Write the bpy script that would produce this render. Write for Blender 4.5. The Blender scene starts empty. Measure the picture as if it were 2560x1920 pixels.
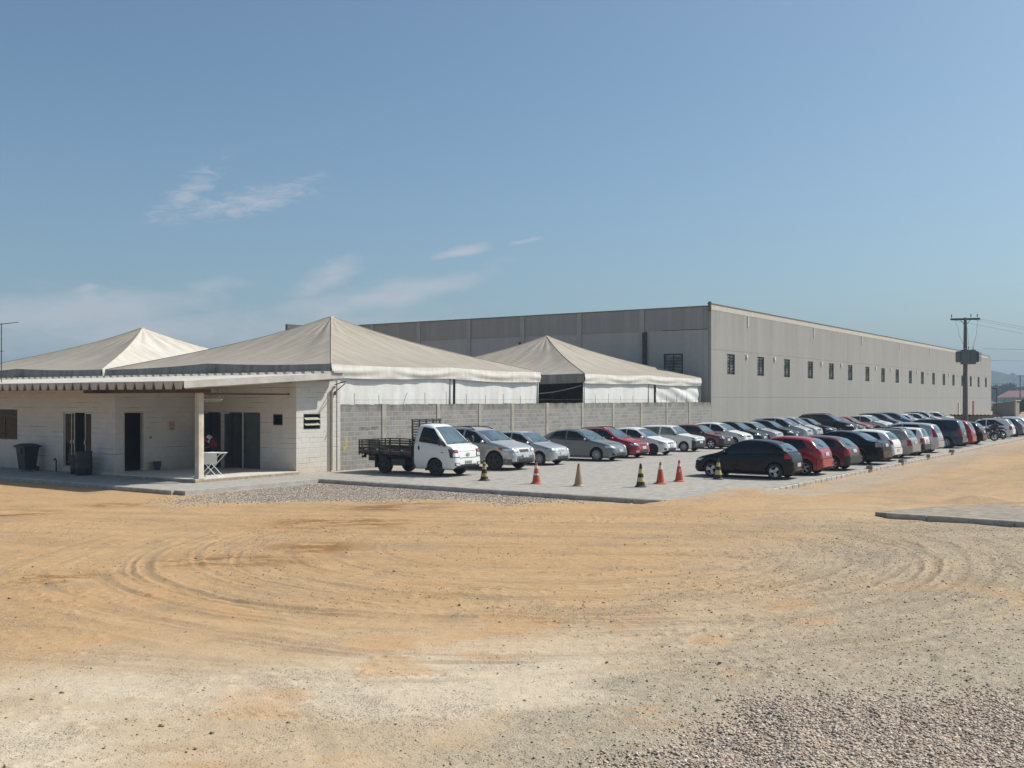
import bpy, bmesh, math, random
import numpy as np
from mathutils import Vector, Matrix
from mathutils.bvhtree import BVHTree

random.seed(7)
RNG = np.random.default_rng(7)
R = math.radians
S = bpy.context.scene
COL = S.collection

# ---------------------------------------------------------------- site frame
# x runs along the block wall (away from the camera), y runs from the parking
# lot into the buildings, z = 0 is the paving of the parking lot.
CAM = Vector((-30.12, -29.6, 2.95))
FWD = Vector((0.8230, 0.5680, 0.0))
RGT = Vector((0.5680, -0.8230, 0.0))

def spot(px, py, z=0.0):
    """ground position surveyed from the photograph (level ground at z)"""
    d = 2550.0 * (2.95 - z) / (py - 997.0)
    p = CAM + FWD * d + RGT * ((px - 1280.0) / 2550.0 * d)
    return Vector((p.x, p.y, z))

# ---------------------------------------------------------------- materials
def newmat(name):
    m = bpy.data.materials.new(name)
    m.use_nodes = True
    nt = m.node_tree
    b = nt.nodes['Principled BSDF']
    return m, nt, b

def N(nt, typ, **kw):
    n = nt.nodes.new(typ)
    for k, v in kw.items():
        if k.startswith('_'):
            setattr(n, k[1:], v)
        else:
            key = k.replace('__', ' ')
            n.inputs[int(key[1:]) if key[0] == 'i' and key[1:].isdigit() else key].default_value = v
    return n

def L(nt, a, b):
    nt.links.new(a, b)

def math_n(nt, op, a, b=None, c=None, clamp=False):
    n = nt.nodes.new('ShaderNodeMath')
    n.operation = op
    n.use_clamp = clamp
    for i, v in enumerate((a, b, c)):
        if v is None:
            continue
        if isinstance(v, (int, float)):
            n.inputs[i].default_value = v
        else:
            nt.links.new(v, n.inputs[i])
    return n.outputs[0]

def mixc(nt, fac, a, b, blend='MIX'):
    n = nt.nodes.new('ShaderNodeMix')
    n.data_type = 'RGBA'
    n.blend_type = blend
    for sock, v in ((n.inputs[0], fac), (n.inputs[6], a), (n.inputs[7], b)):
        if isinstance(v, (int, float)):
            sock.default_value = v
        elif isinstance(v, (tuple, list)):
            sock.default_value = (*v, 1.0) if len(v) == 3 else v
        else:
            nt.links.new(v, sock)
    return n.outputs[2]

def ramp(nt, fac, p0, p1):
    n = nt.nodes.new('ShaderNodeMapRange')
    n.inputs[1].default_value = p0
    n.inputs[2].default_value = p1
    nt.links.new(fac, n.inputs[0])
    return n.outputs[0]

def coords(nt, scale=(1, 1, 1), kind='Object'):
    tc = nt.nodes.new('ShaderNodeTexCoord')
    mp = nt.nodes.new('ShaderNodeMapping')
    mp.inputs['Scale'].default_value = scale
    nt.links.new(tc.outputs[kind], mp.inputs['Vector'])
    return mp.outputs[0]

def noise(nt, vec, scale, detail=4, rough=0.55):
    n = nt.nodes.new('ShaderNodeTexNoise')
    n.inputs['Scale'].default_value = scale
    n.inputs['Detail'].default_value = detail
    n.inputs['Roughness'].default_value = rough
    nt.links.new(vec, n.inputs['Vector'])
    return n.outputs['Fac']

def bump(nt, b, height, strength, dist):
    n = nt.nodes.new('ShaderNodeBump')
    n.inputs['Strength'].default_value = strength
    n.inputs['Distance'].default_value = dist
    nt.links.new(height, n.inputs['Height'])
    nt.links.new(n.outputs[0], b.inputs['Normal'])
    return n

def plain(name, col, rough=0.6, var=0.12, scale=3.0, metal=0.0, dirt=None, bmp=0.0, spec=None):
    """a plain surface with a little procedural unevenness"""
    m, nt, b = newmat(name)
    v = coords(nt)
    f = noise(nt, v, scale, 5)
    lo = tuple(c * (1 - var) for c in col)
    hi = tuple(min(1, c * (1 + var)) for c in col)
    f2 = ramp(nt, f, 0.3, 0.7)
    c = mixc(nt, f2, lo, hi)
    if dirt:
        d = ramp(nt, noise(nt, v, scale * 0.37, 6, 0.7), 0.45, 0.75)
        c = mixc(nt, math_n(nt, 'MULTIPLY', d, dirt[1]), c, dirt[0])
    L(nt, c, b.inputs['Base Color'])
    b.inputs['Roughness'].default_value = rough
    b.inputs['Metallic'].default_value = metal
    if spec is not None:
        b.inputs['Specular IOR Level'].default_value = spec
    if bmp:
        bump(nt, b, noise(nt, v, scale * 8, 4), bmp, 0.01)
    return m

def paint(name, col, metal=0.0, rough=0.32, coat=0.6, dust=0.10, spec=0.5):
    m, nt, b = newmat(name)
    v = coords(nt)
    f = ramp(nt, noise(nt, v, 2.5, 6, 0.65), 0.35, 0.8)
    # a film of pale road dust, stronger low on the doors
    sep = nt.nodes.new('ShaderNodeSeparateXYZ')
    L(nt, v, sep.inputs[0])
    low = ramp(nt, sep.outputs[2], 0.75, 0.2)
    d = math_n(nt, 'MULTIPLY', math_n(nt, 'ADD', math_n(nt, 'MULTIPLY', low, 0.55), 0.25), f)
    d = math_n(nt, 'MULTIPLY', d, dust * 2.2, clamp=True)
    c = mixc(nt, d, col, (0.40, 0.33, 0.25))
    L(nt, c, b.inputs['Base Color'])
    b.inputs['Metallic'].default_value = metal
    L(nt, math_n(nt, 'ADD', math_n(nt, 'MULTIPLY', d, 0.5), rough), b.inputs['Roughness'])
    b.inputs['Specular IOR Level'].default_value = spec
    b.inputs['Coat Weight'].default_value = coat
    b.inputs['Coat Roughness'].default_value = 0.06
    return m

def glassy(name, col, rough=0.05, spec=0.5):
    m, nt, b = newmat(name)
    v = coords(nt)
    f = ramp(nt, noise(nt, v, 1.8, 3), 0.35, 0.7)
    c = mixc(nt, f, tuple(x * 0.6 for x in col), tuple(min(1, x * 1.4) for x in col))
    L(nt, c, b.inputs['Base Color'])
    b.inputs['Roughness'].default_value = rough
    b.inputs['Specular IOR Level'].default_value = spec
    return m

M = {}
M['white_paint'] = paint('white_car_paint', (0.77, 0.765, 0.74), 0.0, 0.3, 0.5, 0.10)
M['silver_paint'] = paint('silver_car_paint', (0.50, 0.50, 0.495), 0.55, 0.34, 0.5, 0.08)
M['grey_paint'] = paint('grey_car_paint', (0.19, 0.205, 0.205), 0.45, 0.34, 0.6, 0.10)
M['beige_paint'] = paint('beige_grey_car_paint', (0.30, 0.28, 0.25), 0.4, 0.36, 0.5, 0.10)
M['black_paint'] = paint('black_car_paint', (0.004, 0.005, 0.007), 0.0, 0.20, 0.22, 0.008, 0.2)
M['red_paint'] = paint('red_car_paint', (0.31, 0.008, 0.014), 0.0, 0.28, 0.6, 0.03)
M['dull_red_paint'] = paint('dull_red_car_paint', (0.25, 0.03, 0.025), 0.0, 0.4, 0.3, 0.12)
M['maroon_paint'] = paint('maroon_car_paint', (0.085, 0.010, 0.013), 0.1, 0.3, 0.6, 0.04)
M['navy_paint'] = paint('navy_car_paint', (0.012, 0.022, 0.055), 0.2, 0.3, 0.6, 0.03)
M['blue_paint'] = paint('blue_car_paint', (0.03, 0.09, 0.19), 0.3, 0.32, 0.6, 0.08)
M['slate_paint'] = paint('slate_car_paint', (0.07, 0.09, 0.12), 0.4, 0.3, 0.6, 0.08)
M['window_glass'] = glassy('dark_window_glass', (0.010, 0.011, 0.012), 0.03, 0.5)
M['screen_glass'] = glassy('windscreen_glass', (0.075, 0.115, 0.135), 0.03, 1.0)
M['clear_glass'] = glassy('clear_window_glass', (0.16, 0.18, 0.16), 0.05, 0.5)
M['plastic'] = plain('black_plastic', (0.025, 0.025, 0.026), 0.55, 0.25, 4, dirt=((0.2, 0.16, 0.12), 0.25))
M['grey_plastic'] = plain('grey_cladding', (0.13, 0.125, 0.12), 0.5, 0.15, 4, dirt=((0.25, 0.2, 0.15), 0.3))
M['under'] = plain('underbody', (0.012, 0.012, 0.012), 0.9, 0.3, 4)
M['rubber'] = plain('tyre_rubber', (0.018, 0.018, 0.018), 0.8, 0.3, 9, dirt=((0.16, 0.12, 0.08), 0.35))
M['alloy'] = plain('alloy_rim', (0.48, 0.48, 0.48), 0.35, 0.1, 6, metal=0.6)
M['dark_alloy'] = plain('dark_rim', (0.06, 0.06, 0.065), 0.4, 0.2, 6, metal=0.5)
M['hubcap'] = plain('plastic_hubcap', (0.36, 0.37, 0.38), 0.4, 0.1, 6, metal=0.2)
M['lamp'] = glassy('headlight_lens', (0.66, 0.69, 0.72), 0.06, 1.0)
M['amber'] = glassy('amber_lens', (0.55, 0.12, 0.02), 0.1, 0.6)
M['tail'] = glassy('tail_lens', (0.33, 0.015, 0.015), 0.12, 0.6)
M['clear_tail'] = glassy('clear_tail_lens', (0.5, 0.38, 0.38), 0.12, 0.6)
M['plate'] = plain('licence_plate', (0.45, 0.46, 0.46), 0.5, 0.06, 30)
M['ink'] = plain('plate_ink', (0.05, 0.05, 0.055), 0.6, 0.1)
M['chrome'] = plain('chrome_trim', (0.6, 0.6, 0.6), 0.15, 0.05, 3, metal=0.9)
M['black_metal'] = plain('black_metal', (0.015, 0.014, 0.014), 0.5, 0.3, 5, dirt=((0.12, 0.09, 0.07), 0.3))

# ---------------------------------------------------------------- mesh helpers
class MB:
    def __init__(self):
        self.v, self.f, self.m = [], [], []

    def add(self, vs, fs, mi=0):
        o = len(self.v)
        self.v += [tuple(p) for p in vs]
        for f in fs:
            self.f.append(tuple(i + o for i in f))
            self.m.append(mi)

    def box(self, a, b, mi=0, xf=None):
        x0, y0, z0 = a
        x1, y1, z1 = b
        vs = [Vector(p) for p in ((x0, y0, z0), (x1, y0, z0), (x1, y1, z0), (x0, y1, z0),
                                  (x0, y0, z1), (x1, y0, z1), (x1, y1, z1), (x0, y1, z1))]
        if xf is not None:
            vs = [xf @ p for p in vs]
        self.add(vs, [(0, 3, 2, 1), (4, 5, 6, 7), (0, 1, 5, 4), (1, 2, 6, 5), (2, 3, 7, 6), (3, 0, 4, 7)], mi)

    def bar(self, p, q, w, h=None, mi=0):
        """a square bar from p to q"""
        p, q = Vector(p), Vector(q)
        h = h or w
        d = (q - p).normalized()
        up = Vector((0, 0, 1)) if abs(d.z) < 0.95 else Vector((1, 0, 0))
        s = d.cross(up).normalized() * (w / 2)
        u = s.cross(d).normalized() * (h / 2)
        vs = [p - s - u, p + s - u, p + s + u, p - s + u, q - s - u, q + s - u, q + s + u, q - s + u]
        self.add(vs, [(0, 1, 2, 3), (7, 6, 5, 4), (0, 4, 5, 1), (1, 5, 6, 2), (2, 6, 7, 3), (3, 7, 4, 0)], mi)

    def tube(self, pts, r, n=8, mi=0, caps=True):
        pts = [Vector(p) for p in pts]
        rs = r if isinstance(r, (list, tuple)) else [r] * len(pts)
        rings = []
        d = (pts[1] - pts[0]).normalized()
        s = d.cross(Vector((0, 0, 1)) if abs(d.z) < 0.9 else Vector((1, 0, 0))).normalized()
        for i, p in enumerate(pts):
            a = pts[max(i - 1, 0)]
            b = pts[min(i + 1, len(pts) - 1)]
            d = (b - a).normalized()
            s = (s - d * s.dot(d)).normalized()
            t = d.cross(s)
            rings.append([p + (s * math.cos(2 * math.pi * k / n) + t * math.sin(2 * math.pi * k / n)) * rs[i] for k in range(n)])
        vs = [v for rg in rings for v in rg]
        fs = []
        for i in range(len(pts) - 1):
            for k in range(n):
                fs.append((i * n + k, i * n + (k + 1) % n, (i + 1) * n + (k + 1) % n, (i + 1) * n + k))
        if caps:
            fs.append(tuple(reversed(range(n))))
            fs.append(tuple((len(pts) - 1) * n + k for k in range(n)))
        self.add(vs, fs, mi)

    def lathe(self, prof, n=24, axis='z', o=(0, 0, 0), mis=None, sq=None):
        """prof: (radius, height) list; axis of turning z or y"""
        o = Vector(o)
        vs = []
        for (r, h) in prof:
            for k in range(n):
                a = 2 * math.pi * k / n
                c, s = math.cos(a), math.sin(a)
                rr = r
                if sq:
                    rr = r / max(abs(c), abs(s)) ** sq
                if axis == 'z':
                    vs.append(o + Vector((rr * c, rr * s, h)))
                else:
                    vs.append(o + Vector((rr * c, h, rr * s)))
        base = len(self.v)
        self.v += [tuple(p) for p in vs]
        for i in range(len(prof) - 1):
            for k in range(n):
                q = (i * n + k, i * n + (k + 1) % n, (i + 1) * n + (k + 1) % n, (i + 1) * n + k)
                self.f.append(tuple(x + base for x in (q if axis == 'z' else reversed(q))))
                self.m.append(mis[i] if mis else 0)

    def prism(self, poly, axis, lo, hi, mi=0):
        n = len(poly)
        def P(a, b, c):
            return {'x': (c, a, b), 'y': (a, c, b), 'z': (a, b, c)}[axis]
        vs = [P(a, b, lo) for a, b in poly] + [P(a, b, hi) for a, b in poly]
        fs = [tuple(range(n)), tuple(reversed(range(n, 2 * n)))]
        for k in range(n):
            fs.append((k, k + n, (k + 1) % n + n, (k + 1) % n))
        self.add(vs, fs, mi)

    def ball(self, c, r, n=10, mi=0, flat=1.0):
        c = Vector(c)
        rx, ry, rz = r if isinstance(r, (tuple, list)) else (r, r, r)
        vs, fs = [], []
        m = n // 2 + 1
        for i in range(m + 1):
            th = math.pi * i / m
            for k in range(n):
                a = 2 * math.pi * k / n
                vs.append(c + Vector((rx * math.sin(th) * math.cos(a), ry * math.sin(th) * math.sin(a), rz * math.cos(th))))
        for i in range(m):
            for k in range(n):
                fs.append((i * n + k, (i + 1) * n + k, (i + 1) * n + (k + 1) % n, i * n + (k + 1) % n))
        self.add(vs, fs, mi)

    def grid(self, fn, nu, nv, mi=0):
        vs = [fn(i / nu, j / nv) for i in range(nu + 1) for j in range(nv + 1)]
        fs = [(i * (nv + 1) + j, (i + 1) * (nv + 1) + j, (i + 1) * (nv + 1) + j + 1, i * (nv + 1) + j + 1)
              for i in range(nu) for j in range(nv)]
        self.add(vs, fs, mi)

    def mesh(self, name, mats, smooth=None, fix=True):
        me = bpy.data.meshes.new(name)
        me.from_pydata(self.v, [], self.f)
        for mt in (mats if isinstance(mats, (list, tuple)) else [mats]):
            me.materials.append(mt)
        me.polygons.foreach_set('material_index', self.m)
        if fix:
            bm = bmesh.new()
            bm.from_mesh(me)
            bmesh.ops.remove_doubles(bm, verts=bm.verts, dist=1e-5)
            bmesh.ops.recalc_face_normals(bm, faces=bm.faces)
            bm.to_mesh(me)
            bm.free()
        if smooth is not None:
            me.shade_smooth()
            me.set_sharp_from_angle(angle=R(smooth))
        me.update()
        return me

    def build(self, name, mats, parent=None, smooth=None, fix=True):
        me = self.mesh(name, mats, smooth, fix)
        return put(name, me, parent)

def put(name, me, parent=None, loc=None, rot=None):
    o = bpy.data.objects.new(name, me)
    COL.objects.link(o)
    if parent is not None:
        o.parent = parent
    if loc is not None:
        o.location = loc
    if rot is not None:
        o.rotation_euler = rot
    return o

def tag(o, label=None, cat=None, group=None, kind=None):
    if label:
        o['label'] = label
    if cat:
        o['category'] = cat
    if group:
        o['group'] = group
    if kind:
        o['kind'] = kind
    return o

def thing(name, label, cat, loc=(0, 0, 0), rz=0.0, group=None):
    o = bpy.data.objects.new(name, None)
    COL.objects.link(o)
    o.empty_display_size = 0.2
    o.location = loc
    o.rotation_euler = (0, 0, rz)
    return tag(o, label, cat, group)

def dup_tree(root):
    """copy a thing, its parts and their sub-parts (mesh data shared)"""
    r = root.copy()
    COL.objects.link(r)
    for ch in root.children:
        c = ch.copy()
        COL.objects.link(c)
        c.parent = r
        for g in ch.children:
            d = g.copy()
            COL.objects.link(d)
            d.parent = c
    return r

def structure(o):
    o['kind'] = 'structure'
    return o

def wall_cells(mb, u0, u1, z0, z1, holes, place, mi=0):
    """a wall with rectangular openings, as butted blocks; place(ua,ub,za,zb) -> (a, b) corners"""
    us = sorted({u0, u1, *[h[0] for h in holes], *[h[1] for h in holes]})
    zs = sorted({z0, z1, *[h[2] for h in holes], *[h[3] for h in holes]})
    for i in range(len(us) - 1):
        for j in range(len(zs) - 1):
            cu, cz = (us[i] + us[i + 1]) / 2, (zs[j] + zs[j + 1]) / 2
            if any(h[0] < cu < h[1] and h[2] < cz < h[3] for h in holes):
                continue
            a, b = place(us[i], us[i + 1], zs[j], zs[j + 1])
            mb.box(a, b, mi)

# numpy value noise -----------------------------------------------------------
def vnoise(x, y, seed=0):
    rg = np.random.default_rng(seed)
    n = 256
    g = rg.random((n, n))
    xi = np.floor(x).astype(np.int64)
    yi = np.floor(y).astype(np.int64)
    fx = x - xi
    fy = y - yi
    fx = fx * fx * (3 - 2 * fx)
    fy = fy * fy * (3 - 2 * fy)
    a = g[xi % n, yi % n]
    b = g[(xi + 1) % n, yi % n]
    c = g[xi % n, (yi + 1) % n]
    d = g[(xi + 1) % n, (yi + 1) % n]
    return (a * (1 - fx) + b * fx) * (1 - fy) + (c * (1 - fx) + d * fx) * fy

def fbm(x, y, seed=0, oct=4, gain=0.5):
    t, a, s = 0, 1.0, 0.0
    for k in range(oct):
        t = t + a * vnoise(x * 2 ** k + 17.3 * k, y * 2 ** k + 5.1 * k, seed + k)
        s += a
        a *= gain
    return t / s

def sstep(a, b, x):
    t = np.clip((x - a) / (b - a), 0, 1)
    return t * t * (3 - 2 * t)
# ---------------------------------------------------------------- camera, sun, sky
cam_d = bpy.data.cameras.new('camera')
cam = bpy.data.objects.new('camera', cam_d)
COL.objects.link(cam)
cam.location = CAM
cam.rotation_euler = FWD.to_track_quat('-Z', 'Y').to_euler()
cam_d.sensor_width = 36.0
cam_d.lens = 2550.0 / 2560.0 * 36.0
cam_d.shift_y = 37.0 / 2560.0
cam_d.clip_start = 0.1
cam_d.clip_end = 9000
S.camera = cam

SUN_H = Vector((0.70, -0.50, 0.0)).normalized()
SUN_EL = R(49.0)
to_sun = Vector((SUN_H.x * math.cos(SUN_EL), SUN_H.y * math.cos(SUN_EL), math.sin(SUN_EL)))
sun_d = bpy.data.lights.new('sun', 'SUN')
sun_d.energy = 4.8
sun_d.angle = R(0.53)
sun_d.color = (1.0, 0.955, 0.88)
sun = bpy.data.objects.new('sun', sun_d)
COL.objects.link(sun)
sun.rotation_euler = to_sun.to_track_quat('Z', 'Y').to_euler()
sun.location = (0, 0, 40)

S.view_settings.view_transform = 'Standard'
S.view_settings.look = 'None'
S.view_settings.exposure = 0.13
S.view_settings.gamma = 1.0
S.view_settings.use_curve_mapping = False

W = bpy.data.worlds.new('World')
S.world = W
W.use_nodes = True
nt = W.node_tree
nt.nodes.clear()
sky = N(nt, 'ShaderNodeTexSky')
sky.sky_type = 'NISHITA'
sky.sun_disc = False
sky.sun_elevation = SUN_EL
sky.sun_rotation = math.atan2(SUN_H.x, SUN_H.y)
sky.altitude = 0
sky.air_density = 0.9
sky.dust_density = 2.2
sky.ozone_density = 1.3
# thin cirrus, placed by its direction in the sky
geo = N(nt, 'ShaderNodeTexCoord')
def dotv(v):
    n = nt.nodes.new('ShaderNodeVectorMath')
    n.operation = 'DOT_PRODUCT'
    L(nt, geo.outputs['Generated'], n.inputs[0])
    n.inputs[1].default_value = v
    return n.outputs['Value']
df = dotv(FWD)
dr = dotv(RGT)
dz = dotv((0, 0, 1))
safe = math_n(nt, 'MAXIMUM', df, 0.05)
A = math_n(nt, 'DIVIDE', dr, safe)
B = math_n(nt, 'DIVIDE', dz, safe)
cv = nt.nodes.new('ShaderNodeCombineXYZ')
L(nt, A, cv.inputs[0])
L(nt, B, cv.inputs[1])
def cloudtex(rot, sx, sy, detail, rough, dist, off=0.0):
    mp = nt.nodes.new('ShaderNodeMapping')
    mp.inputs['Rotation'].default_value = (0, 0, R(-rot))
    mp.inputs['Scale'].default_value = (sx, sy, 1)
    mp.inputs['Location'].default_value = (off, off, 0)
    L(nt, cv.outputs[0], mp.inputs['Vector'])
    n = nt.nodes.new('ShaderNodeTexNoise')
    n.inputs['Scale'].default_value = 1.0
    n.inputs['Detail'].default_value = detail
    n.inputs['Roughness'].default_value = rough
    n.inputs['Distortion'].default_value = dist
    L(nt, mp.outputs[0], n.inputs['Vector'])
    return n.outputs['Fac']
wisp = cloudtex(16, 26, 105, 8, 0.72, 0.9)
wisp2 = cloudtex(38, 30, 90, 8, 0.70, 0.8, 3.1)
puff = cloudtex(9, 13, 42, 8, 0.66, 0.5)
cloud = None
for (a0, b0, ra, rb, rot, k, src, sharp) in (
        (-0.262, 0.192, 0.070, 0.012, 12, 0.86, wisp, 0.36), (-0.318, 0.203, 0.045, 0.014, 38, 0.82, wisp2, 0.36), (-0.225, 0.207, 0.050, 0.005, 17, 0.66, wisp, 0.36),
        (-0.055, 0.143, 0.040, 0.0055, 13, 0.95, puff, 0.30), (0.017, 0.1555, 0.020, 0.0032, 11, 0.85, puff, 0.30),
        (-0.125, 0.100, 0.105, 0.013, 13, 1.15, puff, 0.42), (-0.185, 0.116, 0.040, 0.016, 26, 0.90, puff, 0.40),
        (-0.185, 0.092, 0.085, 0.016, 10, 0.85, puff, 0.5), (-0.43, 0.083, 0.14, 0.026, 3, 1.30, puff, 0.5), (-0.36, 0.066, 0.26, 0.024, 1, 1.20, puff, 0.6),
        (-0.418, 0.108, 0.020, 0.006, 14, 0.85, puff, 0.35), (-0.30, 0.110, 0.05, 0.010, 8, 0.70, puff, 0.5), (-0.15, 0.070, 0.12, 0.02, 4, 0.8, puff, 0.6)):
    c, s = math.cos(R(rot)), math.sin(R(rot))
    x = math_n(nt, 'SUBTRACT', A, a0)
    y = math_n(nt, 'SUBTRACT', B, b0)
    u = math_n(nt, 'ADD', math_n(nt, 'MULTIPLY', x, c / ra), math_n(nt, 'MULTIPLY', y, s / ra))
    v = math_n(nt, 'ADD', math_n(nt, 'MULTIPLY', x, -s / rb), math_n(nt, 'MULTIPLY', y, c / rb))
    d2 = math_n(nt, 'ADD', math_n(nt, 'MULTIPLY', u, u), math_n(nt, 'MULTIPLY', v, v))
    g = math_n(nt, 'EXPONENT', math_n(nt, 'MULTIPLY', d2, -1.0))
    g = math_n(nt, 'MULTIPLY', g, k)
    e = ramp(nt, math_n(nt, 'ADD', g, math_n(nt, 'MULTIPLY', math_n(nt, 'SUBTRACT', src, 0.5), 3.0 if sharp == 0.36 else 2.0)), 0.28, 0.28 + sharp * (2.6 if sharp == 0.36 else 1.8))
    e = math_n(nt, 'MULTIPLY', e, ramp(nt, g, 0.03, 0.30))
    cloud = e if cloud is None else math_n(nt, 'MAXIMUM', cloud, e)
front = ramp(nt, df, 0.1, 0.3)
cloud = math_n(nt, 'MULTIPLY', math_n(nt, 'MULTIPLY', cloud, front), 0.60, clamp=True)
# the camera's daylight balance leans to cyan
skyt = mixc(nt, 1.0, sky.outputs[0], (0.79, 0.955, 0.985), 'MULTIPLY')
skyc = mixc(nt, cloud, skyt, (5.3, 5.2, 5.45))
bg = N(nt, 'ShaderNodeBackground')
bg.inputs['Strength'].default_value = 0.105
L(nt, skyc, bg.inputs['Color'])
out = N(nt, 'ShaderNodeOutputWorld')
L(nt, bg.outputs[0], out.inputs[0])

# the air between here and the hills
hz = MB()
hz.box((-400, -1600, -3.0), (2600, 1600, 72.0))
m, hnt, hb = newmat('haze_air')
hnt.nodes.remove(hb)
pv = N(hnt, 'ShaderNodeVolumePrincipled')
pv.inputs['Color'].default_value = (0.55, 0.72, 0.92, 1)
pv.inputs['Density'].default_value = 0.00055
L(hnt, pv.outputs[0], hnt.nodes['Material Output'].inputs['Volume'])
haze = hz.build('haze', m)
haze['kind'] = 'stuff'

# ---------------------------------------------------------------- ground
def axis(lo, hi, step, far, grow=1.35):
    core = list(np.arange(lo, hi + 1e-6, step))
    up, s = [], step
    while (up[-1] if up else hi) < far:
        s *= grow if s > 2.2 else 1.035
        up.append((up[-1] if up else hi) + s)
    dn, s = [], step
    while (dn[-1] if dn else lo) > -far:
        s *= grow if s > 2.2 else (1.035 if lo < 0 else 1.5)
        dn.append((dn[-1] if dn else lo) - s)
    return np.array(dn[::-1] + core + up)

gx = axis(-13.0, 14.0, 0.032, 3200)
gd = axis(6.4, 26.5, 0.032, 3200, 1.25)
X, D = np.meshgrid(gx, gd, indexing='ij')
SX = CAM.x + FWD.x * D + RGT.x * X
SY = CAM.y + FWD.y * D + RGT.y * X
Q = -SY                                                   # distance out from the block wall

wob = (fbm(X * 0.35, D * 0.35, 3, 3) - 0.5)
# masks of what lies on the surface ------------------------------------------
sand = sstep(10.5, 16.5, D + 3.0 * wob - 0.22 * X) * (1 - 0.88 * sstep(-3.0, 7.0, X + 5 * wob - 0.42 * (D - 14)))
sand = np.maximum(sand, sstep(22, 26, D + 4 * wob) * (1 - sstep(-1.0, 9.0, X - 2 + 5 * wob)) )
sand = np.maximum(sand, sstep(24.0, 27.5, D - 0.12 * X + 3 * wob) * 0.75 * (1 - sstep(7, 14, X - (D - 24))))
sand = np.clip(sand * (0.72 + 0.56 * fbm(X * 0.22, D * 0.8, 11, 5, 0.6)), 0, 1)
road = sstep(17.7, 18.6, Q) * sstep(-2.0, 4.0, SX)
sand = np.maximum(sand, road * (0.35 + 0.5 * fbm(SX * 0.09, SY * 0.8, 15, 4)))
# gravel lying against the pavement and kerb
gra = sstep(29.6, 31.4, D + 3.4 * (fbm(X * 0.5, D * 0.5, 21, 4) - 0.5) - 0.05 * X) * (1 - sstep(5.0, 8.0, X)) * sstep(-11.5, -8.0, X)
gra = np.maximum(gra, 0.75 * sstep(17.5, 18.0, Q) * (1 - sstep(18.6, 21.2, Q + 2.0 * wob)) * (0.35 + 0.65 * sstep(0.35, 0.6, fbm(SX * 0.5, SY * 1.4, 23, 4))) * sstep(-0.6, 1.0, SX))
# the heap of clean stone in the near right corner
pile_e = D - (10.25 + 0.012 * (X - 3) + 1.2 * (fbm(X * 0.9, D * 0.9, 31, 4) - 0.5)) + np.maximum(0, (2.55 - X)) * 1.25
pile = 1 - sstep(-0.9, 0.7, pile_e)
# the worn, greyer right side
grey = sstep(-0.5, 5.5, X - 0.15 * (D - 12) + 6 * wob) * (1 - sstep(24, 28, D))
grey = np.clip(grey + 0.85 * sstep(0.50, 0.66, fbm(X * 0.28, D * 0.45, 41, 5)) * (1 - sstep(14, 19, D)), 0, 1)
grey = np.maximum(grey * (1 - 0.55 * sand), road * 0.75 * sstep(0.46, 0.62, fbm(SX * 0.07 + 0.02 * SY, SY * 0.9, 45, 5, 0.6)))
pale = sstep(0.42, 0.62, fbm(X * 0.24, D * 0.55, 51, 5)) * (1 - sstep(10.5, 17.5, D + 6 * wob)) * (1 - pile) * 0.9

# tyre tracks: turning circles round (0.7, 21.3) and long sweeps --------------
ang_w = 0.35 * (fbm(X * 0.12, D * 0.12, 61, 2) - 0.5)
rad = np.hypot(X - 0.7, (D - 21.6) * 1.0) * (1 + ang_w * 0.6)
track = np.zeros_like(X)
dz = np.zeros_like(X)
near = 1 - sstep(20.5, 25.0, D)
def groove(cx, cd, r0, w, depth, a0, a1, seed):
    global dz, track
    rr_ = np.hypot(X - cx, D - cd)
    r_ = rr_ * (1 + ang_w * 0.5) + 0.55 * (vnoise(X * 0.22, D * 0.22, seed) - 0.5) + 0.05 * (vnoise(X * 2.1, D * 2.1, seed + 2) - 0.5)
    th = np.degrees(np.arctan2(D - cd, X - cx)) % 360
    th = np.where(th < a0 - 20, th + 360, th)
    m_ = sstep(a0 - 8, a0 + 8, th) * (1 - sstep(a1 - 10, a1 + 10, th))
    brk = sstep(0.32, 0.56, fbm(X * 1.1, D * 1.1, seed + 5, 3))
    g_ = np.exp(-((r_ - r0) / w) ** 2) * m_
    lip = np.exp(-((r_ - r0 - 1.7 * w) / (0.55 * w)) ** 2) * m_ + 0.6 * np.exp(-((r_ - r0 + 1.7 * w) / (0.5 * w)) ** 2) * m_
    crumb = 0.45 + 1.1 * vnoise(X * 9, D * 9, seed + 9)
    tread = 0.5 + 0.5 * np.sin(th * r0 * 0.0175 * 2 * np.pi / 0.11 + 5.0 * np.abs(r_ - r0) / w)
    dz += -depth * 0.62 * g_ * (0.75 + 0.35 * tread) + depth * 0.95 * lip * (0.15 + 0.85 * brk) * crumb
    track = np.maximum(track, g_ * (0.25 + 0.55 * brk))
rg_ = np.random.default_rng(5)
for i, (r0, w, dp, a0, a1) in enumerate(((4.7, .06, .009, 150, 290), (5.35, .05, .011, 192, 330), (6.05, .08, .017, 178, 350), (6.28, .05, .012, 180, 300),
                                         (7.1, .07, .021, 172, 335), (7.75, .09, .026, 168, 365), (7.98, .05, .017, 190, 300), (8.6, .06, .014, 205, 355),
                                         (9.5, .08, .015, 222, 330), (3.5, .07, .012, 175, 320))):
    groove(0.7, 21.6, r0, w, dp, a0, a1, 100 + i * 7)
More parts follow.
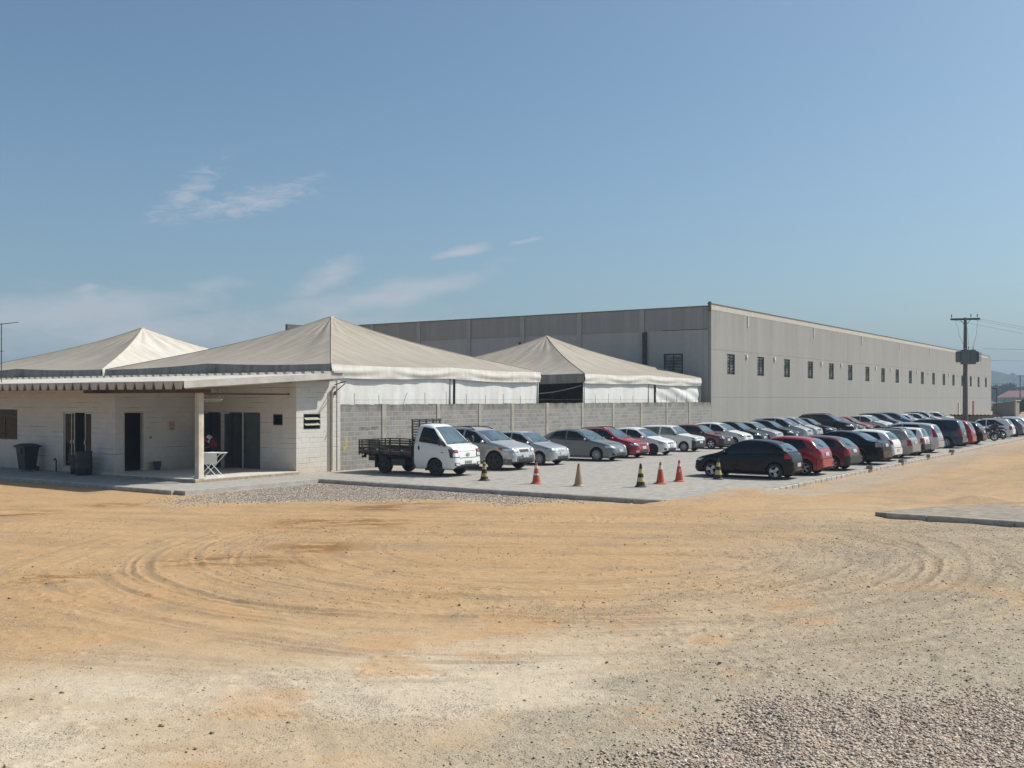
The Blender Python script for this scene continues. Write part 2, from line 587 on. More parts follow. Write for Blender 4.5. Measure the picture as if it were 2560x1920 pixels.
for i, (cx, cd, r0, w, dp, a0, a1) in enumerate(((2.6, 20.2, 4.4, .09, .012, 250, 395), (2.7, 20.4, 5.3, .07, .014, 255, 400), (2.2, 20.8, 6.1, .10, .016, 250, 395), (2.9, 20.0, 6.55, .06, .012, 270, 385),
                                                 (1.8, 21.5, 7.35, .08, .012, 280, 380), (-1.5, 32, 20.6, .09, .012, 228, 268), (-1.2, 32.4, 21.6, .07, .010, 232, 285), (-2.5, 30.5, 17.6, .09, .012, 225, 262),
                                                 (-9, 6, 8.4, .10, .010, 20, 75), (9, 8, 8.2, .09, .012, 95, 160), (9.5, 7, 10.1, .08, .011, 92, 150))):
    groove(cx, cd, r0, w, dp, a0, a1, 300 + i * 11)
# fine scoring along the tracks
ringn = fbm(rad * 5.5 + 1.5 * fbm(X * 0.5, D * 0.5, 75, 3), np.arctan2(D - 21.6, X - 0.7) * 3.5, 71, 4, 0.65)
ringm = sstep(3.0, 5.0, rad) * (1 - sstep(9.5, 12.0, rad)) * (1 - sstep(22.0, 25.0, D))
dz += (ringn - 0.5) * 0.022 * ringm
sweep = fbm(X * 0.16 + 0.02 * D, (D + 0.10 * X - 0.006 * X * X) * 2.4, 81, 5, 0.62)
swm = sstep(13, 19, D) * (1 - sstep(29, 31, D)) * (1 - 0.5 * ringm)
dz += (sweep - 0.5) * 0.030 * swm
# tread prints in the pale dust close by
for (x0, d0, a, ln) in ((-2.2, 9.9, -8, 2.6), (1.2, 9.4, -4, 2.4), (-1.6, 11.3, 6, 1.6), (1.9, 9.9, -28, 1.3), (0.6, 8.7, 3, 3.0), (-3.0, 8.9, 12, 2.0)):
    c, s = math.cos(R(a)), math.sin(R(a))
    u = (X - x0) * c + (D - d0) * s
    v = -(X - x0) * s + (D - d0) * c
    m_ = np.exp(-(u / ln * 1.6) ** 4) * np.exp(-(v / 0.14) ** 6)
    dz += m_ * (0.010 * np.sin(u * 42 + 3 * np.abs(v) * 18) - 0.006)
rough = fbm(X * 1.7, D * 1.7, 91, 5, 0.62)
dz += (rough - 0.5) * (0.040 + 0.03 * grey)
lump = fbm(X * 6.5, D * 6.5, 93, 3, 0.6)
dz += np.maximum(lump - 0.60, 0) * 0.09 * (0.3 + sstep(0.45, 0.65, fbm(X * 0.5, D * 0.5, 95, 3)))
dz += pile * (0.02 + 0.10 * sstep(0.0, -2.2, pile_e)) + pile * (fbm(X * 9, D * 9, 97, 3) - 0.5) * 0.05

base = np.full_like(X, -0.135)
# dusty way in between the two kerbs
entry = sstep(-6.5, -3.1, SX) * (1 - sstep(1.0, 4.5, SX)) * sstep(15.7, 16.6, Q + 0.5 * wob) * (1 - sstep(21.6, 23.0, Q - 0.3 * (SX + 2)))
base += 0.150 * entry
base += 0.085 * road * (1 - entry) * sstep(18.3, 19.8, Q) * sstep(0, 4, SX)
# blown dust over the corner of the far pavement
edge_d = (Q - 22.2) - (SX + 2.9) * 0.40                    # distance into the far pavement from its slanted edge
cov = np.exp(-((edge_d + 0.2) / 0.75) ** 2) * sstep(-2.7, -1.6, SX) * (1 - sstep(6, 8, SX)) * (Q > 20)
base += (0.150 + 0.05 * wob) * cov * (1 - entry)
base += 0.165 * np.exp(-((SX - 1.5 + 1.6 * wob) / 0.9) ** 2) * sstep(23.0, 24.0, Q) * (Q < 46)
farflat = 1 - sstep(45, 90, np.hypot(X, D))
dz *= farflat * (1 - 0.75 * entry) * (1 - 0.6 * sstep(31, 36, D))
lot_in = (SX > -3.0) & (SX < 158) & (Q < 17.4)
Z = base + dz
Z = np.where(lot_in & (entry < 0.02), np.minimum(Z, -0.10), Z)
Z = np.where((SX > -9.4) & (SX < -3.1) & (Q < 2.6), np.minimum(Z, -0.10), Z)
Z = np.where((SX < -3.3) & (Q > 2.7) & (Q < 15.5), np.minimum(Z, -0.055), Z)

nx, nd = X.shape
co = np.stack([SX, SY, Z], -1).reshape(-1, 3).astype(np.float32)
idx = np.arange(nx * nd).reshape(nx, nd)
quads = np.stack([idx[:-1, :-1], idx[1:, :-1], idx[1:, 1:], idx[:-1, 1:]], -1).reshape(-1, 4)
gm = bpy.data.meshes.new('ground')
gm.vertices.add(len(co))
gm.vertices.foreach_set('co', co.ravel())
gm.loops.add(quads.size)
gm.polygons.add(len(quads))
gm.polygons.foreach_set('loop_start', np.arange(0, quads.size, 4, dtype=np.int32))
gm.loops.foreach_set('vertex_index', quads.ravel().astype(np.int32))
gm.update(calc_edges=True)
gm.shade_smooth()
# dark damp patches and reddish clods have shapes of their own
stain = np.zeros_like(X)
for (px, py, ax, bx) in ((955, 1268, 1.5, .30), (1010, 1258, 1.0, .2), (850, 1308, 1.7, .55), (790, 1368, .9, .35), (570, 1402, 1.3, .26), (640, 1398, .8, .2), (20, 1284, 1.2, .4), (285, 1262, .9, .2), (130, 1445, .7, .25)):
    d0 = 2550 * 3.08 / (py - 997)
    x0 = (px - 1280) / 2550 * d0
    e_ = ((X - x0) / ax) ** 2 + ((D - d0) / (bx * 2.4)) ** 2
    stain = np.maximum(stain, np.exp(-e_) * sstep(0.36, 0.60, fbm(X * 1.4, D * 3.0, 201, 5, 0.72)) * 1.3)
redc = sstep(0.57, 0.72, fbm(X * 0.75, D * 1.3, 211, 5, 0.6)) * (1 - sstep(15, 19, D))
band = np.clip((ringn - 0.5) * 2.6 * ringm + (sweep - 0.5) * 2.2 * swm, -1, 1) * 0.5 + 0.5
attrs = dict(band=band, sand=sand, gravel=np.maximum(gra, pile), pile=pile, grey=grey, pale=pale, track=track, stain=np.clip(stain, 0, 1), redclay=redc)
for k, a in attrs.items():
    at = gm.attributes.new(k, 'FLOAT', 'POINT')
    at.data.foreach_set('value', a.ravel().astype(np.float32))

m, nt, b = newmat('sandy_ground')
def attr(nt, name):
    n = nt.nodes.new('ShaderNodeAttribute')
    n.attribute_name = name
    return n.outputs['Fac']
v = coords(nt)
n1 = noise(nt, v, 0.9, 8, 0.6)
n2 = noise(nt, v, 7.0, 6, 0.65)
n3 = noise(nt, v, 55.0, 3, 0.6)
n4 = noise(nt, v, 130.0, 2, 0.5)
c_base = mixc(nt, ramp(nt, n1, 0.3, 0.7), (0.41, 0.300, 0.185), (0.52, 0.405, 0.275))
c_sand = mixc(nt, ramp(nt, n2, 0.3, 0.7), (0.395, 0.242, 0.115), (0.495, 0.320, 0.160))
c_grey = mixc(nt, ramp(nt, n2, 0.3, 0.7), (0.30, 0.250, 0.180), (0.47, 0.40, 0.295))
c_pale = mixc(nt, ramp(nt, n2, 0.3, 0.7), (0.50, 0.415, 0.305), (0.61, 0.515, 0.395))
vor = nt.nodes.new('ShaderNodeTexVoronoi')
vor.inputs['Scale'].default_value = 26.0
L(nt, v, vor.inputs['Vector'])
hsv = nt.nodes.new('ShaderNodeSeparateColor')
L(nt, vor.outputs['Color'], hsv.inputs[0])
c_gra = mixc(nt, hsv.outputs[0], (0.30, 0.25, 0.20), (0.56, 0.48, 0.39))
c = mixc(nt, attr(nt, 'pale'), c_base, c_pale)
c = mixc(nt, attr(nt, 'grey'), c, c_grey)
c = mixc(nt, attr(nt, 'sand'), c, c_sand)
# tracks sweep the loose sand into paler and darker bands
bd_ = attr(nt, 'band')
c = mixc(nt, math_n(nt, 'MULTIPLY', ramp(nt, bd_, 0.52, 0.85), 0.50), c, (0.52, 0.365, 0.21))
c = mixc(nt, math_n(nt, 'MULTIPLY', ramp(nt, bd_, 0.47, 0.20), 0.66), c, (0.30, 0.225, 0.145))
c = mixc(nt, math_n(nt, 'MULTIPLY', attr(nt, 'track'), 0.30), c, (0.23, 0.165, 0.10))  # clump shade along the tracks painted in, with damp and stones
# pebbles pressed into the surface
dens = math_n(nt, 'ADD', math_n(nt, 'MULTIPLY', ramp(nt, noise(nt, coords(nt, (0.8, 0.8, 1)), 0.75, 6, 0.7), 0.50, 0.68), 0.50), math_n(nt, 'MULTIPLY', attr(nt, 'grey'), 0.24))
dens = math_n(nt, 'ADD', dens, 0.065)
peb = None
for sc_ in (38.0, 85.0):
    vo = nt.nodes.new('ShaderNodeTexVoronoi')
    vo.inputs['Scale'].default_value = sc_
    L(nt, v, vo.inputs['Vector'])
    sp_ = nt.nodes.new('ShaderNodeSeparateColor')
    L(nt, vo.outputs['Color'], sp_.inputs[0])
    on = math_n(nt, 'LESS_THAN', sp_.outputs[0], dens)
    mk = math_n(nt, 'MULTIPLY', ramp(nt, vo.outputs['Distance'], 0.52, 0.36), on)
    tone = mixc(nt, sp_.outputs[1], (0.17, 0.135, 0.10), (0.56, 0.48, 0.38))
    c = mixc(nt, math_n(nt, 'MULTIPLY', mk, 0.62), c, tone)
    hh_ = math_n(nt, 'MULTIPLY', mk, 0.9 if sc_ < 50 else 0.4)
    peb = hh_ if peb is None else math_n(nt, 'MAXIMUM', peb, hh_)
# scattered grit shows as darker and lighter specks
c = mixc(nt, math_n(nt, 'MULTIPLY', ramp(nt, n3, 0.56, 0.68), 0.28), c, (0.20, 0.155, 0.11))
c = mixc(nt, math_n(nt, 'MULTIPLY', ramp(nt, n4, 0.60, 0.72), 0.24), c, (0.16, 0.13, 0.10))
c = mixc(nt, math_n(nt, 'MULTIPLY', ramp(nt, n4, 0.40, 0.30), 0.25), c, (0.62, 0.53, 0.42))
c = mixc(nt, math_n(nt, 'MULTIPLY', attr(nt, 'redclay'), 0.50), c, (0.48, 0.285, 0.135))
c = mixc(nt, math_n(nt, 'MULTIPLY', attr(nt, 'stain'), 0.72), c, (0.20, 0.085, 0.022))
c = mixc(nt, attr(nt, 'gravel'), c, c_gra)
L(nt, c, b.inputs['Base Color'])
b.inputs['Roughness'].default_value = 0.95
b.inputs['Specular IOR Level'].default_value = 0.15
h = math_n(nt, 'ADD', math_n(nt, 'MULTIPLY', n2, 0.6), math_n(nt, 'MULTIPLY', n3, 0.5))
h = math_n(nt, 'ADD', h, peb)
h = math_n(nt, 'ADD', h, math_n(nt, 'MULTIPLY', math_n(nt, 'MULTIPLY', vor.outputs['Distance'], -1.6), attr(nt, 'gravel')))
bump(nt, b, h, 0.75, 0.03)
gm.materials.append(m)
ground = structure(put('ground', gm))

# loose stone ------------------------------------------------------------------
def scatter(name, xs, ds, size, cols, zfun, squash=0.50):
    """many small faceted stones as one mesh; stuff nobody could count"""
    n = len(xs)
    o6 = np.array([[1, 0, 0], [0, 1, 0], [-1, 0, 0], [0, -1, 0], [0, 0, 1], [0, 0, -1],
                   [.62, .62, .45], [-.62, .62, .45], [-.62, -.62, .45], [.62, -.62, .45]], np.float64)
    tri = np.array([[0, 6, 9], [1, 7, 6], [2, 8, 7], [3, 9, 8], [4, 6, 7], [4, 7, 8], [4, 8, 9], [4, 9, 6],
                    [0, 1, 6], [1, 2, 7], [2, 3, 8], [3, 0, 9], [0, 5, 1], [1, 5, 2], [2, 5, 3], [3, 5, 0]])
    P = np.repeat(o6[None], n, 0) * (1 + 0.45 * (RNG.random((n, 10, 1)) - 0.5))
    P *= np.stack([0.7 + 0.6 * RNG.random(n), 0.6 + 0.5 * RNG.random(n), squash * (0.6 + 0.6 * RNG.random(n))], -1)[:, None]
    a = RNG.random(n) * 2 * np.pi
    t = (RNG.random(n) - 0.5) * 0.9
    ca, sa, ct, st = np.cos(a), np.sin(a), np.cos(t), np.sin(t)
    x, y, z = P[..., 0], P[..., 1], P[..., 2]
    x, z = x * ct[:, None] + z * st[:, None], -x * st[:, None] + z * ct[:, None]
    x, y = x * ca[:, None] - y * sa[:, None], x * sa[:, None] + y * ca[:, None]
    s = size[:, None] * 0.5
    sx = CAM.x + FWD.x * ds + RGT.x * xs
    sy = CAM.y + FWD.y * ds + RGT.y * xs
    P = np.stack([x * s + sx[:, None], y * s + sy[:, None], z * s + (zfun(xs, ds) + size * 0.12)[:, None]], -1)
    F = (tri[None] + (np.arange(n) * 10)[:, None, None]).reshape(-1, 3)
    me = bpy.data.meshes.new(name)
    me.vertices.add(n * 10)
    me.vertices.foreach_set('co', P.reshape(-1).astype(np.float32))
    me.loops.add(F.size)
    me.polygons.add(len(F))
    me.polygons.foreach_set('loop_start', np.arange(0, F.size, 3, dtype=np.int32))
    me.loops.foreach_set('vertex_index', F.ravel().astype(np.int32))
    me.update(calc_edges=True)
    at = me.attributes.new('tone', 'FLOAT', 'POINT')
    at.data.foreach_set('value', np.repeat(RNG.random(n), 10).astype(np.float32))
    m, nt, b = newmat(name + '_stone')
    tn = attr(nt, 'tone')
    n2 = noise(nt, coords(nt), 30, 3)
    c = mixc(nt, tn, cols[0], cols[1])
    c = mixc(nt, ramp(nt, tn, 0.80, 0.98), c, cols[2])
    c = mixc(nt, math_n(nt, 'MULTIPLY', n2, 0.35), c, (0.40, 0.30, 0.20))
    L(nt, c, b.inputs['Base Color'])
    b.inputs['Roughness'].default_value = 0.9
    b.inputs['Specular IOR Level'].default_value = 0.2
    me.materials.append(m)
    o = put(name, me)
    o['kind'] = 'stuff'
    return o

def ground_z(xs, ds):
    i = np.clip(np.searchsorted(gx, xs) - 1, 0, nx - 2)
    j = np.clip(np.searchsorted(gd, ds) - 1, 0, nd - 2)
    fx = (xs - gx[i]) / (gx[i + 1] - gx[i])
    fd = (ds - gd[j]) / (gd[j + 1] - gd[j])
    return (Z[i, j] * (1 - fx) + Z[i + 1, j] * fx) * (1 - fd) + (Z[i, j + 1] * (1 - fx) + Z[i + 1, j + 1] * fx) * fd

def at_mask(arr, xs, ds):
    i = np.clip(np.searchsorted(gx, xs) - 1, 0, nx - 2)
    j = np.clip(np.searchsorted(gd, ds) - 1, 0, nd - 2)
    return arr[i, j]

xs = RNG.uniform(0.2, 7.5, 95000)
ds = RNG.uniform(7.4, 12.6, 95000)
k = RNG.random(95000) < 0.72 * (1 - sstep(-0.9, 1.1, at_mask(pile_e, xs, ds) + 0.9 * (fbm(xs * 1.6, ds * 1.6, 331, 3) - 0.5)))
xs, ds = xs[k], ds[k]
scatter('gravel', xs, ds, 0.010 + 0.034 * RNG.random(len(xs)) ** 1.6, ((0.34, 0.262, 0.21), (0.60, 0.485, 0.40), (0.76, 0.67, 0.58)), ground_z)
# grit thrown over the yard, thicker on the grey side
xs = RNG.uniform(-11, 14, 150000)
ds = RNG.uniform(7.2, 27, 150000)
clump = sstep(0.42, 0.72, fbm(xs * 0.6, ds * 0.6, 301, 4))
p = np.clip(0.03 + 0.30 * at_mask(grey, xs, ds) + 0.30 * clump - 0.05 * at_mask(sand, xs, ds), 0.012, 1) * (1 - at_mask(pile, xs, ds))
k = RNG.random(len(xs)) < p
xs, ds = xs[k], ds[k]
scatter('loose_grit', xs, ds, 0.010 + 0.028 * RNG.random(len(xs)) ** 3.5, ((0.22, 0.175, 0.135), (0.48, 0.39, 0.29), (0.66, 0.60, 0.52)), ground_z)
# a few bigger clods and stones
xs = RNG.uniform(-9, 9, 2600)
ds = RNG.uniform(7.5, 24, 2600)
k = RNG.random(2600) < (0.02 + 0.35 * sstep(0.5, 0.75, fbm(xs * 0.4, ds * 0.4, 311, 3)))
xs, ds = xs[k], ds[k]
scatter('clods', xs, ds, 0.030 + 0.045 * RNG.random(len(xs)) ** 2.5, ((0.28, 0.20, 0.13), (0.48, 0.36, 0.24), (0.62, 0.53, 0.41)), ground_z)
# broken stone by the pavement
xs = RNG.uniform(-11, 8, 60000)
ds = RNG.uniform(28, 37, 60000)
sx_ = CAM.x + FWD.x * ds + RGT.x * xs
q_ = -(CAM.y + FWD.y * ds + RGT.y * xs)
out_ = (q_ < 14.5) & ~((sx_ > -3.5) & (q_ < 17)) & ~((sx_ > -9.5) & (q_ < 2.7))
k = (RNG.random(60000) < at_mask(gra, xs, ds) * 0.8) & out_
xs, ds = xs[k], ds[k]
scatter('broken_stone', xs, ds, 0.025 + 0.035 * RNG.random(len(xs)) ** 2, ((0.26, 0.215, 0.18), (0.52, 0.44, 0.37), (0.66, 0.6, 0.54)), ground_z)

# ---------------------------------------------------------------- paving and kerbs
def paver_mat(name, lo, hi, mort, dust=(0.42, 0.35, 0.26), sc=(1, 1, 1)):
    m, nt, b = newmat(name)
    v = coords(nt, sc)
    br = N(nt, 'ShaderNodeTexBrick')
    br.inputs['Scale'].default_value = 1.0
    br.inputs['Brick Width'].default_value = 0.22
    br.inputs['Row Height'].default_value = 0.11
    br.inputs['Mortar Size'].default_value = 0.005
    br.inputs['Color1'].default_value = (*lo, 1)
    br.inputs['Color2'].default_value = (*hi, 1)
    br.inputs['Mortar'].default_value = (*mort, 1)
    L(nt, v, br.inputs['Vector'])
    big = ramp(nt, noise(nt, coords(nt, (0.25, 0.9, 1)), 1.0, 6, 0.62), 0.32, 0.72)
    c = mixc(nt, math_n(nt, 'MULTIPLY', big, 0.55), br.outputs[0], dust)
    mid = ramp(nt, noise(nt, v, 3.0, 5, 0.6), 0.35, 0.7)
    c = mixc(nt, 0.30, c, mixc(nt, mid, (0.12, 0.12, 0.115), (0.46, 0.44, 0.40)))
    oil = ramp(nt, noise(nt, coords(nt, (0.5, 1.3, 1)), 1.3, 4, 0.6), 0.60, 0.74)
    c = mixc(nt, math_n(nt, 'MULTIPLY', oil, 0.35), c, (0.10, 0.095, 0.09))
    L(nt, c, b.inputs['Base Color'])
    b.inputs['Roughness'].default_value = 0.9
    b.inputs['Specular IOR Level'].default_value = 0.2
    bump(nt, b, math_n(nt, 'ADD', br.outputs['Fac'], math_n(nt, 'MULTIPLY', noise(nt, v, 14, 3), -0.5)), 0.3, -0.008)
    return m
M['paver'] = paver_mat('grey_pavers', (0.30, 0.283, 0.255), (0.40, 0.378, 0.342), (0.19, 0.175, 0.155), dust=(0.45, 0.395, 0.31))
M['paver_pale'] = paver_mat('pale_pavers', (0.32, 0.305, 0.28), (0.43, 0.41, 0.375), (0.2, 0.19, 0.17), dust=(0.44, 0.39, 0.32))
M['paver_dusty'] = paver_mat('dusty_pavers', (0.235, 0.196, 0.145), (0.29, 0.243, 0.18), (0.17, 0.14, 0.10), dust=(0.36, 0.275, 0.175))
M['kerb'] = plain('kerb_concrete', (0.40, 0.37, 0.325), 0.9, 0.25, 5, dirt=((0.34, 0.26, 0.17), 0.45), bmp=0.4)
M['concrete'] = plain('concrete', (0.40, 0.385, 0.36), 0.9, 0.15, 4, dirt=((0.28, 0.24, 0.19), 0.4), bmp=0.3)

mb = MB()
mb.box((-3.2, -17.5, -0.20), (160, 0.0, 0.0))
structure(mb.build('parking_lot', M['paver']))
mb = MB()
mb.box((-9.25, -2.4, -0.20), (-3.204, 30.0, -0.002))
structure(mb.build('sidewalk', M['paver_pale']))
mb = MB()
mb.prism([(-2.9, -44), (1.6, -44), (1.6, -24.1), (-2.9, -22.3)], 'z', -0.20, 0.0)
structure(mb.build('crossing_pavement', M['paver_dusty']))
def kerb_run(p, q, w=0.13, top=0.012, step=1.0, gap=0.018):
    mb = MB()
    p, q = Vector(p), Vector(q)
    n = int((q - p).length / step)
    d = (q - p).normalized()
    for i in range(n):
        a = p + d * (i * step + gap / 2) + Vector((random.uniform(-.006, .006), random.uniform(-.006, .006), 0))
        e = p + d * ((i + 1) * step - gap / 2)
        t = top + random.uniform(-0.008, 0.006)
        s = Vector((-d.y, d.x, 0)) * w / 2
        c = 0.02
        lo = -0.25
        vs = []
        for pt in (a, e):
            for off, z in ((-1, lo), (-1, t - c), (-1 + 2 * c / w, t), (1 - 2 * c / w, t), (1, t - c), (1, lo)):
                vs.append(pt + s * off + Vector((0, 0, z)))
        fs = [(0, 1, 2, 3, 4, 5), (11, 10, 9, 8, 7, 6)] + [(k, k + 6, (k + 1) % 6 + 6, (k + 1) % 6) for k in range(6)]
        mb.add(vs, fs)
    return mb
for nm, p, q, kw in (('kerb', (-3.27, -2.4, 0), (-3.27, -16.4, 0), {}), ('kerb', (-9.32, 28, 0), (-9.32, -2.4, 0), {}),
                     ('kerb', (-0.2, -17.58, 0), (160, -17.58, 0), dict(top=0.0, gap=0.05, step=0.62)), ('kerb', (-2.97, -22.6, 0), (-2.97, -44, 0), {})):
    structure(kerb_run(p, q, **kw).build(nm, M['kerb']))
# flat concrete edging between the pavement and the stone, and the gutter line inside the kerb
mb = MB()
mb.box((-9.25, -2.52, -0.2), (-3.35, -2.404, 0.004))
structure(mb.build('edging', M['concrete']))
mb = MB()
mb.box((-3.20, -16.3, -0.05), (-3.11, -2.5, 0.004))
structure(mb.build('gutter', plain('gutter_dark', (0.13, 0.12, 0.11), 0.9, 0.2, 6)))
# ---------------------------------------------------------------- warehouse
def precast(name, tint, streak=0.30, axis_i=0, bay=6.0):
    m, nt, b = newmat(name)
    tc = nt.nodes.new('ShaderNodeTexCoord')
    sep = nt.nodes.new('ShaderNodeSeparateXYZ')
    L(nt, tc.outputs['Object'], sep.inputs[0])
    u = sep.outputs[axis_i]
    v1 = coords(nt, (0.9, 0.9, 0.035))
    v2 = coords(nt, (3.5, 3.5, 0.10))
    v3 = coords(nt, (1, 1, 1))
    s1 = ramp(nt, noise(nt, v1, 1.0, 5, 0.6), 0.34, 0.68)
    s2 = ramp(nt, noise(nt, v2, 1.0, 5, 0.6), 0.34, 0.68)
    n3 = noise(nt, v3, 3.2, 6, 0.7)
    n4 = noise(nt, v3, 0.35, 3, 0.5)
    bayf = math_n(nt, 'FLOOR', math_n(nt, 'DIVIDE', u, bay / 2.4))
    wn = nt.nodes.new('ShaderNodeTexWhiteNoise')
    wn.noise_dimensions = '1D'
    L(nt, bayf, wn.inputs['W'])
    g = math_n(nt, 'ADD', math_n(nt, 'MULTIPLY', s1, streak), math_n(nt, 'MULTIPLY', s2, streak * 0.5))
    g = math_n(nt, 'ADD', g, math_n(nt, 'MULTIPLY', n3, 0.42))
    g = math_n(nt, 'ADD', g, math_n(nt, 'MULTIPLY', n4, 0.25))
    g = math_n(nt, 'ADD', g, math_n(nt, 'MULTIPLY', wn.outputs['Value'], 0.03))
    # rain runs down from the coping, washed paler at the foot
    z = sep.outputs[2]
    wet = math_n(nt, 'MULTIPLY', ramp(nt, z, 6.2, 9.2), ramp(nt, noise(nt, coords(nt, (2.2, 2.2, 0.05)), 1.0, 6, 0.7), 0.42, 0.66))
    c = mixc(nt, ramp(nt, g, 0.30, 0.85), tuple(x * 0.82 for x in tint), tuple(x * 1.10 for x in tint))
    c = mixc(nt, math_n(nt, 'MULTIPLY', wet, 0.42), c, tuple(x * 0.62 for x in tint))
    c = mixc(nt, math_n(nt, 'MULTIPLY', ramp(nt, z, 1.6, -0.2), 0.35), c, (0.42, 0.33, 0.24))
    L(nt, c, b.inputs['Base Color'])
    b.inputs['Roughness'].default_value = 0.92
    b.inputs['Specular IOR Level'].default_value = 0.2
    bump(nt, b, n3, 0.25, 0.02)
    return m
M['precast'] = precast('precast_concrete', (0.362, 0.348, 0.318), 0.20)
M['precast_shade'] = precast('precast_concrete_gable', (0.43, 0.42, 0.40), 0.16, 1, 5.4)
M['coping'] = plain('coping', (0.50, 0.46, 0.39), 0.85, 0.12, 3)
M['flashing'] = plain('dark_flashing', (0.13, 0.115, 0.10), 0.6, 0.2, 2)
M['louvre'] = glassy('louvre_glass', (0.26, 0.28, 0.27), 0.2, 0.6)
M['dark_in'] = plain('dark_interior', (0.018, 0.018, 0.018), 0.95, 0.2, 2)
M['steel_frame'] = plain('window_steel', (0.055, 0.055, 0.055), 0.6, 0.2, 5)

WX = 37.75                                                # the warehouse corner
wh = thing('warehouse', 'long grey precast concrete warehouse with a row of small louvred windows', 'warehouse', (WX, 0, 0))
LEN, DEP, TOP = 110.0, 43.5, 9.72
wins = [(2.9 + 5.99 * i, 2.9 + 5.99 * i + 1.45, 4.76, 6.26) for i in range(18)]
mb = MB()
# long wall in courses so that the joints are real 12 mm gaps
for z0, z1, pr in ((-0.3, 3.06, 0.0), (3.072, 6.50, 0.0), (6.512, TOP - 0.42, 0.0)):
    hs = [h for h in wins if z0 < h[2] < z1]
    wall_cells(mb, 0.0, LEN, z0, z1, hs, lambda a, e, p, q: ((a, 0.0, p), (e, 0.22, q)))
mb.build('wall', M['precast'], wh)
mb = MB()
mb.box((-0.02, -0.012, TOP - 0.418), (LEN - 2.2, 0.24, TOP))
mb.build('coping', M['coping'], wh)
mb = MB()
mb.box((-0.06, -0.05, TOP + 0.002), (LEN - 2.2, 0.28, TOP + 0.05))
mb.box((-0.10, -0.03, TOP - 0.55), (-0.025, 0.20, TOP + 0.16))
mb.build('flashing', M['flashing'], wh)
# gable wall facing the tents
mb = MB()
gw = [(2.2, 3.75, 4.75, 6.24)]
ys = [0.24, 0.62, 5.5, 10.9, 16.2, 21.6, 27.0, 32.4, 37.8, DEP]
M['precast_upper'] = precast('precast_concrete_gable_top', (0.35, 0.335, 0.31), 0.18, 1, 5.4)
for z0, z1 in ((-0.3, 2.95), (2.962, 7.92), (7.96, TOP - 0.18)):
    for a, e in zip(ys[:-1], ys[1:]):
        hs = [h for h in gw if z0 < h[2] < z1 and a < h[0] < e]
        wall_cells(mb, a + 0.006, e - 0.006, z0, z1, hs, lambda ua, ub, p, q: ((0.02, ua, p), (0.22, ub, q)), 1 if z0 > 7 else 0)
mb.box((0.06, 0.3, -0.2), (0.2, DEP - 0.3, 4.7))
mb.box((0.06, 3.9, 4.7), (0.2, DEP - 0.3, TOP - 0.3))
mb.build('gable_wall', [M['precast_shade'], M['precast_upper']], wh)
gcm = plain('gable_columns', (0.355, 0.342, 0.322), 0.9, 0.12, 1.5)
for y in (5.5, 10.9, 16.2, 21.6, 27.0, 32.4, 37.8, 43.3):
    mb = MB()
    mb.box((-0.06, y - 0.2, -0.3), (0.016, y + 0.2, TOP - 0.17))
    mb.build('gable_column', gcm, wh)
mb = MB()
mb.box((-0.03, 0.3, TOP - 0.178), (0.26, DEP, TOP - 0.10))
mb.box((-0.03, DEP - 0.3, TOP - 0.098), (3.0, DEP, TOP + 0.35))
mb.build('gable_capping', M['flashing'], wh)
for a, e in (((-0.20, 5.08, 5.2), (-0.065, 5.38, 7.86)), ((-0.18, 16.35, 7.2), (-0.065, 16.47, 7.5))):
    mb = MB()
    mb.box(a, e)
    mb.build('downpipe', M['black_metal'], wh)
# shell behind: roof, back and far end
mb = MB()
mb.box((0.26, 0.26, TOP - 0.9), (LEN - 2.0, DEP - 0.01, TOP - 0.75))
mb.box((0.24, DEP - 0.2, -0.3), (LEN, DEP, TOP - 0.92))
mb.box((LEN - 0.2, 0.24, -0.3), (LEN, DEP - 0.22, 5.0))
mb.box((LEN - 2.2, 0.3, 5.0), (LEN - 2.05, DEP - 0.22, TOP - 0.2))
mb.build('roof', M['dark_in'], wh)
# one louvred window, then the rest as copies
def louvre_window(parent):
    w, h = 1.45, 1.50
    mb = MB()
    for a, e in (((0, 0.05, 0), (0.05, 0.14, h)), ((w - 0.05, 0.05, 0), (w, 0.14, h)), ((0.052, 0.05, 0), (w - 0.052, 0.14, 0.05)),
                 ((0.052, 0.05, h - 0.05), (w - 0.052, 0.14, h)), ((w / 2 - 0.02, 0.05, 0.052), (w / 2 + 0.02, 0.14, h - 0.052))):
        mb.box(a, e)
    mb.box((0.0, 0.19, 0.0), (w, 0.21, h))  # dark back plate added in place of the unlit inside
    f = mb.build('window', M['steel_frame'], parent)
    mb = MB()
    for s0, s1 in ((0.056, w / 2 - 0.024), (w / 2 + 0.024, w - 0.056)):
        for k in range(6):
            z = 0.10 + k * 0.225
            xf = Matrix.Translation((0, 0.10, z + 0.09)) @ Matrix.Rotation(R(random.choice((28, 28, 35, 20))), 4, 'X')
            mb.box((s0, -0.004, -0.095), (s1, 0.004, 0.095), 0, xf)
    g = mb.build('louvre', M['louvre'], f)
    return f, g
f0, g0 = louvre_window(wh)
f0.location = (wins[0][0], 0.02, wins[0][2])
for h in wins[1:]:
    f = f0.copy()
    COL.objects.link(f)
    f.location = (h[0], 0.02, h[2])
    g = g0.copy()
    COL.objects.link(g)
    g.parent = f
f = f0.copy()
COL.objects.link(f)
f.rotation_euler = (0, 0, R(-90))
f.location = (0.02, 3.72, 4.74)
g = g0.copy()
COL.objects.link(g)
g.parent = f
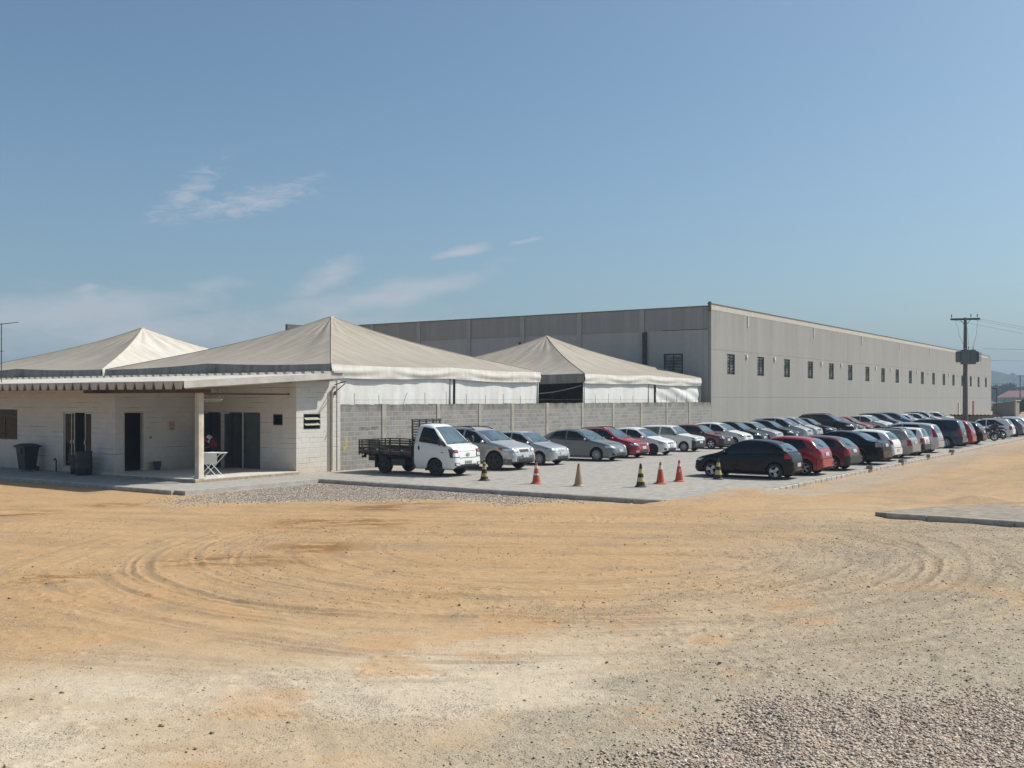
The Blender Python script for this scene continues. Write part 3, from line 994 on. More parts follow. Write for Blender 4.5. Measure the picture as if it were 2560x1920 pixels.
# small pale boxes above the windows, rain spouts under the coping
M['whitebox'] = plain('white_fitting', (0.62, 0.62, 0.60), 0.6, 0.05, 5)
for i in (0, 1, 3, 4, 6, 7, 9, 10, 12, 13, 15):
    x = wins[i][1] + 2.15
    mb = MB()
    mb.box((x, -0.09, 6.10), (x + 0.26, -0.002, 6.34))
    mb.box((x + 0.05, -0.12, 6.05), (x + 0.21, -0.092, 6.12))
    mb.build('wall_lamp', M['whitebox'], wh)
for x in (6.9, 22.5, 37.5, 52.5, 67.5):
    mb = MB()
    mb.box((x - 0.07, -0.055, TOP - 1.25), (x + 0.07, -0.002, TOP - 0.55))
    mb.box((x - 0.09, -0.07, TOP - 0.55), (x + 0.09, -0.002, TOP - 0.45))
    mb.build('rain_spout', M['whitebox'], wh)
# round column at the open far corner
mb = MB()
mb.tube([(LEN - 1.2, 0.55, 5.0), (LEN - 1.2, 0.55, TOP - 0.05)], 0.52, 20)
mb.box((LEN - 2.4, -0.1, TOP - 0.05), (LEN - 0.4, 1.2, TOP + 0.05))
mb.box((LEN - 2.2, 0.0, 4.99), (LEN, 0.22, 5.03))
mb.build('corner_column', plain('corner_column', (0.45, 0.44, 0.43), 0.8, 0.1, 2), wh, smooth=40)
# painted columns low on the wall, beige and red
for x, mt, zt in ((84.5, (0.50, 0.38, 0.24), 2.35), (94.8, (0.36, 0.035, 0.04), 2.55)):
    mb = MB()
    mb.box((x, -0.10, -0.1), (x + 0.75, -0.004, zt))
    mb.box((x - 0.03, -0.12, zt), (x + 0.78, -0.004, zt + 0.08))
    mb.build('painted_pier', plain('pier_paint', mt, 0.7, 0.1, 3), wh)

# ---------------------------------------------------------------- block boundary wall
def block_mat(name, lo, hi, mort, ax, bw=0.40, bh=0.20, bscale=1.0, stain=True, z_top=2.72):
    m, nt, b = newmat(name)
    tc = nt.nodes.new('ShaderNodeTexCoord')
    sep = nt.nodes.new('ShaderNodeSeparateXYZ')
    L(nt, tc.outputs['Object'], sep.inputs[0])
    cb = nt.nodes.new('ShaderNodeCombineXYZ')
    L(nt, sep.outputs[ax], cb.inputs[0])
    L(nt, sep.outputs[2], cb.inputs[1])
    br = N(nt, 'ShaderNodeTexBrick')
    br.inputs['Scale'].default_value = bscale
    br.inputs['Brick Width'].default_value = bw
    br.inputs['Row Height'].default_value = bh
    br.inputs['Mortar Size'].default_value = 0.017
    br.inputs['Mortar Smooth'].default_value = 0.3
    br.inputs['Color1'].default_value = (*lo, 1)
    br.inputs['Color2'].default_value = (*hi, 1)
    br.inputs['Mortar'].default_value = (*mort, 1)
    L(nt, cb.outputs[0], br.inputs['Vector'])
    v = coords(nt)
    n = ramp(nt, noise(nt, v, 1.4, 6, 0.65), 0.3, 0.75)
    c = mixc(nt, math_n(nt, 'MULTIPLY', n, 0.4), br.outputs[0], tuple(x * 0.72 for x in lo))
    fine = noise(nt, v, 22, 3)
    c = mixc(nt, math_n(nt, 'MULTIPLY', ramp(nt, fine, 0.5, 0.7), 0.25), c, tuple(x * 0.6 for x in lo))
    if stain:
        st = math_n(nt, 'MULTIPLY', ramp(nt, sep.outputs[2], z_top - 0.42, z_top - 0.12),
                    ramp(nt, noise(nt, coords(nt, (2.4, 2.4, 0.5)), 1.0, 5, 0.7), 0.36, 0.62))
        c = mixc(nt, math_n(nt, 'MULTIPLY', st, 0.72), c, (0.11, 0.095, 0.08))
    return m, nt, b, c, br, sep, v
m, nt, b, c, br, sep, v = block_mat('bare_concrete_block', (0.275, 0.268, 0.254), (0.37, 0.36, 0.34), (0.48, 0.435, 0.36), 0)
L(nt, c, b.inputs['Base Color'])
b.inputs['Roughness'].default_value = 0.95
b.inputs['Specular IOR Level'].default_value = 0.15
bump(nt, b, br.outputs['Fac'], 0.6, -0.012)
M['block'] = m

bw_ = thing('block_wall', 'bare grey concrete block wall with pale piers in front of the tents', 'wall', (0, 0, 0))
mb = MB()
mb.box((0.17, 0.0, -0.2), (WX - 0.02, 0.15, 2.66))
# ragged top course
x = 0.17
while x < WX - 0.5:
    w = 0.39
    mb.box((x, 0.003, 2.663), (min(x + w, WX - 0.03), 0.147, 2.70 + random.choice((0, 0, 0.012, 0.02))))
    x += w + 0.012
mb.build('wall', M['block'], bw_)
PIERS = (3.0, 6.76, 10.0, 12.8, 16.1, 19.8, 23.4, 27.0, 30.6, 34.1)
M['pier'] = plain('mortar_pier', (0.39, 0.355, 0.29), 0.95, 0.2, 2.5, dirt=((0.25, 0.22, 0.17), 0.5), bmp=0.4)
for x in PIERS:
    mb = MB()
    w = random.uniform(0.22, 0.27)
    mb.box((x - w / 2, -0.028, -0.1), (x + w / 2, 0.152, 2.69 + random.uniform(0.02, 0.05)))
    mb.build('pier', M['pier'], bw_)
# thin iron rods with a wire strung through them
mb = MB()
tops = []
for i in range(24):
    x = 1.25 + i * 1.55
    if i in (12, 17):
        continue
    lean = random.uniform(-0.05, 0.05) + (0.28 if i == 2 else 0)
    h = random.uniform(0.42, 0.60)
    mb.tube([(x, 0.075, 2.6), (x + lean * 0.5, 0.075, 2.7 + h * 0.5), (x + lean, 0.075, 2.7 + h)], 0.010, 5)
    tops.append((x + lean * 0.6, 0.075, 2.7 + 0.20))
mb.tube(tops, 0.0045, 4)
mb.build('wire_rods', M['black_metal'], bw_)
# crayon-red and yellow marks left on the blocks
for (a, z0, w, h, mt) in ((1.62, 1.60, 0.62, 0.16, (0.36, 0.15, 0.12)), (2.25, 1.64, 0.50, 0.14, (0.36, 0.16, 0.13)), (4.60, 1.62, 0.42, 0.17, (0.36, 0.17, 0.14)), (5.15, 1.64, 0.38, 0.16, (0.36, 0.17, 0.14))):
    mb = MB()
    for k in range(int(w / 0.09)):
        xx = a + k * 0.09
        mb.bar((xx, -0.003, z0), (xx + random.uniform(-.02, .02), -0.003, z0 + h * random.uniform(.6, 1)), 0.010, 0.003)
        mb.bar((xx, -0.003, z0 + random.choice((0.0, h * .5, h))), (xx + 0.06, -0.003, z0 + random.choice((h * .4, h * .6))), 0.010, 0.003)
    mb.build('red_scrawl', plain('red_crayon', mt, 0.9, 0.2, 9), bw_)
mb = MB()
mb.box((0.62, -0.004, 0.95), (0.80, 0.001, 1.38))
mb.box((0.52, -0.0035, 0.72), (0.70, 0.001, 0.96))
mb.build('yellow_mark', plain('yellow_daub', (0.42, 0.37, 0.17), 0.9, 0.3, 9), bw_)

# ---------------------------------------------------------------- tents
def canvas(name, col, dusty, amount, seam=True):
    m, nt, b = newmat(name)
    uv = nt.nodes.new('ShaderNodeUVMap')
    sep = nt.nodes.new('ShaderNodeSeparateXYZ')
    L(nt, uv.outputs[0], sep.inputs[0])
    v = coords(nt)
    n1 = ramp(nt, noise(nt, v, 0.5, 6, 0.62), 0.32, 0.70)
    mpu = nt.nodes.new('ShaderNodeMapping')
    mpu.inputs['Scale'].default_value = (2.2, 0.25, 1)
    L(nt, uv.outputs[0], mpu.inputs['Vector'])
    n2 = ramp(nt, noise(nt, mpu.outputs[0], 1.0, 6, 0.65), 0.35, 0.68)
    f = math_n(nt, 'ADD', math_n(nt, 'MULTIPLY', n1, 0.35), math_n(nt, 'MULTIPLY', n2, 0.65))
    c = mixc(nt, math_n(nt, 'MULTIPLY', f, amount, clamp=True), col, dusty)
    if seam:
        fr = math_n(nt, 'FRACT', math_n(nt, 'DIVIDE', sep.outputs[0], 1.55))
        ln = ramp(nt, math_n(nt, 'ABSOLUTE', math_n(nt, 'SUBTRACT', fr, 0.5)), 0.47, 0.497)
        c = mixc(nt, math_n(nt, 'MULTIPLY', ln, 0.16), c, tuple(x * 0.55 for x in dusty))
    L(nt, c, b.inputs['Base Color'])
    b.inputs['Roughness'].default_value = 0.7
    b.inputs['Specular IOR Level'].default_value = 0.25
    bump(nt, b, math_n(nt, 'ADD', noise(nt, mpu.outputs[0], 1.4, 3), math_n(nt, 'MULTIPLY', noise(nt, v, 1.6, 3), 0.6)), 0.35, 0.10)
    return m
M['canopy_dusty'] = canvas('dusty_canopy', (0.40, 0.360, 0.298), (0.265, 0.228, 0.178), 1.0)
M['canopy_sunlit'] = canvas('sunlit_canopy', (0.64, 0.61, 0.54), (0.42, 0.36, 0.28), 0.9)  # sunlight on the south and east panels put into the colour
M['welt'] = plain('welt_cloth', (0.42, 0.38, 0.315), 0.8, 0.08, 2)
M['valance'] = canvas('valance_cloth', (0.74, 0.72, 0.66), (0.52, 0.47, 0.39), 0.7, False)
M['valance_shade'] = canvas('shaded_valance_cloth', (0.42, 0.40, 0.37), (0.14, 0.13, 0.115), 1.0, False)  # shade of the west side painted into the mottled cloth colour
M['curtain'] = canvas('side_curtain_cloth', (0.80, 0.80, 0.78), (0.62, 0.57, 0.49), 0.6, False)
M['pole'] = plain('galvanised_pole', (0.34, 0.35, 0.35), 0.5, 0.15, 4, metal=0.3)

def uv_grid(mb, fn, uvf, nu, nv):
    base = len(mb.v)
    mb.grid(fn, nu, nv)
    return [(i / nu, j / nv) for i in range(nu + 1) for j in range(nv + 1)]

def build_uv(mb, uvs, name, mats, parent, smooth):
    o = mb.build(name, mats, parent, smooth, fix=False)
    lay = o.data.uv_layers.new(name='UVMap')
    li = np.empty(len(o.data.loops), np.int32)
    o.data.loops.foreach_get('vertex_index', li)
    arr = np.array(uvs, np.float32)[li]
    lay.data.foreach_set('uv', arr.ravel())
    return o

def tent(label, x0, y0, sx, sy, ze, za, seed, lift=0.0, curtains=(), white=False):
    """square pyramid tent; (x0,y0) near right corner, eaves ze, apex za"""
    t = thing('event_tent', label, 'tent', (x0 + sx / 2, y0 + sy / 2, 0), 0, 'pyramid tents behind the block wall')
    hx, hy = sx / 2, sy / 2
    rg = random.Random(seed)
    sides = {'w': ((-hx, hy), (-hx, -hy)), 's': ((-hx, -hy), (hx, -hy)), 'e': ((hx, -hy), (hx, hy)), 'n': ((hx, hy), (-hx, hy))}
    def eave(side, w):
        """eave height along a side, w 0..1; mid poles push it up, cloth sags between"""
        l = lift if side == 'w' else 0.05
        k = abs(2 * w - 1)
        return ze + l * (1 - k) - 0.055 * abs(math.sin(2 * math.pi * w)) * (1 if side in 'sw' else 0.6)
    def roof_pt(side, w, s):
        (ax, ay), (bx, by) = sides[side]
        ex, ey = ax + (bx - ax) * w, ay + (by - ay) * w
        prof = 0.80 * s + 0.20 * s ** 3.5
        sag = 0.30 * math.sin(math.pi * min(1, s * 1.08)) * (1 - (2 * w - 1) ** 2) * (1 - s)
        z = eave(side, w) * (1 - prof) + za * prof - sag
        # a few soft creases that run up to the peak
        edge = 1 - (2 * w - 1) ** 6
        z += edge * 0.05 * math.sin(w * 33 + seed * 2 + 1.5 * math.sin(w * 9)) * math.exp(-((s - 0.84) / 0.13) ** 2) * (1 - s) * 3
        z += edge * 0.030 * (1 - s) * s * 4 * math.sin(w * 21 + seed) * math.sin(w * 7 + 2 * seed) + edge * 0.02 * s * math.sin(w * 40 + seed * 3) * (1 - s)
        return Vector((ex * (1 - s), ey * (1 - s), z))
    for sd in 'wsen':
        mb = MB()
        nu, nv = 48, 28
        mb.grid(lambda a, c: roof_pt(sd, a, c * 0.999), nu, nv)
        ln = sy if sd in 'we' else sx
        uvs = [((a - 0.5) * (1 - c) * ln + 0.3 * seed, c * 9.0 + seed) for a in [i / nu for i in range(nu + 1)] for c in [j / nv for j in range(nv + 1)]]
        lbl = 'canopy panel coloured whiter for the sun' if (white and sd == 's') else None
        o = build_uv(mb, uvs, 'canopy', M['canopy_sunlit'] if white and sd in 'se' else M['canopy_dusty'], t, 50)
        if lbl:
            o['label'] = lbl
    # ridge welts
    for (cx, cy) in ((-hx, -hy), (hx, -hy), (hx, hy), (-hx, hy)):
        mb = MB()
        pts = []
        for k in range(15):
            s = k / 14 * 0.995
            sd = {(-hx, -hy): ('s', 0), (hx, -hy): ('s', 1), (hx, hy): ('n', 0), (-hx, hy): ('n', 1)}[(cx, cy)]
            p = roof_pt(sd[0], sd[1], s)
            pts.append(p + Vector((0, 0, 0.012)))
        mb.tube(pts, 0.016, 6)
        mb.build('ridge_welt', M['welt'], t, 60)
    mb = MB()
    mb.lathe([(0.20, -0.10), (0.14, -0.02), (0.06, 0.02), (0.0, 0.03)], 12, o=(0, 0, za - 0.02))
    mb.build('peak_cap', M['welt'], t, 50)
    for sd in 'wsen':
        (ax, ay), (bx, by) = sides[sd]
        out = Vector(((ay - by), (bx - ax), 0)).normalized() * -1.0
        mb = MB()
        nu, nv = 110, 8
        def fn(a, c):
            p = Vector((ax + (bx - ax) * a, ay + (by - ay) * a, 0)) + out * 0.02
            top = eave(sd, a)
            hgt = 0.55 + 0.015 * math.sin(a * 9.0 + seed)
            drape = abs(math.sin(a * math.pi * 3.0 + seed))
            fold = 0.022 * math.sin(c * 9 - 3.4 * drape + 0.7 * math.sin(a * 12)) * (0.3 + c) * (0.25 + 0.75 * drape)
            bulge = 0.03 * math.sin(math.pi * c) + 0.006 * math.sin(a * 75)
            return p + out * (fold + bulge) + Vector((0, 0, top - c * hgt - 0.005))
        mb.grid(fn, nu, nv)
        ln = sy if sd in 'we' else sx
        uvs = [(a * ln, c) for a in [i / nu for i in range(nu + 1)] for c in [j / nv for j in range(nv + 1)]]
        build_uv(mb, uvs, 'valance', M['valance_shade'] if sd == 'w' else M['valance'], t, 60)
    for (cx, cy) in [(-hx, -hy), (hx, -hy), (hx, hy), (-hx, hy), (0.02 * hx, -hy), (-hx, 0), (hx, 0), (0, hy)]:
        mb = MB()
        mb.tube([(cx * 0.985, cy * 0.985, 0), (cx * 0.985, cy * 0.985, ze - 0.08)], 0.055, 10)
        mb.build('pole', M['pole'], t, 40)
    for (sd, a0, a1, drop, messy) in curtains:
        (ax, ay), (bx, by) = sides[sd]
        out = Vector(((ay - by), (bx - ax), 0)).normalized() * -1.0
        mb = MB()
        nu, nv = 120, 14
        def fn(a, c):
            w = a0 + (a1 - a0) * a
            top = ze - 0.30
            bot = drop + (0.10 * math.sin(a * 5) ** 2 if messy else 0)
            z = top + (bot - top) * c
            p = Vector((ax + (bx - ax) * w, ay + (by - ay) * w, z))
            d = 0.011 * math.sin(a * 33 + 2.5 * math.sin(a * 11)) * (0.35 + 0.65 * c) + 0.003 * math.sin(a * 90 + c * 2)
            if messy:
                d += 0.06 * math.sin(9 * a - 7 * c * (0.3 + a)) * math.sin(math.pi * min(1, a * 1.2)) + 0.02 * math.sin(16 * a - 13 * c)
            else:
                d += 0.016 * math.sin(a * 14 + c * 2.0 + seed)
            return p - out * 0.10 + out * d
        mb.grid(fn, nu, nv)
        uvs = [(a * 8 * 0.4 + seed, c * 2) for a in [i / nu for i in range(nu + 1)] for c in [j / nv for j in range(nv + 1)]]
        build_uv(mb, uvs, 'side_curtain', M['curtain'], t, 60)
    return t

tent('large dust-brown pyramid tent nearest the white block building', 0.25, 0.42, 15.8, 15.6, 4.40, 7.24, 1, 0.16,
     (('s', 0.0, 0.525, 2.4, False), ('s', 0.535, 1.0, 2.4, False), ('n', 0, 1, 0, False), ('e', 0.3, 1, 0, False), ('w', 0, 1, 0.2, False)))  # north, east and west curtains added unseen to darken the inside
tent('tan pyramid tent beside the warehouse with an open dark side', 20.75, 0.42, 16.2, 15.6, 4.42, 7.28, 2, 0.02,
     (('s', 0.0, 0.56, 2.4, False), ('s', 0.575, 1.0, 2.58, True), ('n', 0, 1, 0, False), ('e', 0, 1, 0, False), ('w', 0.0, 0.72, 0, False)))  # north, east and west ones added so the open tent stays dark
tent('pyramid tent with whiter sunlit side rising behind the white building on the left', 0.25, 16.3, 15.8, 15.6, 4.42, 7.28, 3, 0.16,
     (('n', 0, 1, 0, False), ('e', 0, 1, 0, False), ('s', 0, 1, 0.2, False), ('w', 0, 1, 0.2, False)), white=True)  # unseen curtains all round, put in for a dark interior
# the slack rope across the open side of the second tent
mb = MB()
mb.tube([(20.66, 0.6 + 7.2 * k / 14, 3.72 - 1.9 * (k / 14) * (1 - k / 14)) for k in range(15)], 0.022, 6)
tag(mb.build('rope', plain('pale_rope', (0.55, 0.53, 0.48), 0.9, 0.1, 20)), 'slack pale rope hanging across the open dark tent side', 'rope')

# ---------------------------------------------------------------- white block building
m, nt, b, c, br, sep, v = block_mat('white_painted_block', (0.63, 0.61, 0.57), (0.66, 0.64, 0.60), (0.40, 0.36, 0.31), 0, stain=False)
def white_block(name, ax):
    m, nt, b, c, br, sep, v = block_mat(name, (0.67, 0.63, 0.57), (0.70, 0.665, 0.605), (0.655, 0.615, 0.555), ax, stain=False)
    b2 = N(nt, 'ShaderNodeTexBrick')
    b2.inputs['Scale'].default_value = 1.0
    b2.inputs['Brick Width'].default_value = 2.8
    b2.inputs['Row Height'].default_value = 0.20
    b2.inputs['Mortar Size'].default_value = 0.010
    L(nt, br.inputs['Vector'].links[0].from_socket, b2.inputs['Vector'])
    crack = math_n(nt, 'MULTIPLY', b2.outputs['Fac'], ramp(nt, noise(nt, coords(nt, (0.55, 0.55, 3.4)), 1.0, 4, 0.6), 0.52, 0.60))
    c = mixc(nt, math_n(nt, 'MULTIPLY', crack, 0.75), c, (0.24, 0.19, 0.15))
    foot = math_n(nt, 'MULTIPLY', ramp(nt, sep.outputs[2], 0.75, 0.0), ramp(nt, noise(nt, coords(nt, (1.2, 1.2, 1.2)), 1.0, 5, 0.65), 0.3, 0.7))
    c = mixc(nt, math_n(nt, 'MULTIPLY', foot, 0.75), c, (0.50, 0.35, 0.19))
    L(nt, c, b.inputs['Base Color'])
    b.inputs['Roughness'].default_value = 0.85
    b.inputs['Specular IOR Level'].default_value = 0.25
    bump(nt, b, br.outputs['Fac'], 0.5, -0.008)
    return m
M['white_x'] = white_block('white_block_side', 0)
M['white_y'] = white_block('white_block_front', 1)
M['fibre_cement'] = plain('fibre_cement', (0.54, 0.51, 0.46), 0.9, 0.14, 1.6, dirt=((0.26, 0.235, 0.20), 0.6), bmp=0.2)
M['tile'] = plain('porch_tile', (0.60, 0.57, 0.51), 0.6, 0.06, 2)
M['door_grey'] = plain('grey_door', (0.075, 0.085, 0.085), 0.5, 0.15, 2)
M['brown_steel'] = plain('brown_steel', (0.075, 0.035, 0.025), 0.55, 0.25, 4)
M['post'] = plain('dirty_white_post', (0.55, 0.49, 0.40), 0.85, 0.12, 2.5, dirt=((0.30, 0.20, 0.12), 0.55))
M['alu'] = plain('aluminium', (0.50, 0.49, 0.45), 0.4, 0.1, 5, metal=0.4)
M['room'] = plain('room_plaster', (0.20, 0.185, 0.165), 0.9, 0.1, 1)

bb = thing('block_building', 'low white painted block building with a corrugated roof and corner porch', 'building', (0, 0, 0))
FL = 0.12
RB = 3.42                                                  # wall head
# end wall facing the parking lot
mb = MB()
wall_cells(mb, -2.10, 0.13, -0.2, 3.66, [(-1.72, -0.80, 1.74, 2.36)], lambda a, e, p, q: ((a, -0.02, p), (e, 0.14, q)))
mb.box((0.132, -0.05, -0.1), (0.30, 0.14, 3.70))
mb.build('wall', M['white_x'], bb)
# porch back wall with three doorways and a small window
mb = MB()
doors = [(4.48, 5.20, FL, 2.36), (3.15, 3.85, FL, 2.36), (2.08, 3.0, FL, 2.36), (0.75, 1.30, 1.90, 2.34)]
wall_cells(mb, 0.142, 5.40, -0.2, RB + 0.14, doors, lambda a, e, p, q: ((-2.10, a, p), (-1.96, e, q)))
mb.build('wall', M['white_y'], bb)
# side wall of the porch
mb = MB()
wall_cells(mb, -6.40, -1.962, -0.2, RB + 0.14, [(-6.02, -5.14, FL, 2.44)], lambda a, e, p, q: ((a, 5.402, p), (e, 5.54, q)))
mb.build('wall', M['white_x'], bb)
# front wall
mb = MB()
wall_cells(mb, 5.542, 26.0, -0.2, RB - 0.02, [(6.94, 8.91, 0.16, 2.44), (12.3, 14.4, 1.22, 2.50)], lambda a, e, p, q: ((-6.398, a, p), (-6.26, e, q)))
mb.build('wall', M['white_y'], bb)
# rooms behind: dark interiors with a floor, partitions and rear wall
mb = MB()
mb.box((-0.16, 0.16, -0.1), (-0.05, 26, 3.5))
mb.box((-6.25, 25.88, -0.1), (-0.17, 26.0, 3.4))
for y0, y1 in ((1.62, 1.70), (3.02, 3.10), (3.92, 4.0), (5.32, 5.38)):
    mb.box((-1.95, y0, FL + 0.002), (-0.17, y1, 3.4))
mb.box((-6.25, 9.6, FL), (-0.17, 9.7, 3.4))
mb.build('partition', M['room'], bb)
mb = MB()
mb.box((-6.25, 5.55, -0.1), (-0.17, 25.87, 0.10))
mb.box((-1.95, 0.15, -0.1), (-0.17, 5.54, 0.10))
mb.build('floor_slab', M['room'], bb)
mb = MB()
mb.box((-7.0, -0.16, -0.1), (-2.102, 5.40, FL))
mb.build('porch_floor', [M['tile']], bb)
mb = MB()
mb.box((-7.02, -0.185, -0.1), (-2.102, -0.162, FL - 0.03))
mb.box((-7.03, -0.16, -0.1), (-7.002, 5.40, FL - 0.03))
mb.build('porch_skirting', plain('worn_slab_edge', (0.36, 0.29, 0.20), 0.95, 0.3, 6), bb)
xf_, xb_ = -7.85, -0.12
# post and beams
mb = MB()
p0 = (-6.72, -0.02)
mb.lathe([(0.155, FL), (0.155, FL + 0.03), (0.120, FL + 0.09), (0.118, 3.16)], 16, o=(p0[0], p0[1], 0), sq=0.72)
mb.bar((p0[0] - 0.124, p0[1] + 0.01, FL + 0.05), (p0[0] - 0.124, p0[1] + 0.01, 3.15), 0.035, 0.02, 0)
mb.build('post', M['post'], bb, 40)
mb = MB()
mb.box((p0[0] - 0.08, -0.75, 3.162), (p0[0] + 0.08, 6.3, 3.29))
mb.box((-6.62, 0.35, 3.10), (-2.11, 0.42, 3.16))
mb.box((-7.6, 5.50, 3.16), (-6.42, 5.62, 3.27))
mb.box((xf_ + 0.056, -0.55, 3.27), (xf_ + 0.115, 25.0, 3.545))  # a dark purlin added behind the stops in place of shade under the ridges
mb.build('beam', M['brown_steel'], bb)
# fluorescent batten under the roof
mb = MB()
mb.box((-4.62, 1.40, 2.90), (-4.52, 2.85, 2.95))
mb.tube([(-4.57, 1.44, 2.865), (-4.57, 2.81, 2.865)], 0.022, 8)
mb.bar((-4.57, 1.5, 2.95), (-4.57, 1.5, 3.35), 0.012)
mb.bar((-4.57, 2.75, 2.95), (-4.57, 2.75, 3.35), 0.012)
mb.build('batten_light', M['whitebox'], bb)
# roof of deep trapezoid sheets
mb = MB()
per = 0.545
y_lo, y_hi = -0.62, 25.4
xf_, xb_ = -7.85, -0.12
zf, zb = 3.30, 3.76
nper = int((y_hi - y_lo) / per)
prof = []
for k in range(nper):
    y = y_lo + k * per
    prof += [(y, 0.26), (y + 0.045, 0.26), (y + 0.165, 0.0), (y + 0.275, 0.0), (y + 0.300, 0.03), (y + 0.330, 0.03), (y + 0.355, 0.0), (y + 0.435, 0.0)]
prof.append((y_lo + nper * per, 0.26))
for thick, flip in ((0.0, False), (-0.022, True)):
    vs = []
    for (y, z) in prof:
        vs.append((xf_, y, zf + z + thick))
        vs.append((xb_, y, zb + z + thick))
    mb.add(vs, [(2 * i, 2 * i + 1, 2 * i + 3, 2 * i + 2) for i in range(len(prof) - 1)])
vs = []
for (y, z) in prof:
    vs += [(xf_, y, zf + z), (xf_, y, zf + z - 0.022)]
mb.add(vs, [(2 * i, 2 * i + 1, 2 * i + 3, 2 * i + 2) for i in range(len(prof) - 1)])
# moulded stops close each trough at the front end
for k in range(nper):
    y = y_lo + k * per
    pts = [(y + 0.04, 0.26), (y + 0.158, 0.004), (y + 0.275, 0.004), (y + 0.300, 0.034), (y + 0.330, 0.034), (y + 0.355, 0.004), (y + 0.442, 0.004), (y + 0.552, 0.26)]
    vs = [(xf_ + 0.004, a, zf + c + 0.002) for a, c in pts] + [(xf_ + 0.05, a, zf + c + 0.004) for a, c in pts]
    mb.add(vs, [tuple(range(8)), tuple(range(15, 7, -1))] + [(i, i + 8, (i + 1) % 8 + 8, (i + 1) % 8) for i in range(8)])
# side flank
vs = [(xf_, y_lo, zf + 0.26), (xb_, y_lo, zb + 0.26), (xb_, y_lo - 0.015, zb + 0.02), (xf_, y_lo - 0.015, zf + 0.02),
      (xf_, y_lo - 0.03, zf + 0.26), (xb_, y_lo - 0.03, zb + 0.26), (xb_, y_lo - 0.035, zb + 0.02), (xf_, y_lo - 0.035, zf + 0.02)]
mb.add(vs, [(0, 1, 2, 3), (7, 6, 5, 4), (0, 4, 5, 1), (3, 2, 6, 7), (0, 3, 7, 4), (1, 5, 6, 2)])
roof = mb.build('roof', M['fibre_cement'], bb)

for k in range(nper):
    y = y_lo + k * per
    mb = MB()
    mb.box((xb_ - 0.62, y - 0.09, zb + 0.26 - 0.03), (xb_ - 0.02, y + 0.10, zb + 0.305))
    mb.build('ridge_piece', M['fibre_cement'], roof)
# ceiling board that keeps the rooms dark
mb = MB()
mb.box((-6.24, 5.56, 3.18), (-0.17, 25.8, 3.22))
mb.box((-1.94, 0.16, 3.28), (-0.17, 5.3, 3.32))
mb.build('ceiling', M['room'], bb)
# sliding glass door, half open
dr_ = None
mb = MB()
for a, e in (((-6.37, 6.942, 0.162), (-6.29, 6.985, 2.438)), ((-6.37, 8.865, 0.162), (-6.29, 8.908, 2.438)), ((-6.37, 6.987, 2.395), (-6.29, 8.863, 2.438)), ((-6.38, 6.987, 0.162), (-6.28, 8.863, 0.20))):
    mb.box(a, e)
dr_ = mb.build('sliding_door', M['alu'], bb)
M['door_glass'] = glassy('door_glass', (0.012, 0.014, 0.014), 0.04, 0.12)
for (y0, y1, xo) in ((6.99, 7.46, -6.345), (8.36, 8.86, -6.345), (8.22, 8.70, -6.315)):
    mb = MB()
    mb.box((xo, y0 + 0.045, 0.25), (xo + 0.008, y1 - 0.045, 2.34))
    mb.build('pane', M['door_glass'], dr_)
    mb = MB()
    for a, e in (((xo - 0.012, y0, 0.205), (xo + 0.02, y0 + 0.04, 2.39)), ((xo - 0.012, y1 - 0.04, 0.205), (xo + 0.02, y1, 2.39)),
                 ((xo - 0.012, y0 + 0.042, 0.205), (xo + 0.02, y1 - 0.042, 0.245)), ((xo - 0.012, y0 + 0.042, 2.35), (xo + 0.02, y1 - 0.042, 2.39))):
        mb.box(a, e)
    yk = y1 - 0.02 if y0 < 7.2 else y0 + 0.02
    mb.box((xo - 0.045, yk - 0.035, 1.15), (xo - 0.014, yk + 0.035, 1.29))
    mb.build('sash', M['alu'], dr_)
# front window behind bars
mb = MB()
for a, e in (((-6.38, 12.302, 1.222), (-6.30, 12.345, 2.498)), ((-6.38, 14.355, 1.222), (-6.30, 14.398, 2.498)), ((-6.38, 12.347, 2.455), (-6.30, 14.353, 2.498)),
             ((-6.38, 12.347, 1.222), (-6.30, 14.353, 1.262)), ((-6.37, 12.347, 2.20), (-6.32, 14.353, 2.225)), ((-6.37, 13.33, 1.264), (-6.32, 13.37, 2.198))):
    mb.box(a, e)
w_ = mb.build('window', M['brown_steel'], bb)
mb = MB()
mb.box((-6.35, 12.347, 1.264), (-6.342, 14.353, 2.453))
mb.build('pane', M['door_glass'], w_)
# porch doors
mb = MB()
mb.box((-2.06, 2.09, FL + 0.01), (-2.02, 2.99, 2.35))
d_ = mb.build('door', M['door_grey'], bb)
mb = MB()
mb.tube([(-2.10, 2.90, 1.05), (-2.10, 2.80, 1.05)], 0.012, 6)
mb.bar((-2.10, 2.90, 1.05), (-2.06, 2.90, 1.05), 0.02)
mb.build('handle', M['chrome'], d_)
for (y0, y1, ang, hinge) in ((3.15, 3.85, 72, 1), (4.48, 5.20, 78, 1)):
    mb = MB()
    yh = y1 - 0.03
    xf = Matrix.Translation((-1.98, yh, 0)) @ Matrix.Rotation(R(-ang), 4, 'Z')
    mb.box((-0.02, -(y1 - y0) + 0.08, FL + 0.01), (0.02, 0, 2.34), 0, xf)
    mb.build('door', M['door_grey'], bb)
for (y0, y1) in ((2.08, 3.0), (3.15, 3.85), (4.48, 5.20)):
    mb = MB()
    for a, e in (((-2.112, y0 - 0.03, FL), (-1.95, y0 + 0.012, 2.37)), ((-2.112, y1 - 0.012, FL), (-1.95, y1 + 0.03, 2.37)), ((-2.112, y0 + 0.014, 2.345), (-1.95, y1 - 0.014, 2.39))):
        mb.box(a, e)
    mb.build('door_frame', M['door_grey'], bb)
mb = MB()
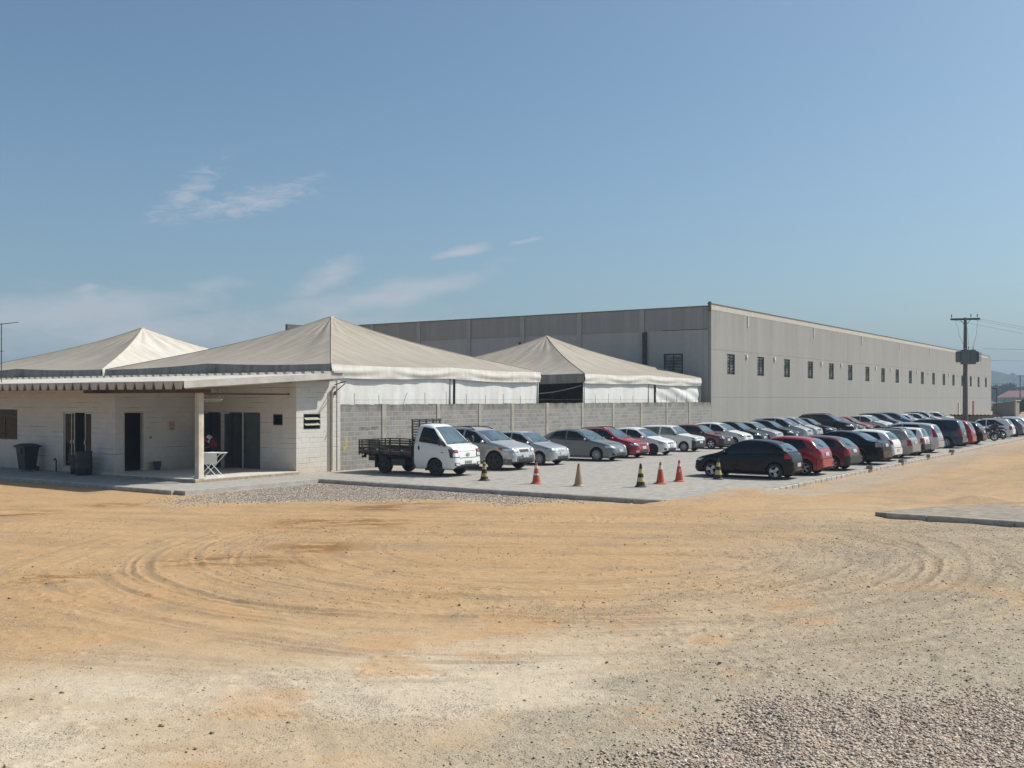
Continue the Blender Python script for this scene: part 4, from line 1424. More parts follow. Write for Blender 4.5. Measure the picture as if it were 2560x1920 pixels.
for a, e in (((-6.03, 5.39, FL), (-5.985, 5.55, 2.45)), ((-5.175, 5.39, FL), (-5.13, 5.55, 2.45)), ((-5.983, 5.39, 2.40), (-5.177, 5.55, 2.45))):
    mb.box(a, e)
mb.build('door_frame', M['post'], bb)
def small_louvre(ax, a0, a1, z0, z1, depth, n, mats):
    mb = MB()
    def P(u, d, z):
        return (u, depth + d, z) if ax == 'x' else (depth + d, u, z)
    for (ua, ub, za, zb_) in ((a0, a0 + 0.045, z0, z1), (a1 - 0.045, a1, z0, z1), (a0 + 0.047, a1 - 0.047, z0, z0 + 0.045), (a0 + 0.047, a1 - 0.047, z1 - 0.045, z1)):
        mb.box(P(ua, -0.03, za), P(ub, 0.06, zb_))
    f = mb.build('window', mats[0], bb)
    mb = MB()
    for k in range(n):
        z = z0 + (k + 0.9) * (z1 - z0) / (n + 0.8)
        tilt = 0.045
        vs = [P(a0 + 0.06, -0.09, z - tilt), P(a1 - 0.06, -0.09, z - tilt), P(a1 - 0.06, 0.03, z + tilt), P(a0 + 0.06, 0.03, z + tilt)]
        vs += [(x, y, zz + 0.008) for x, y, zz in vs]
        mb.add(vs, [(0, 1, 2, 3), (7, 6, 5, 4), (0, 4, 5, 1), (1, 5, 6, 2), (2, 6, 7, 3), (3, 7, 4, 0)])
    mb.build('louvre', mats[1], f)
    mb = MB()
    mb.box(P(a0 + 0.01, 0.09, z0 + 0.01), P(a1 - 0.01, 0.10, z1 - 0.01))
    mb.build('backing', M['dark_in'], f)
small_louvre('x', -1.718, -0.802, 1.742, 2.358, 0.01, 2, (M['steel_frame'], plain('dusty_louvre_glass', (0.36, 0.34, 0.28), 0.4, 0.1, 4)))
small_louvre('y', 0.752, 1.298, 1.902, 2.338, -2.06, 3, (M['brown_steel'], M['door_glass']))
# rain pipes on the end wall and a roof bracket
mb = MB()
mb.tube([(-0.20, -0.07, 0.05), (-0.20, -0.07, 3.30), (-0.10, -0.16, 3.46)], 0.045, 8)
mb.tube([(-0.36, -0.045, 0.05), (-0.36, -0.045, 3.2)], 0.018, 6)
mb.tube([(-0.22, -0.05, 1.9), (-0.55, -0.035, 1.30)], 0.010, 5)
mb.build('rain_pipe', M['post'], bb, 40)
mb = MB()
mb.bar((-0.02, -0.06, 3.22), (-0.02, -0.62, 3.56), 0.03)
mb.bar((-0.02, -0.06, 3.52), (-0.02, -0.66, 3.66), 0.03)
mb.box((-0.06, -0.09, 3.10), (0.02, -0.052, 3.25))
mb.build('roof_bracket', M['brown_steel'], bb)
mb = MB()
mb.box((-4.86, 5.375, 1.35), (-4.76, 5.40, 1.47))
mb.build('light_switch', M['pole'], bb)
# no-smoking sheet on the porch wall
sg = thing('wall_sign', 'faded no-smoking sheet with a red ring on the porch wall', 'sign', (-3.80, 5.398, 1.86))
mb = MB()
mb.box((-0.15, -0.012, -0.20), (0.15, -0.001, 0.20))
mb.build('sheet', plain('sign_paper', (0.52, 0.46, 0.36), 0.8, 0.05, 6), sg)
mb = MB()
red = plain('sign_red', (0.42, 0.10, 0.06), 0.8, 0.05, 6)
ring = [(0.105 * math.cos(a), 0.03 + 0.105 * math.sin(a)) for a in [2 * math.pi * k / 24 for k in range(25)]]
mb.tube([(x, -0.014, z) for x, z in ring], 0.011, 5)
mb.tube([(-0.075, -0.014, 0.105), (0.075, -0.014, -0.045)], 0.010, 5)
mb.build('prohibition_ring', red, sg)
mb = MB()
mb.box((-0.065, -0.0155, 0.022), (0.05, -0.0125, 0.040))
for z in (-0.12, -0.15):
    mb.box((-0.10, -0.0155, z), (0.10, -0.0125, z + 0.016))
mb.build('cigarette_mark', M['ink'], sg)

# ---------------------------------------------------------------- things round the porch
# wheeled bin
wb = thing('wheeled_bin', 'big dark wheeled rubbish bin with a closed lid by the white wall', 'bin', (-7.0, 10.45, 0), R(-90))
M['bin'] = plain('bin_plastic', (0.018, 0.020, 0.022), 0.5, 0.2, 3)
mb = MB()
lo, hi = (-0.24, 0.24, -0.25, 0.20), (-0.33, 0.33, -0.33, 0.30)
vs = [(lo[0], lo[2], 0.06), (lo[1], lo[2], 0.06), (lo[1], lo[3], 0.06), (lo[0], lo[3], 0.06), (hi[0], hi[2], 1.0), (hi[1], hi[2], 1.0), (hi[1], hi[3], 1.0), (hi[0], hi[3], 1.0)]
mb.add(vs, [(0, 3, 2, 1), (4, 5, 6, 7), (0, 1, 5, 4), (1, 2, 6, 5), (2, 3, 7, 6), (3, 0, 4, 7)])
mb.box((-0.38, -0.38, 0.96), (0.38, 0.34, 1.02))
mb.box((-0.10, -0.36, 0.70), (0.10, -0.30, 0.95))
mb.build('body', M['bin'], wb)
mb = MB()
mb.grid(lambda a, c: Vector(((a - 0.5) * 0.84, (c - 0.5) * 0.80 - 0.02, 1.022 + 0.11 * (1 - (2 * a - 1) ** 4) * (1 - (2 * c - 1) ** 4))), 12, 12)
mb.box((-0.42, -0.43, 1.0), (0.42, 0.39, 1.021))
mb.build('lid', M['bin'], wb, 40)
for x in (-0.27, 0.27):
    mb = MB()
    mb.lathe([(0.0, -0.03), (0.10, -0.03), (0.10, 0.03), (0.0, 0.03)], 14, 'y')
    o = mb.build('wheel', M['rubber'], wb, 40)
    o.rotation_euler = (0, 0, R(90))
    o.location = (x, 0.24, 0.10)
def drum(label, loc, r, h):
    d = thing('plastic_drum', label, 'drum', loc, 0, 'dark plastic drums by the glass door')
    mb = MB()
    mb.lathe([(0, 0.0), (r * 0.92, 0.0), (r * 0.98, 0.04), (r, h * 0.3), (r * 1.03, h * 0.33), (r, h * 0.36), (r, h * 0.66), (r * 1.03, h * 0.69), (r, h * 0.72), (r * 0.97, h - 0.05)], 22)
    mb.build('body', M['bin'], d, 40)
    mb = MB()
    mb.lathe([(r * 1.02, h - 0.05), (r * 1.02, h), (r * 0.9, h), (r * 0.88, h - 0.015), (0, h - 0.015)], 22)
    mb.build('lid', M['bin'], d, 40)
drum('taller dark plastic drum with a flat lid beside the glass door', (-7.05, 6.45, 0), 0.31, 0.92)
drum('shorter dark plastic drum tucked behind the taller one', (-6.85, 7.22, 0), 0.25, 0.74)
bk = thing('bucket', 'small blue-grey plastic bucket standing on the porch floor', 'bucket', (-4.72, 5.1, FL))
mb = MB()
mb.lathe([(0.0, 0.0), (0.115, 0.0), (0.16, 0.31), (0.172, 0.315), (0.172, 0.335), (0.15, 0.335), (0.11, 0.02), (0, 0.02)], 20)
mb.build('body', plain('bucket_plastic', (0.035, 0.055, 0.075), 0.5, 0.15, 3), bk, 40)
mb = MB()
mb.tube([(0.165 * math.cos(a), 0.0, 0.33 - 0.13 * math.sin(a)) for a in [math.pi * k / 12 for k in range(13)]], 0.005, 5)
mb.build('handle', M['chrome'], bk)
tp = thing('garden_tap', 'dark standpipe tap low on the white wall', 'tap', (-6.55, 9.15, 0))
mb = MB()
mb.tube([(0, 0, 0), (0, 0, 0.46), (-0.07, 0, 0.50), (-0.11, 0, 0.45)], 0.028, 8)
mb.tube([(0.02, 0.05, 0), (0.02, 0.05, 0.38)], 0.022, 8)
mb.build('pipe', M['black_metal'], tp, 40)
mb = MB()
mb.bar((-0.03, -0.06, 0.54), (-0.03, 0.06, 0.54), 0.02)
mb.bar((-0.03, 0, 0.49), (-0.03, 0, 0.54), 0.015)
mb.build('tap_handle', M['black_metal'], tp)
# folding rack with a white cloth
fr = thing('folding_rack', 'white folding X-leg stand with a white cloth slung over it, behind the porch post', 'stand', (-5.85, 0.42, FL), R(-64))
M['white_tube'] = plain('white_tube', (0.72, 0.72, 0.70), 0.45, 0.04, 6)
for s in (-1, 1):
    for k in (-1, 1):
        mb = MB()
        mb.tube([(-0.36 * k, s * 0.24, 0.0), (0.0, s * 0.24, 0.36), (0.47 * k, s * 0.24, 0.86)], 0.015, 7)
        mb.build('leg', M['white_tube'], fr, 40)
mb = MB()
for x in (-0.47, 0.47):
    mb.tube([(x, -0.30, 0.87), (x, 0.30, 0.87)], 0.014, 7)
for y in (-0.27, 0.27):
    mb.tube([(-0.50, y, 0.87), (0.50, y, 0.87)], 0.013, 7)
for k in (-1, 1):
    mb.tube([(0.36 * k, -0.24, 0.012), (0.36 * k, 0.24, 0.012)], 0.012, 6)
mb.build('frame', M['white_tube'], fr, 40)
mb = MB()
def cloth(a, c):
    x = (a - 0.5) * 0.70 * (1 + 0.03 * math.sin(c * 7))
    if c < 0.5:
        p = Vector((x, -0.28 - 0.008 * math.sin(a * 19) * (0.5 - c), 0.885 - (0.5 - c) * 0.84))
    else:
        p = Vector((x, -0.28 + (c - 0.5) * 1.1, 0.885 + 0.004 * math.sin(a * 20)))
    return p
mb.grid(cloth, 16, 16)
mb.build('cloth', plain('white_cloth', (0.74, 0.74, 0.72), 0.85, 0.04, 6), fr, 60)
# tv aerial on the roof
an = thing('tv_aerial', 'thin television aerial on a mast above the white roof', 'aerial', (-5.85, 14.55, 3.3))
mb = MB()
mb.tube([(0, 0, 0), (0, 0, 2.98)], 0.020, 7)
mb.build('mast', M['steel_frame'], an)
mb = MB()
bd = Vector((0.5, -0.86, 0.10)).normalized()
bs = Vector((0.86, 0.5, 0)).normalized()
o0 = Vector((0, 0, 2.95))
mb.tube([o0 - bd * 0.12, o0 + bd * 0.78], 0.014, 6)
for k in range(9):
    p = o0 + bd * (-0.08 + k * 0.10)
    hl = 0.20 - 0.012 * k
    mb.tube([p - bs * hl, p + bs * hl], 0.007, 5)
mb.build('boom', M['steel_frame'], an)

# person behind the post -------------------------------------------------------
def skin_body(name, joints, edges, mats, parent, sub=2):
    me = bpy.data.meshes.new(name)
    me.from_pydata([j[0] for j in joints], edges, [])
    o = bpy.data.objects.new(name, me)
    COL.objects.link(o)
    md = o.modifiers.new('skin', 'SKIN')
    for i, j in enumerate(joints):
        me.skin_vertices[0].data[i].radius = (j[1], j[1]) if not isinstance(j[1], tuple) else j[1]
        me.skin_vertices[0].data[i].use_root = (i == 0)
    md2 = o.modifiers.new('sub', 'SUBSURF')
    md2.levels = sub
    md2.render_levels = sub
    dg = bpy.context.evaluated_depsgraph_get()
    res = bpy.data.meshes.new_from_object(o.evaluated_get(dg))
    bpy.data.objects.remove(o)
    for mt in mats:
        res.materials.append(mt)
    res.shade_smooth()
    ob = put(name, res, parent)
    return ob
pr = thing('person', 'person in dark red shirt bending forward with a white towel, behind the porch post', 'person', (-3.2, 3.55, FL), R(95))
M['skin'] = plain('skin', (0.34, 0.19, 0.12), 0.6, 0.08, 8)
M['red_shirt'] = plain('dark_red_shirt', (0.22, 0.022, 0.032), 0.85, 0.2, 6)
M['trousers'] = plain('dark_trousers', (0.02, 0.02, 0.025), 0.9, 0.2, 6)
M['hair'] = plain('dark_hair', (0.02, 0.017, 0.015), 0.7, 0.2, 12)
J = [((-0.10, 0, 0.90), 0.15), ((0.02, 0, 1.08), 0.145), ((0.26, 0, 1.22), 0.155), ((0.36, 0, 1.24), 0.075), ((0.45, 0, 1.24), 0.062), ((0.53, 0, 1.21), 0.088), ((0.60, 0, 1.18), 0.072),
     ((-0.08, 0.10, 0.82), 0.105), ((0.0, 0.11, 0.46), 0.065), ((-0.06, 0.11, 0.09), 0.042), ((0.09, 0.13, 0.03), 0.035),
     ((-0.08, -0.10, 0.82), 0.105), ((0.03, -0.11, 0.46), 0.065), ((-0.03, -0.11, 0.09), 0.042), ((0.12, -0.13, 0.03), 0.035),
     ((0.27, 0.18, 1.22), 0.062), ((0.33, 0.22, 0.95), 0.048), ((0.52, 0.18, 0.86), 0.035), ((0.58, 0.17, 0.85), 0.032),
     ((0.27, -0.18, 1.22), 0.062), ((0.33, -0.22, 0.95), 0.048), ((0.52, -0.18, 0.86), 0.035), ((0.58, -0.17, 0.85), 0.032)]
fing = []
E = [(0, 1), (1, 2), (2, 3), (3, 4), (4, 5), (5, 6), (0, 7), (7, 8), (8, 9), (9, 10), (0, 11), (11, 12), (12, 13), (13, 14), (2, 15), (15, 16), (16, 17), (17, 18), (2, 19), (19, 20), (20, 21), (21, 22)]
for hand, sg_ in ((18, 1), (22, -1)):
    hx_, hy_, hz_ = J[hand][0]
    for k, (off, ln) in enumerate(((-0.03, 0.055), (-0.01, 0.07), (0.01, 0.075), (0.03, 0.06))):
        J.append(((hx_ + 0.05, hy_ + off, hz_ - 0.005), 0.0095))
        J.append(((hx_ + 0.05 + ln * 0.6, hy_ + off, hz_ - 0.035), 0.0085))
        E += [(hand, len(J) - 2), (len(J) - 2, len(J) - 1)]
    J.append(((hx_ + 0.02, hy_ - sg_ * 0.05, hz_ - 0.01), 0.010))
    E.append((hand, len(J) - 1))
body = skin_body('body', J, E, [M['skin'], M['red_shirt'], M['trousers'], M['hair']], pr)
for p in body.data.polygons:
    c = p.center
    if c.z < 0.10:
        p.material_index = 3
    elif c.z < 0.92 and c.x < 0.2:
        p.material_index = 2
    elif c.x < 0.40 and c.z > 0.90:
        p.material_index = 1
mb = MB()
mb.ball((0.545, 0, 1.25), (0.095, 0.092, 0.095), 12)
mb.build('hair', M['hair'], pr, 60)
mb = MB()
mb.ball((0.63, 0, 1.14), (0.022, 0.016, 0.024), 8)
for s in (-1, 1):
    mb.ball((0.55, s * 0.088, 1.20), (0.022, 0.012, 0.032), 8)
mb.build('face_features', M['skin'], pr, 60)
mb = MB()
def towel(a, c):
    th = R(-70 + 185 * a)
    x = 0.06 + 0.20 * c + 0.02 * math.sin(a * 7)
    zc = 1.08 + 0.14 * min(max((x - 0.02) / 0.24, 0), 1)
    return Vector((x, 0.178 * math.sin(th), zc + 0.172 * math.cos(th)))
mb.grid(towel, 16, 6)
mb.build('towel', M['white_tube'], pr, 60)
# ---------------------------------------------------------------- cars
def pchip(pts):
    xs = np.array([p[0] for p in pts], float)
    ys = np.array([p[1] for p in pts], float)
    h = np.diff(xs)
    d = np.diff(ys) / h
    m = np.zeros_like(xs)
    for i in range(1, len(xs) - 1):
        if d[i - 1] * d[i] > 0:
            w1, w2 = 2 * h[i] + h[i - 1], h[i] + 2 * h[i - 1]
            m[i] = (w1 + w2) / (w1 / d[i - 1] + w2 / d[i])
    m[0], m[-1] = d[0], d[-1]
    def f(x):
        x = min(max(x, xs[0]), xs[-1])
        i = min(max(int(np.searchsorted(xs, x)) - 1, 0), len(h) - 1)
        t = (x - xs[i]) / h[i]
        return float((1 + 2 * t) * (1 - t) ** 2 * ys[i] + t * (1 - t) ** 2 * h[i] * m[i] + t * t * (3 - 2 * t) * ys[i + 1] + t * t * (t - 1) * h[i] * m[i + 1])
    return f

WID = [(0, .66), (.008, .76), (.03, .87), (.07, .935), (.13, .975), (.25, 1), (.78, 1), (.90, .965), (.96, .925), (.99, .87), (1, .80)]
WIDB = [(0, .86), (.008, .91), (.03, .95), (.10, .98), (.25, 1), (.80, 1), (.95, .97), (.99, .93), (1, .90)]
SPEC = {
    'hatch': dict(L=3.86, W=1.66, wb=2.46, fo=.74, wr=.295, clear=.19,
        top=[(0, .50), (.008, .60), (.025, .70), (.05, .77), (.13, .865), (.24, .955), (.27, .995), (.44, 1.38), (.50, 1.445), (.60, 1.475), (.74, 1.455), (.86, 1.39), (.895, 1.32), (.965, 1.0), (.982, .92), (.993, .82), (1, .62)],
        belt=[(0, .45), (.03, .62), (.06, .69), (.25, .87), (.6, .93), (.88, 1.0), (.96, .94), (1, .58)], wid=WID,
        ws=(.275, .455), bl=(.885, .962), pil=(.30, .455, .585, .60, .80, .86), hl=(.60, .735, .52, .115), tl=(.80, 1.0), sp=5),
    'round': dict(L=3.80, W=1.64, wb=2.45, fo=.72, wr=.29, clear=.18,
        top=[(0, .48), (.01, .60), (.03, .70), (.06, .755), (.14, .84), (.24, .93), (.27, .97), (.43, 1.32), (.50, 1.40), (.58, 1.425), (.72, 1.40), (.83, 1.31), (.87, 1.25), (.955, .98), (.975, .90), (.992, .78), (1, .58)],
        belt=[(0, .43), (.03, .60), (.06, .66), (.25, .84), (.6, .89), (.88, .94), (.96, .90), (1, .55)], wid=[(0, .60), (.01, .72), (.035, .84), (.08, .92), (.15, .97), (.28, 1), (.75, 1), (.88, .96), (.95, .90), (.985, .83), (1, .74)],
        ws=(.275, .445), bl=(.855, .948), pil=(.30, .445, .60, .61, .76, .82), hl=(.58, .70, .50, .11), tl=(.76, .95), sp=3),
    'boxy': dict(L=3.66, W=1.55, wb=2.36, fo=.70, wr=.275, clear=.19, dark_bumper=.60, bf=.055,
        top=[(0, .40), (.006, .62), (.012, .74), (.022, .80), (.12, .86), (.25, .935), (.275, .97), (.40, 1.35), (.44, 1.41), (.60, 1.44), (.86, 1.42), (.925, 1.37), (.982, .93), (.992, .80), (1, .45)],
        belt=[(0, .38), (.02, .70), (.25, .88), (.6, .90), (.95, .92), (1, .42)], wid=WIDB,
        ws=(.28, .41), bl=(.925, .978), pil=(.30, .42, .585, .61, .88, .885), hl=(.64, .77, .58, .05), tl=(.66, .90), sp=8),
    'gol': dict(L=3.85, W=1.62, wb=2.36, fo=.78, wr=.29, clear=.18, dark_bumper=.54, bf=.07,
        top=[(0, .42), (.006, .58), (.02, .70), (.04, .745), (.14, .82), (.27, .915), (.295, .95), (.43, 1.31), (.48, 1.37), (.60, 1.40), (.76, 1.375), (.85, 1.30), (.965, .94), (.982, .88), (.993, .76), (1, .45)],
        belt=[(0, .40), (.03, .62), (.27, .83), (.6, .87), (.95, .90), (1, .42)], wid=WIDB,
        ws=(.30, .445), bl=(.855, .955), pil=(.32, .445, .63, .645, .82, .85), hl=(.58, .70, .56, .075), tl=(.62, .86), sp=5),
    'sedan': dict(L=4.50, W=1.73, wb=2.60, fo=.86, wr=.31, clear=.18,
        top=[(0, .50), (.008, .62), (.025, .70), (.05, .765), (.13, .87), (.235, .965), (.26, 1.0), (.41, 1.38), (.47, 1.455), (.56, 1.485), (.68, 1.445), (.76, 1.35), (.865, 1.09), (.895, 1.06), (.965, 1.035), (.985, .99), (.995, .86), (1, .62)],
        belt=[(0, .45), (.03, .63), (.24, .90), (.6, .96), (.86, 1.02), (.97, .98), (1, .58)], wid=WID,
        ws=(.262, .425), bl=(.75, .862), pil=(.285, .43, .555, .57, .70, .775), hl=(.58, .74, .48, .125), tl=(.80, 1.0), sp=9),
    'suv': dict(L=4.80, W=1.93, wb=2.80, fo=.93, wr=.38, clear=.27, clad=.56,
        top=[(0, .60), (.008, .74), (.025, .88), (.05, .955), (.12, 1.06), (.215, 1.15), (.24, 1.19), (.39, 1.58), (.45, 1.67), (.56, 1.72), (.75, 1.70), (.87, 1.62), (.90, 1.54), (.965, 1.18), (.982, 1.08), (.993, .95), (1, .70)],
        belt=[(0, .54), (.03, .80), (.06, .88), (.22, 1.06), (.6, 1.10), (.88, 1.16), (.96, 1.10), (1, .66)], wid=WID,
        ws=(.245, .405), bl=(.90, .963), pil=(.27, .41, .53, .545, .73, .84), hl=(.74, .90, .46, .14), tl=(.95, 1.2), sp=5, rack=True),
    'minivan': dict(L=4.22, W=1.73, wb=2.68, fo=.82, wr=.305, clear=.18,
        top=[(0, .50), (.008, .64), (.025, .76), (.05, .83), (.11, .92), (.18, 1.0), (.205, 1.04), (.39, 1.49), (.45, 1.57), (.58, 1.625), (.78, 1.60), (.90, 1.53), (.925, 1.45), (.975, 1.05), (.985, .95), (.995, .82), (1, .60)],
        belt=[(0, .45), (.03, .66), (.06, .74), (.19, .92), (.6, .98), (.9, 1.03), (.97, .96), (1, .56)], wid=WID,
        ws=(.212, .41), bl=(.918, .972), pil=(.25, .415, .545, .56, .74, .865), hl=(.63, .80, .50, .12), tl=(.86, 1.30), sp=7),
    'wagon': dict(L=4.15, W=1.65, wb=2.47, fo=.78, wr=.295, clear=.19,
        top=[(0, .42), (.006, .58), (.02, .70), (.04, .75), (.13, .83), (.25, .92), (.275, .955), (.40, 1.33), (.45, 1.40), (.56, 1.44), (.82, 1.43), (.90, 1.38), (.97, .98), (.984, .92), (.994, .80), (1, .48)],
        belt=[(0, .40), (.03, .62), (.25, .84), (.6, .88), (.95, .92), (1, .45)], wid=WIDB,
        ws=(.28, .415), bl=(.905, .962), pil=(.30, .42, .555, .57, .70, .875), hl=(.58, .71, .56, .075), tl=(.62, .90), sp=5, rack=True),
    'van': dict(L=4.55, W=1.80, wb=2.80, fo=.85, wr=.32, clear=.22,
        top=[(0, .48), (.008, .66), (.025, .80), (.05, .88), (.12, .97), (.20, 1.05), (.225, 1.09), (.37, 1.58), (.42, 1.67), (.55, 1.72), (.88, 1.70), (.93, 1.64), (.980, 1.15), (.99, .98), (.996, .82), (1, .55)],
        belt=[(0, .44), (.03, .70), (.22, .96), (.6, 1.02), (.95, 1.06), (1, .52)], wid=WIDB,
        ws=(.235, .385), bl=(.93, .975), pil=(.26, .395, .52, .535, .70, .90), hl=(.66, .80, .54, .07), tl=(.70, 1.15), sp=8),
}

M['bezel'] = glassy('headlight_bezel', (0.10, 0.11, 0.12), 0.15, 0.8)
def dome_uv(n):
    return [i / n for i in range(n + 1)]

class CarShape:
    def __init__(self, sp):
        self.sp = sp
        self.top, self.belt, self.wid = pchip(sp['top']), pchip(sp['belt']), pchip(sp['wid'])
        self.Lh = sp['L'] / 2
        self.hw = sp['W'] / 2
        self.xf = self.Lh - sp['fo']
        self.xr = self.xf - sp['wb']
        self.arch = sp['wr'] * 1.16

    def s(self, x):
        return (self.Lh - x) / self.sp['L']

    def x(self, s):
        return self.Lh - s * self.sp['L']

    def ring(self, x):
        sp = self.sp
        s = min(max(self.s(x), 0), 1)
        w = self.hw * self.wid(s)
        zt = self.top(s)
        zs = min(self.belt(s), zt - 0.025)
        zb = sp['clear'] + 0.10 * max(0, 1 - s / 0.05) + 0.13 * max(0, (s - 0.95) / 0.05)
        za = zb
        for xw in (self.xf, self.xr):
            dx = abs(x - xw)
            if dx < self.arch:
                za = max(za, sp['wr'] + math.sqrt(self.arch ** 2 - dx * dx))
        zs = max(zs, za + 0.04) if za < zt - 0.08 else zs
        g = zt - zs
        wi = max(w - 0.30, 0.1)
        wt = max(w * 0.955 - 0.36 * g, 0.25)
        hh = zs - za
        P = [(0, zb), (wi, zb), (wi, za), (w - 0.035, za), (w - 0.012, za + hh * .10), (w, za + hh * .35), (w, za + hh * .60), (w - .010, za + hh * .82), (w - .030, zs)]
        w0 = w - .050
        k = min(1, g / 0.3)
        P += [(w0, zs + min(.018, g * .2))]
        for f in (.33, .66, .88):
            P.append((w0 + (wt + .012 - w0) * f + 0.03 * math.sin(math.pi * f) * k, zs + .018 + (g - .018 - .045 * k) * f))
        P += [(wt - .010, zt - .042 * k - .004), (wt - .055, zt - .018 * k - .002), (wt * .55, zt - .002), (0, zt + 0.012 * k)]
        return P

    def body(self):
        sp = self.sp
        S_ = set(np.round(np.concatenate([np.linspace(0, 1, 70), [p[0] for p in sp['top']], [.003, .015, .02, .997]]), 5))
        xs = [self.x(s) for s in S_]
        for xw in (self.xf, self.xr):
            for k in (-1.002, -.999, -.97, -.9, -.78, -.6, -.4, -.2, 0, .2, .4, .6, .78, .9, .97, .999, 1.002):
                xs.append(xw + k * self.arch)
        xs = sorted([x for x in xs if abs(x) <= self.Lh + 1e-6], reverse=True)
        ys = [xs[0]]
        for x in xs[1:]:
            if ys[-1] - x > 5e-4:
                ys.append(x)
        rings = []
        for x in ys:
            h = self.ring(x)
            full = h + [(-y, z) for y, z in reversed(h[1:-1])]
            rings.append([(x, y, z) for y, z in full])
        n = len(rings[0])
        half = len(self.ring(0))
        out = {'body': ([], []), 'fb': ([], []), 'rb': ([], [])}
        faces = []
        for i in range(len(rings) - 1):
            for k in range(n):
                k2 = (k + 1) % n
                q = (i * n + k, i * n + k2, (i + 1) * n + k2, (i + 1) * n + k)
                j = k if k < half - 1 else n - 1 - k
                faces.append((q, j, (ys[i] + ys[i + 1]) / 2, (rings[i][k][2] + rings[i][k2][2] + rings[i + 1][k][2] + rings[i + 1][k2][2]) / 4))
        vs = [v for r_ in rings for v in r_]
        faces.append((tuple(range(n)), 5, ys[0], 0.4))
        faces.append((tuple((len(rings) - 1) * n + k for k in range(n)), 5, ys[-1], 0.5))
        return vs, faces, half

def car_parts(kind):
    sp = SPEC[kind]
    C = CarShape(sp)
    vs, faces, half = C.body()
    dk = sp.get('dark_bumper')
    bz = dk or 0.60
    if kind == 'suv':
        bz = 0.62
    bf = sp.get('bf', .075)
    mbs = {'body': MB(), 'fb': MB(), 'rb': MB()}
    groups = {'body': [], 'fb': [], 'rb': []}
    for q, j, x, z in faces:
        s = C.s(x)
        mi = 0
        if j in (0, 1, 2):
            mi = 1
        elif sp.get('clad') and z < sp['clad'] - 0.12 and j >= 2:
            mi = 2
        key = 'body'
        if j > 2 and z < bz:
            if s < bf:
                key = 'fb'
            elif s > 1 - bf * 0.85 and z < bz + .02:
                key = 'rb'
        groups[key].append((q, mi))
    res = {}
    for key, lst in groups.items():
        used = sorted({i for q, _ in lst for i in q})
        mp_ = {i: k for k, i in enumerate(used)}
        mb = mbs[key]
        mb.v = [vs[i] for i in used]
        for q, mi in lst:
            mb.f.append(tuple(mp_[i] for i in q))
            mb.m.append(mi)
        if key != 'body':
            # the bumper stands proud of the body, with a return edge
            cnt = {}
            for q, _ in lst:
                for k in range(len(q)):
                    e = (q[k], q[(k + 1) % len(q)])
                    kk = (min(e), max(e))
                    cnt[kk] = cnt.get(kk, 0) + 1
            sgn = 1 if key == 'fb' else -1
            base = len(mb.v)
            mb.v += list(mb.v)
            for k in range(base):
                x, y, z = mb.v[k]
                mb.v[k] = (x + sgn * .028, y * 1.012, z)
            for (a_, b_), c_ in cnt.items():
                if c_ == 1:
                    mb.f.append((mp_[a_], mp_[b_], mp_[b_] + base, mp_[a_] + base))
                    mb.m.append(0)
    # BVH of the whole skin for laying on glass, lamps and trim
    allf = [q for q, j, x, z in faces if j > 2]
    bvh = BVHTree.FromPolygons([Vector(v) for v in vs], allf, epsilon=1e-6)
    C.bvh = bvh
    return C, mbs

def lay(C, mb, corners, d, nu=6, nv=5, off=0.008, mi=0, skirt=0.014):
    """a panel laid on the car skin: 4 rough corner points (A bottom-left, B top-left, C top-right, D bottom-right) cast along -d"""
    A, B, Cc, Dd = [Vector(c) for c in corners]
    d = Vector(d).normalized()
    P = []
    for i in range(nu + 1):
        u = i / nu
        for j in range(nv + 1):
            v = j / nv
            p = (A * (1 - v) + B * v) * (1 - u) + (Dd * (1 - v) + Cc * v) * u
            p = p + Vector((.0011, .0017, .0013))             # keep off the mesh's own edges
            hit, nrm, idx, dist = C.bvh.ray_cast(p + d * 1.5, -d)
            if hit is None:
                hit, nrm, idx, dist = C.bvh.find_nearest(p)
            if nrm.dot(d) < 0:
                nrm = -nrm
            P.append((hit, nrm))
    top = [h + n * off for h, n in P]
    fs = [(i * (nv + 1) + j, (i + 1) * (nv + 1) + j, (i + 1) * (nv + 1) + j + 1, i * (nv + 1) + j + 1) for i in range(nu) for j in range(nv)]
    ed = [i * (nv + 1) for i in range(nu + 1)] + [nu * (nv + 1) + j for j in range(1, nv + 1)] + [i * (nv + 1) + nv for i in range(nu - 1, -1, -1)] + [j for j in range(nv - 1, 0, -1)]
    base = len(top)
    low = [P[k][0] - P[k][1] * (skirt - off) for k in ed]
    m_ = len(ed)
    fs += [(ed[k], ed[(k + 1) % m_], base + (k + 1) % m_, base + k) for k in range(m_)]
    mb.add(top + low, fs, mi)

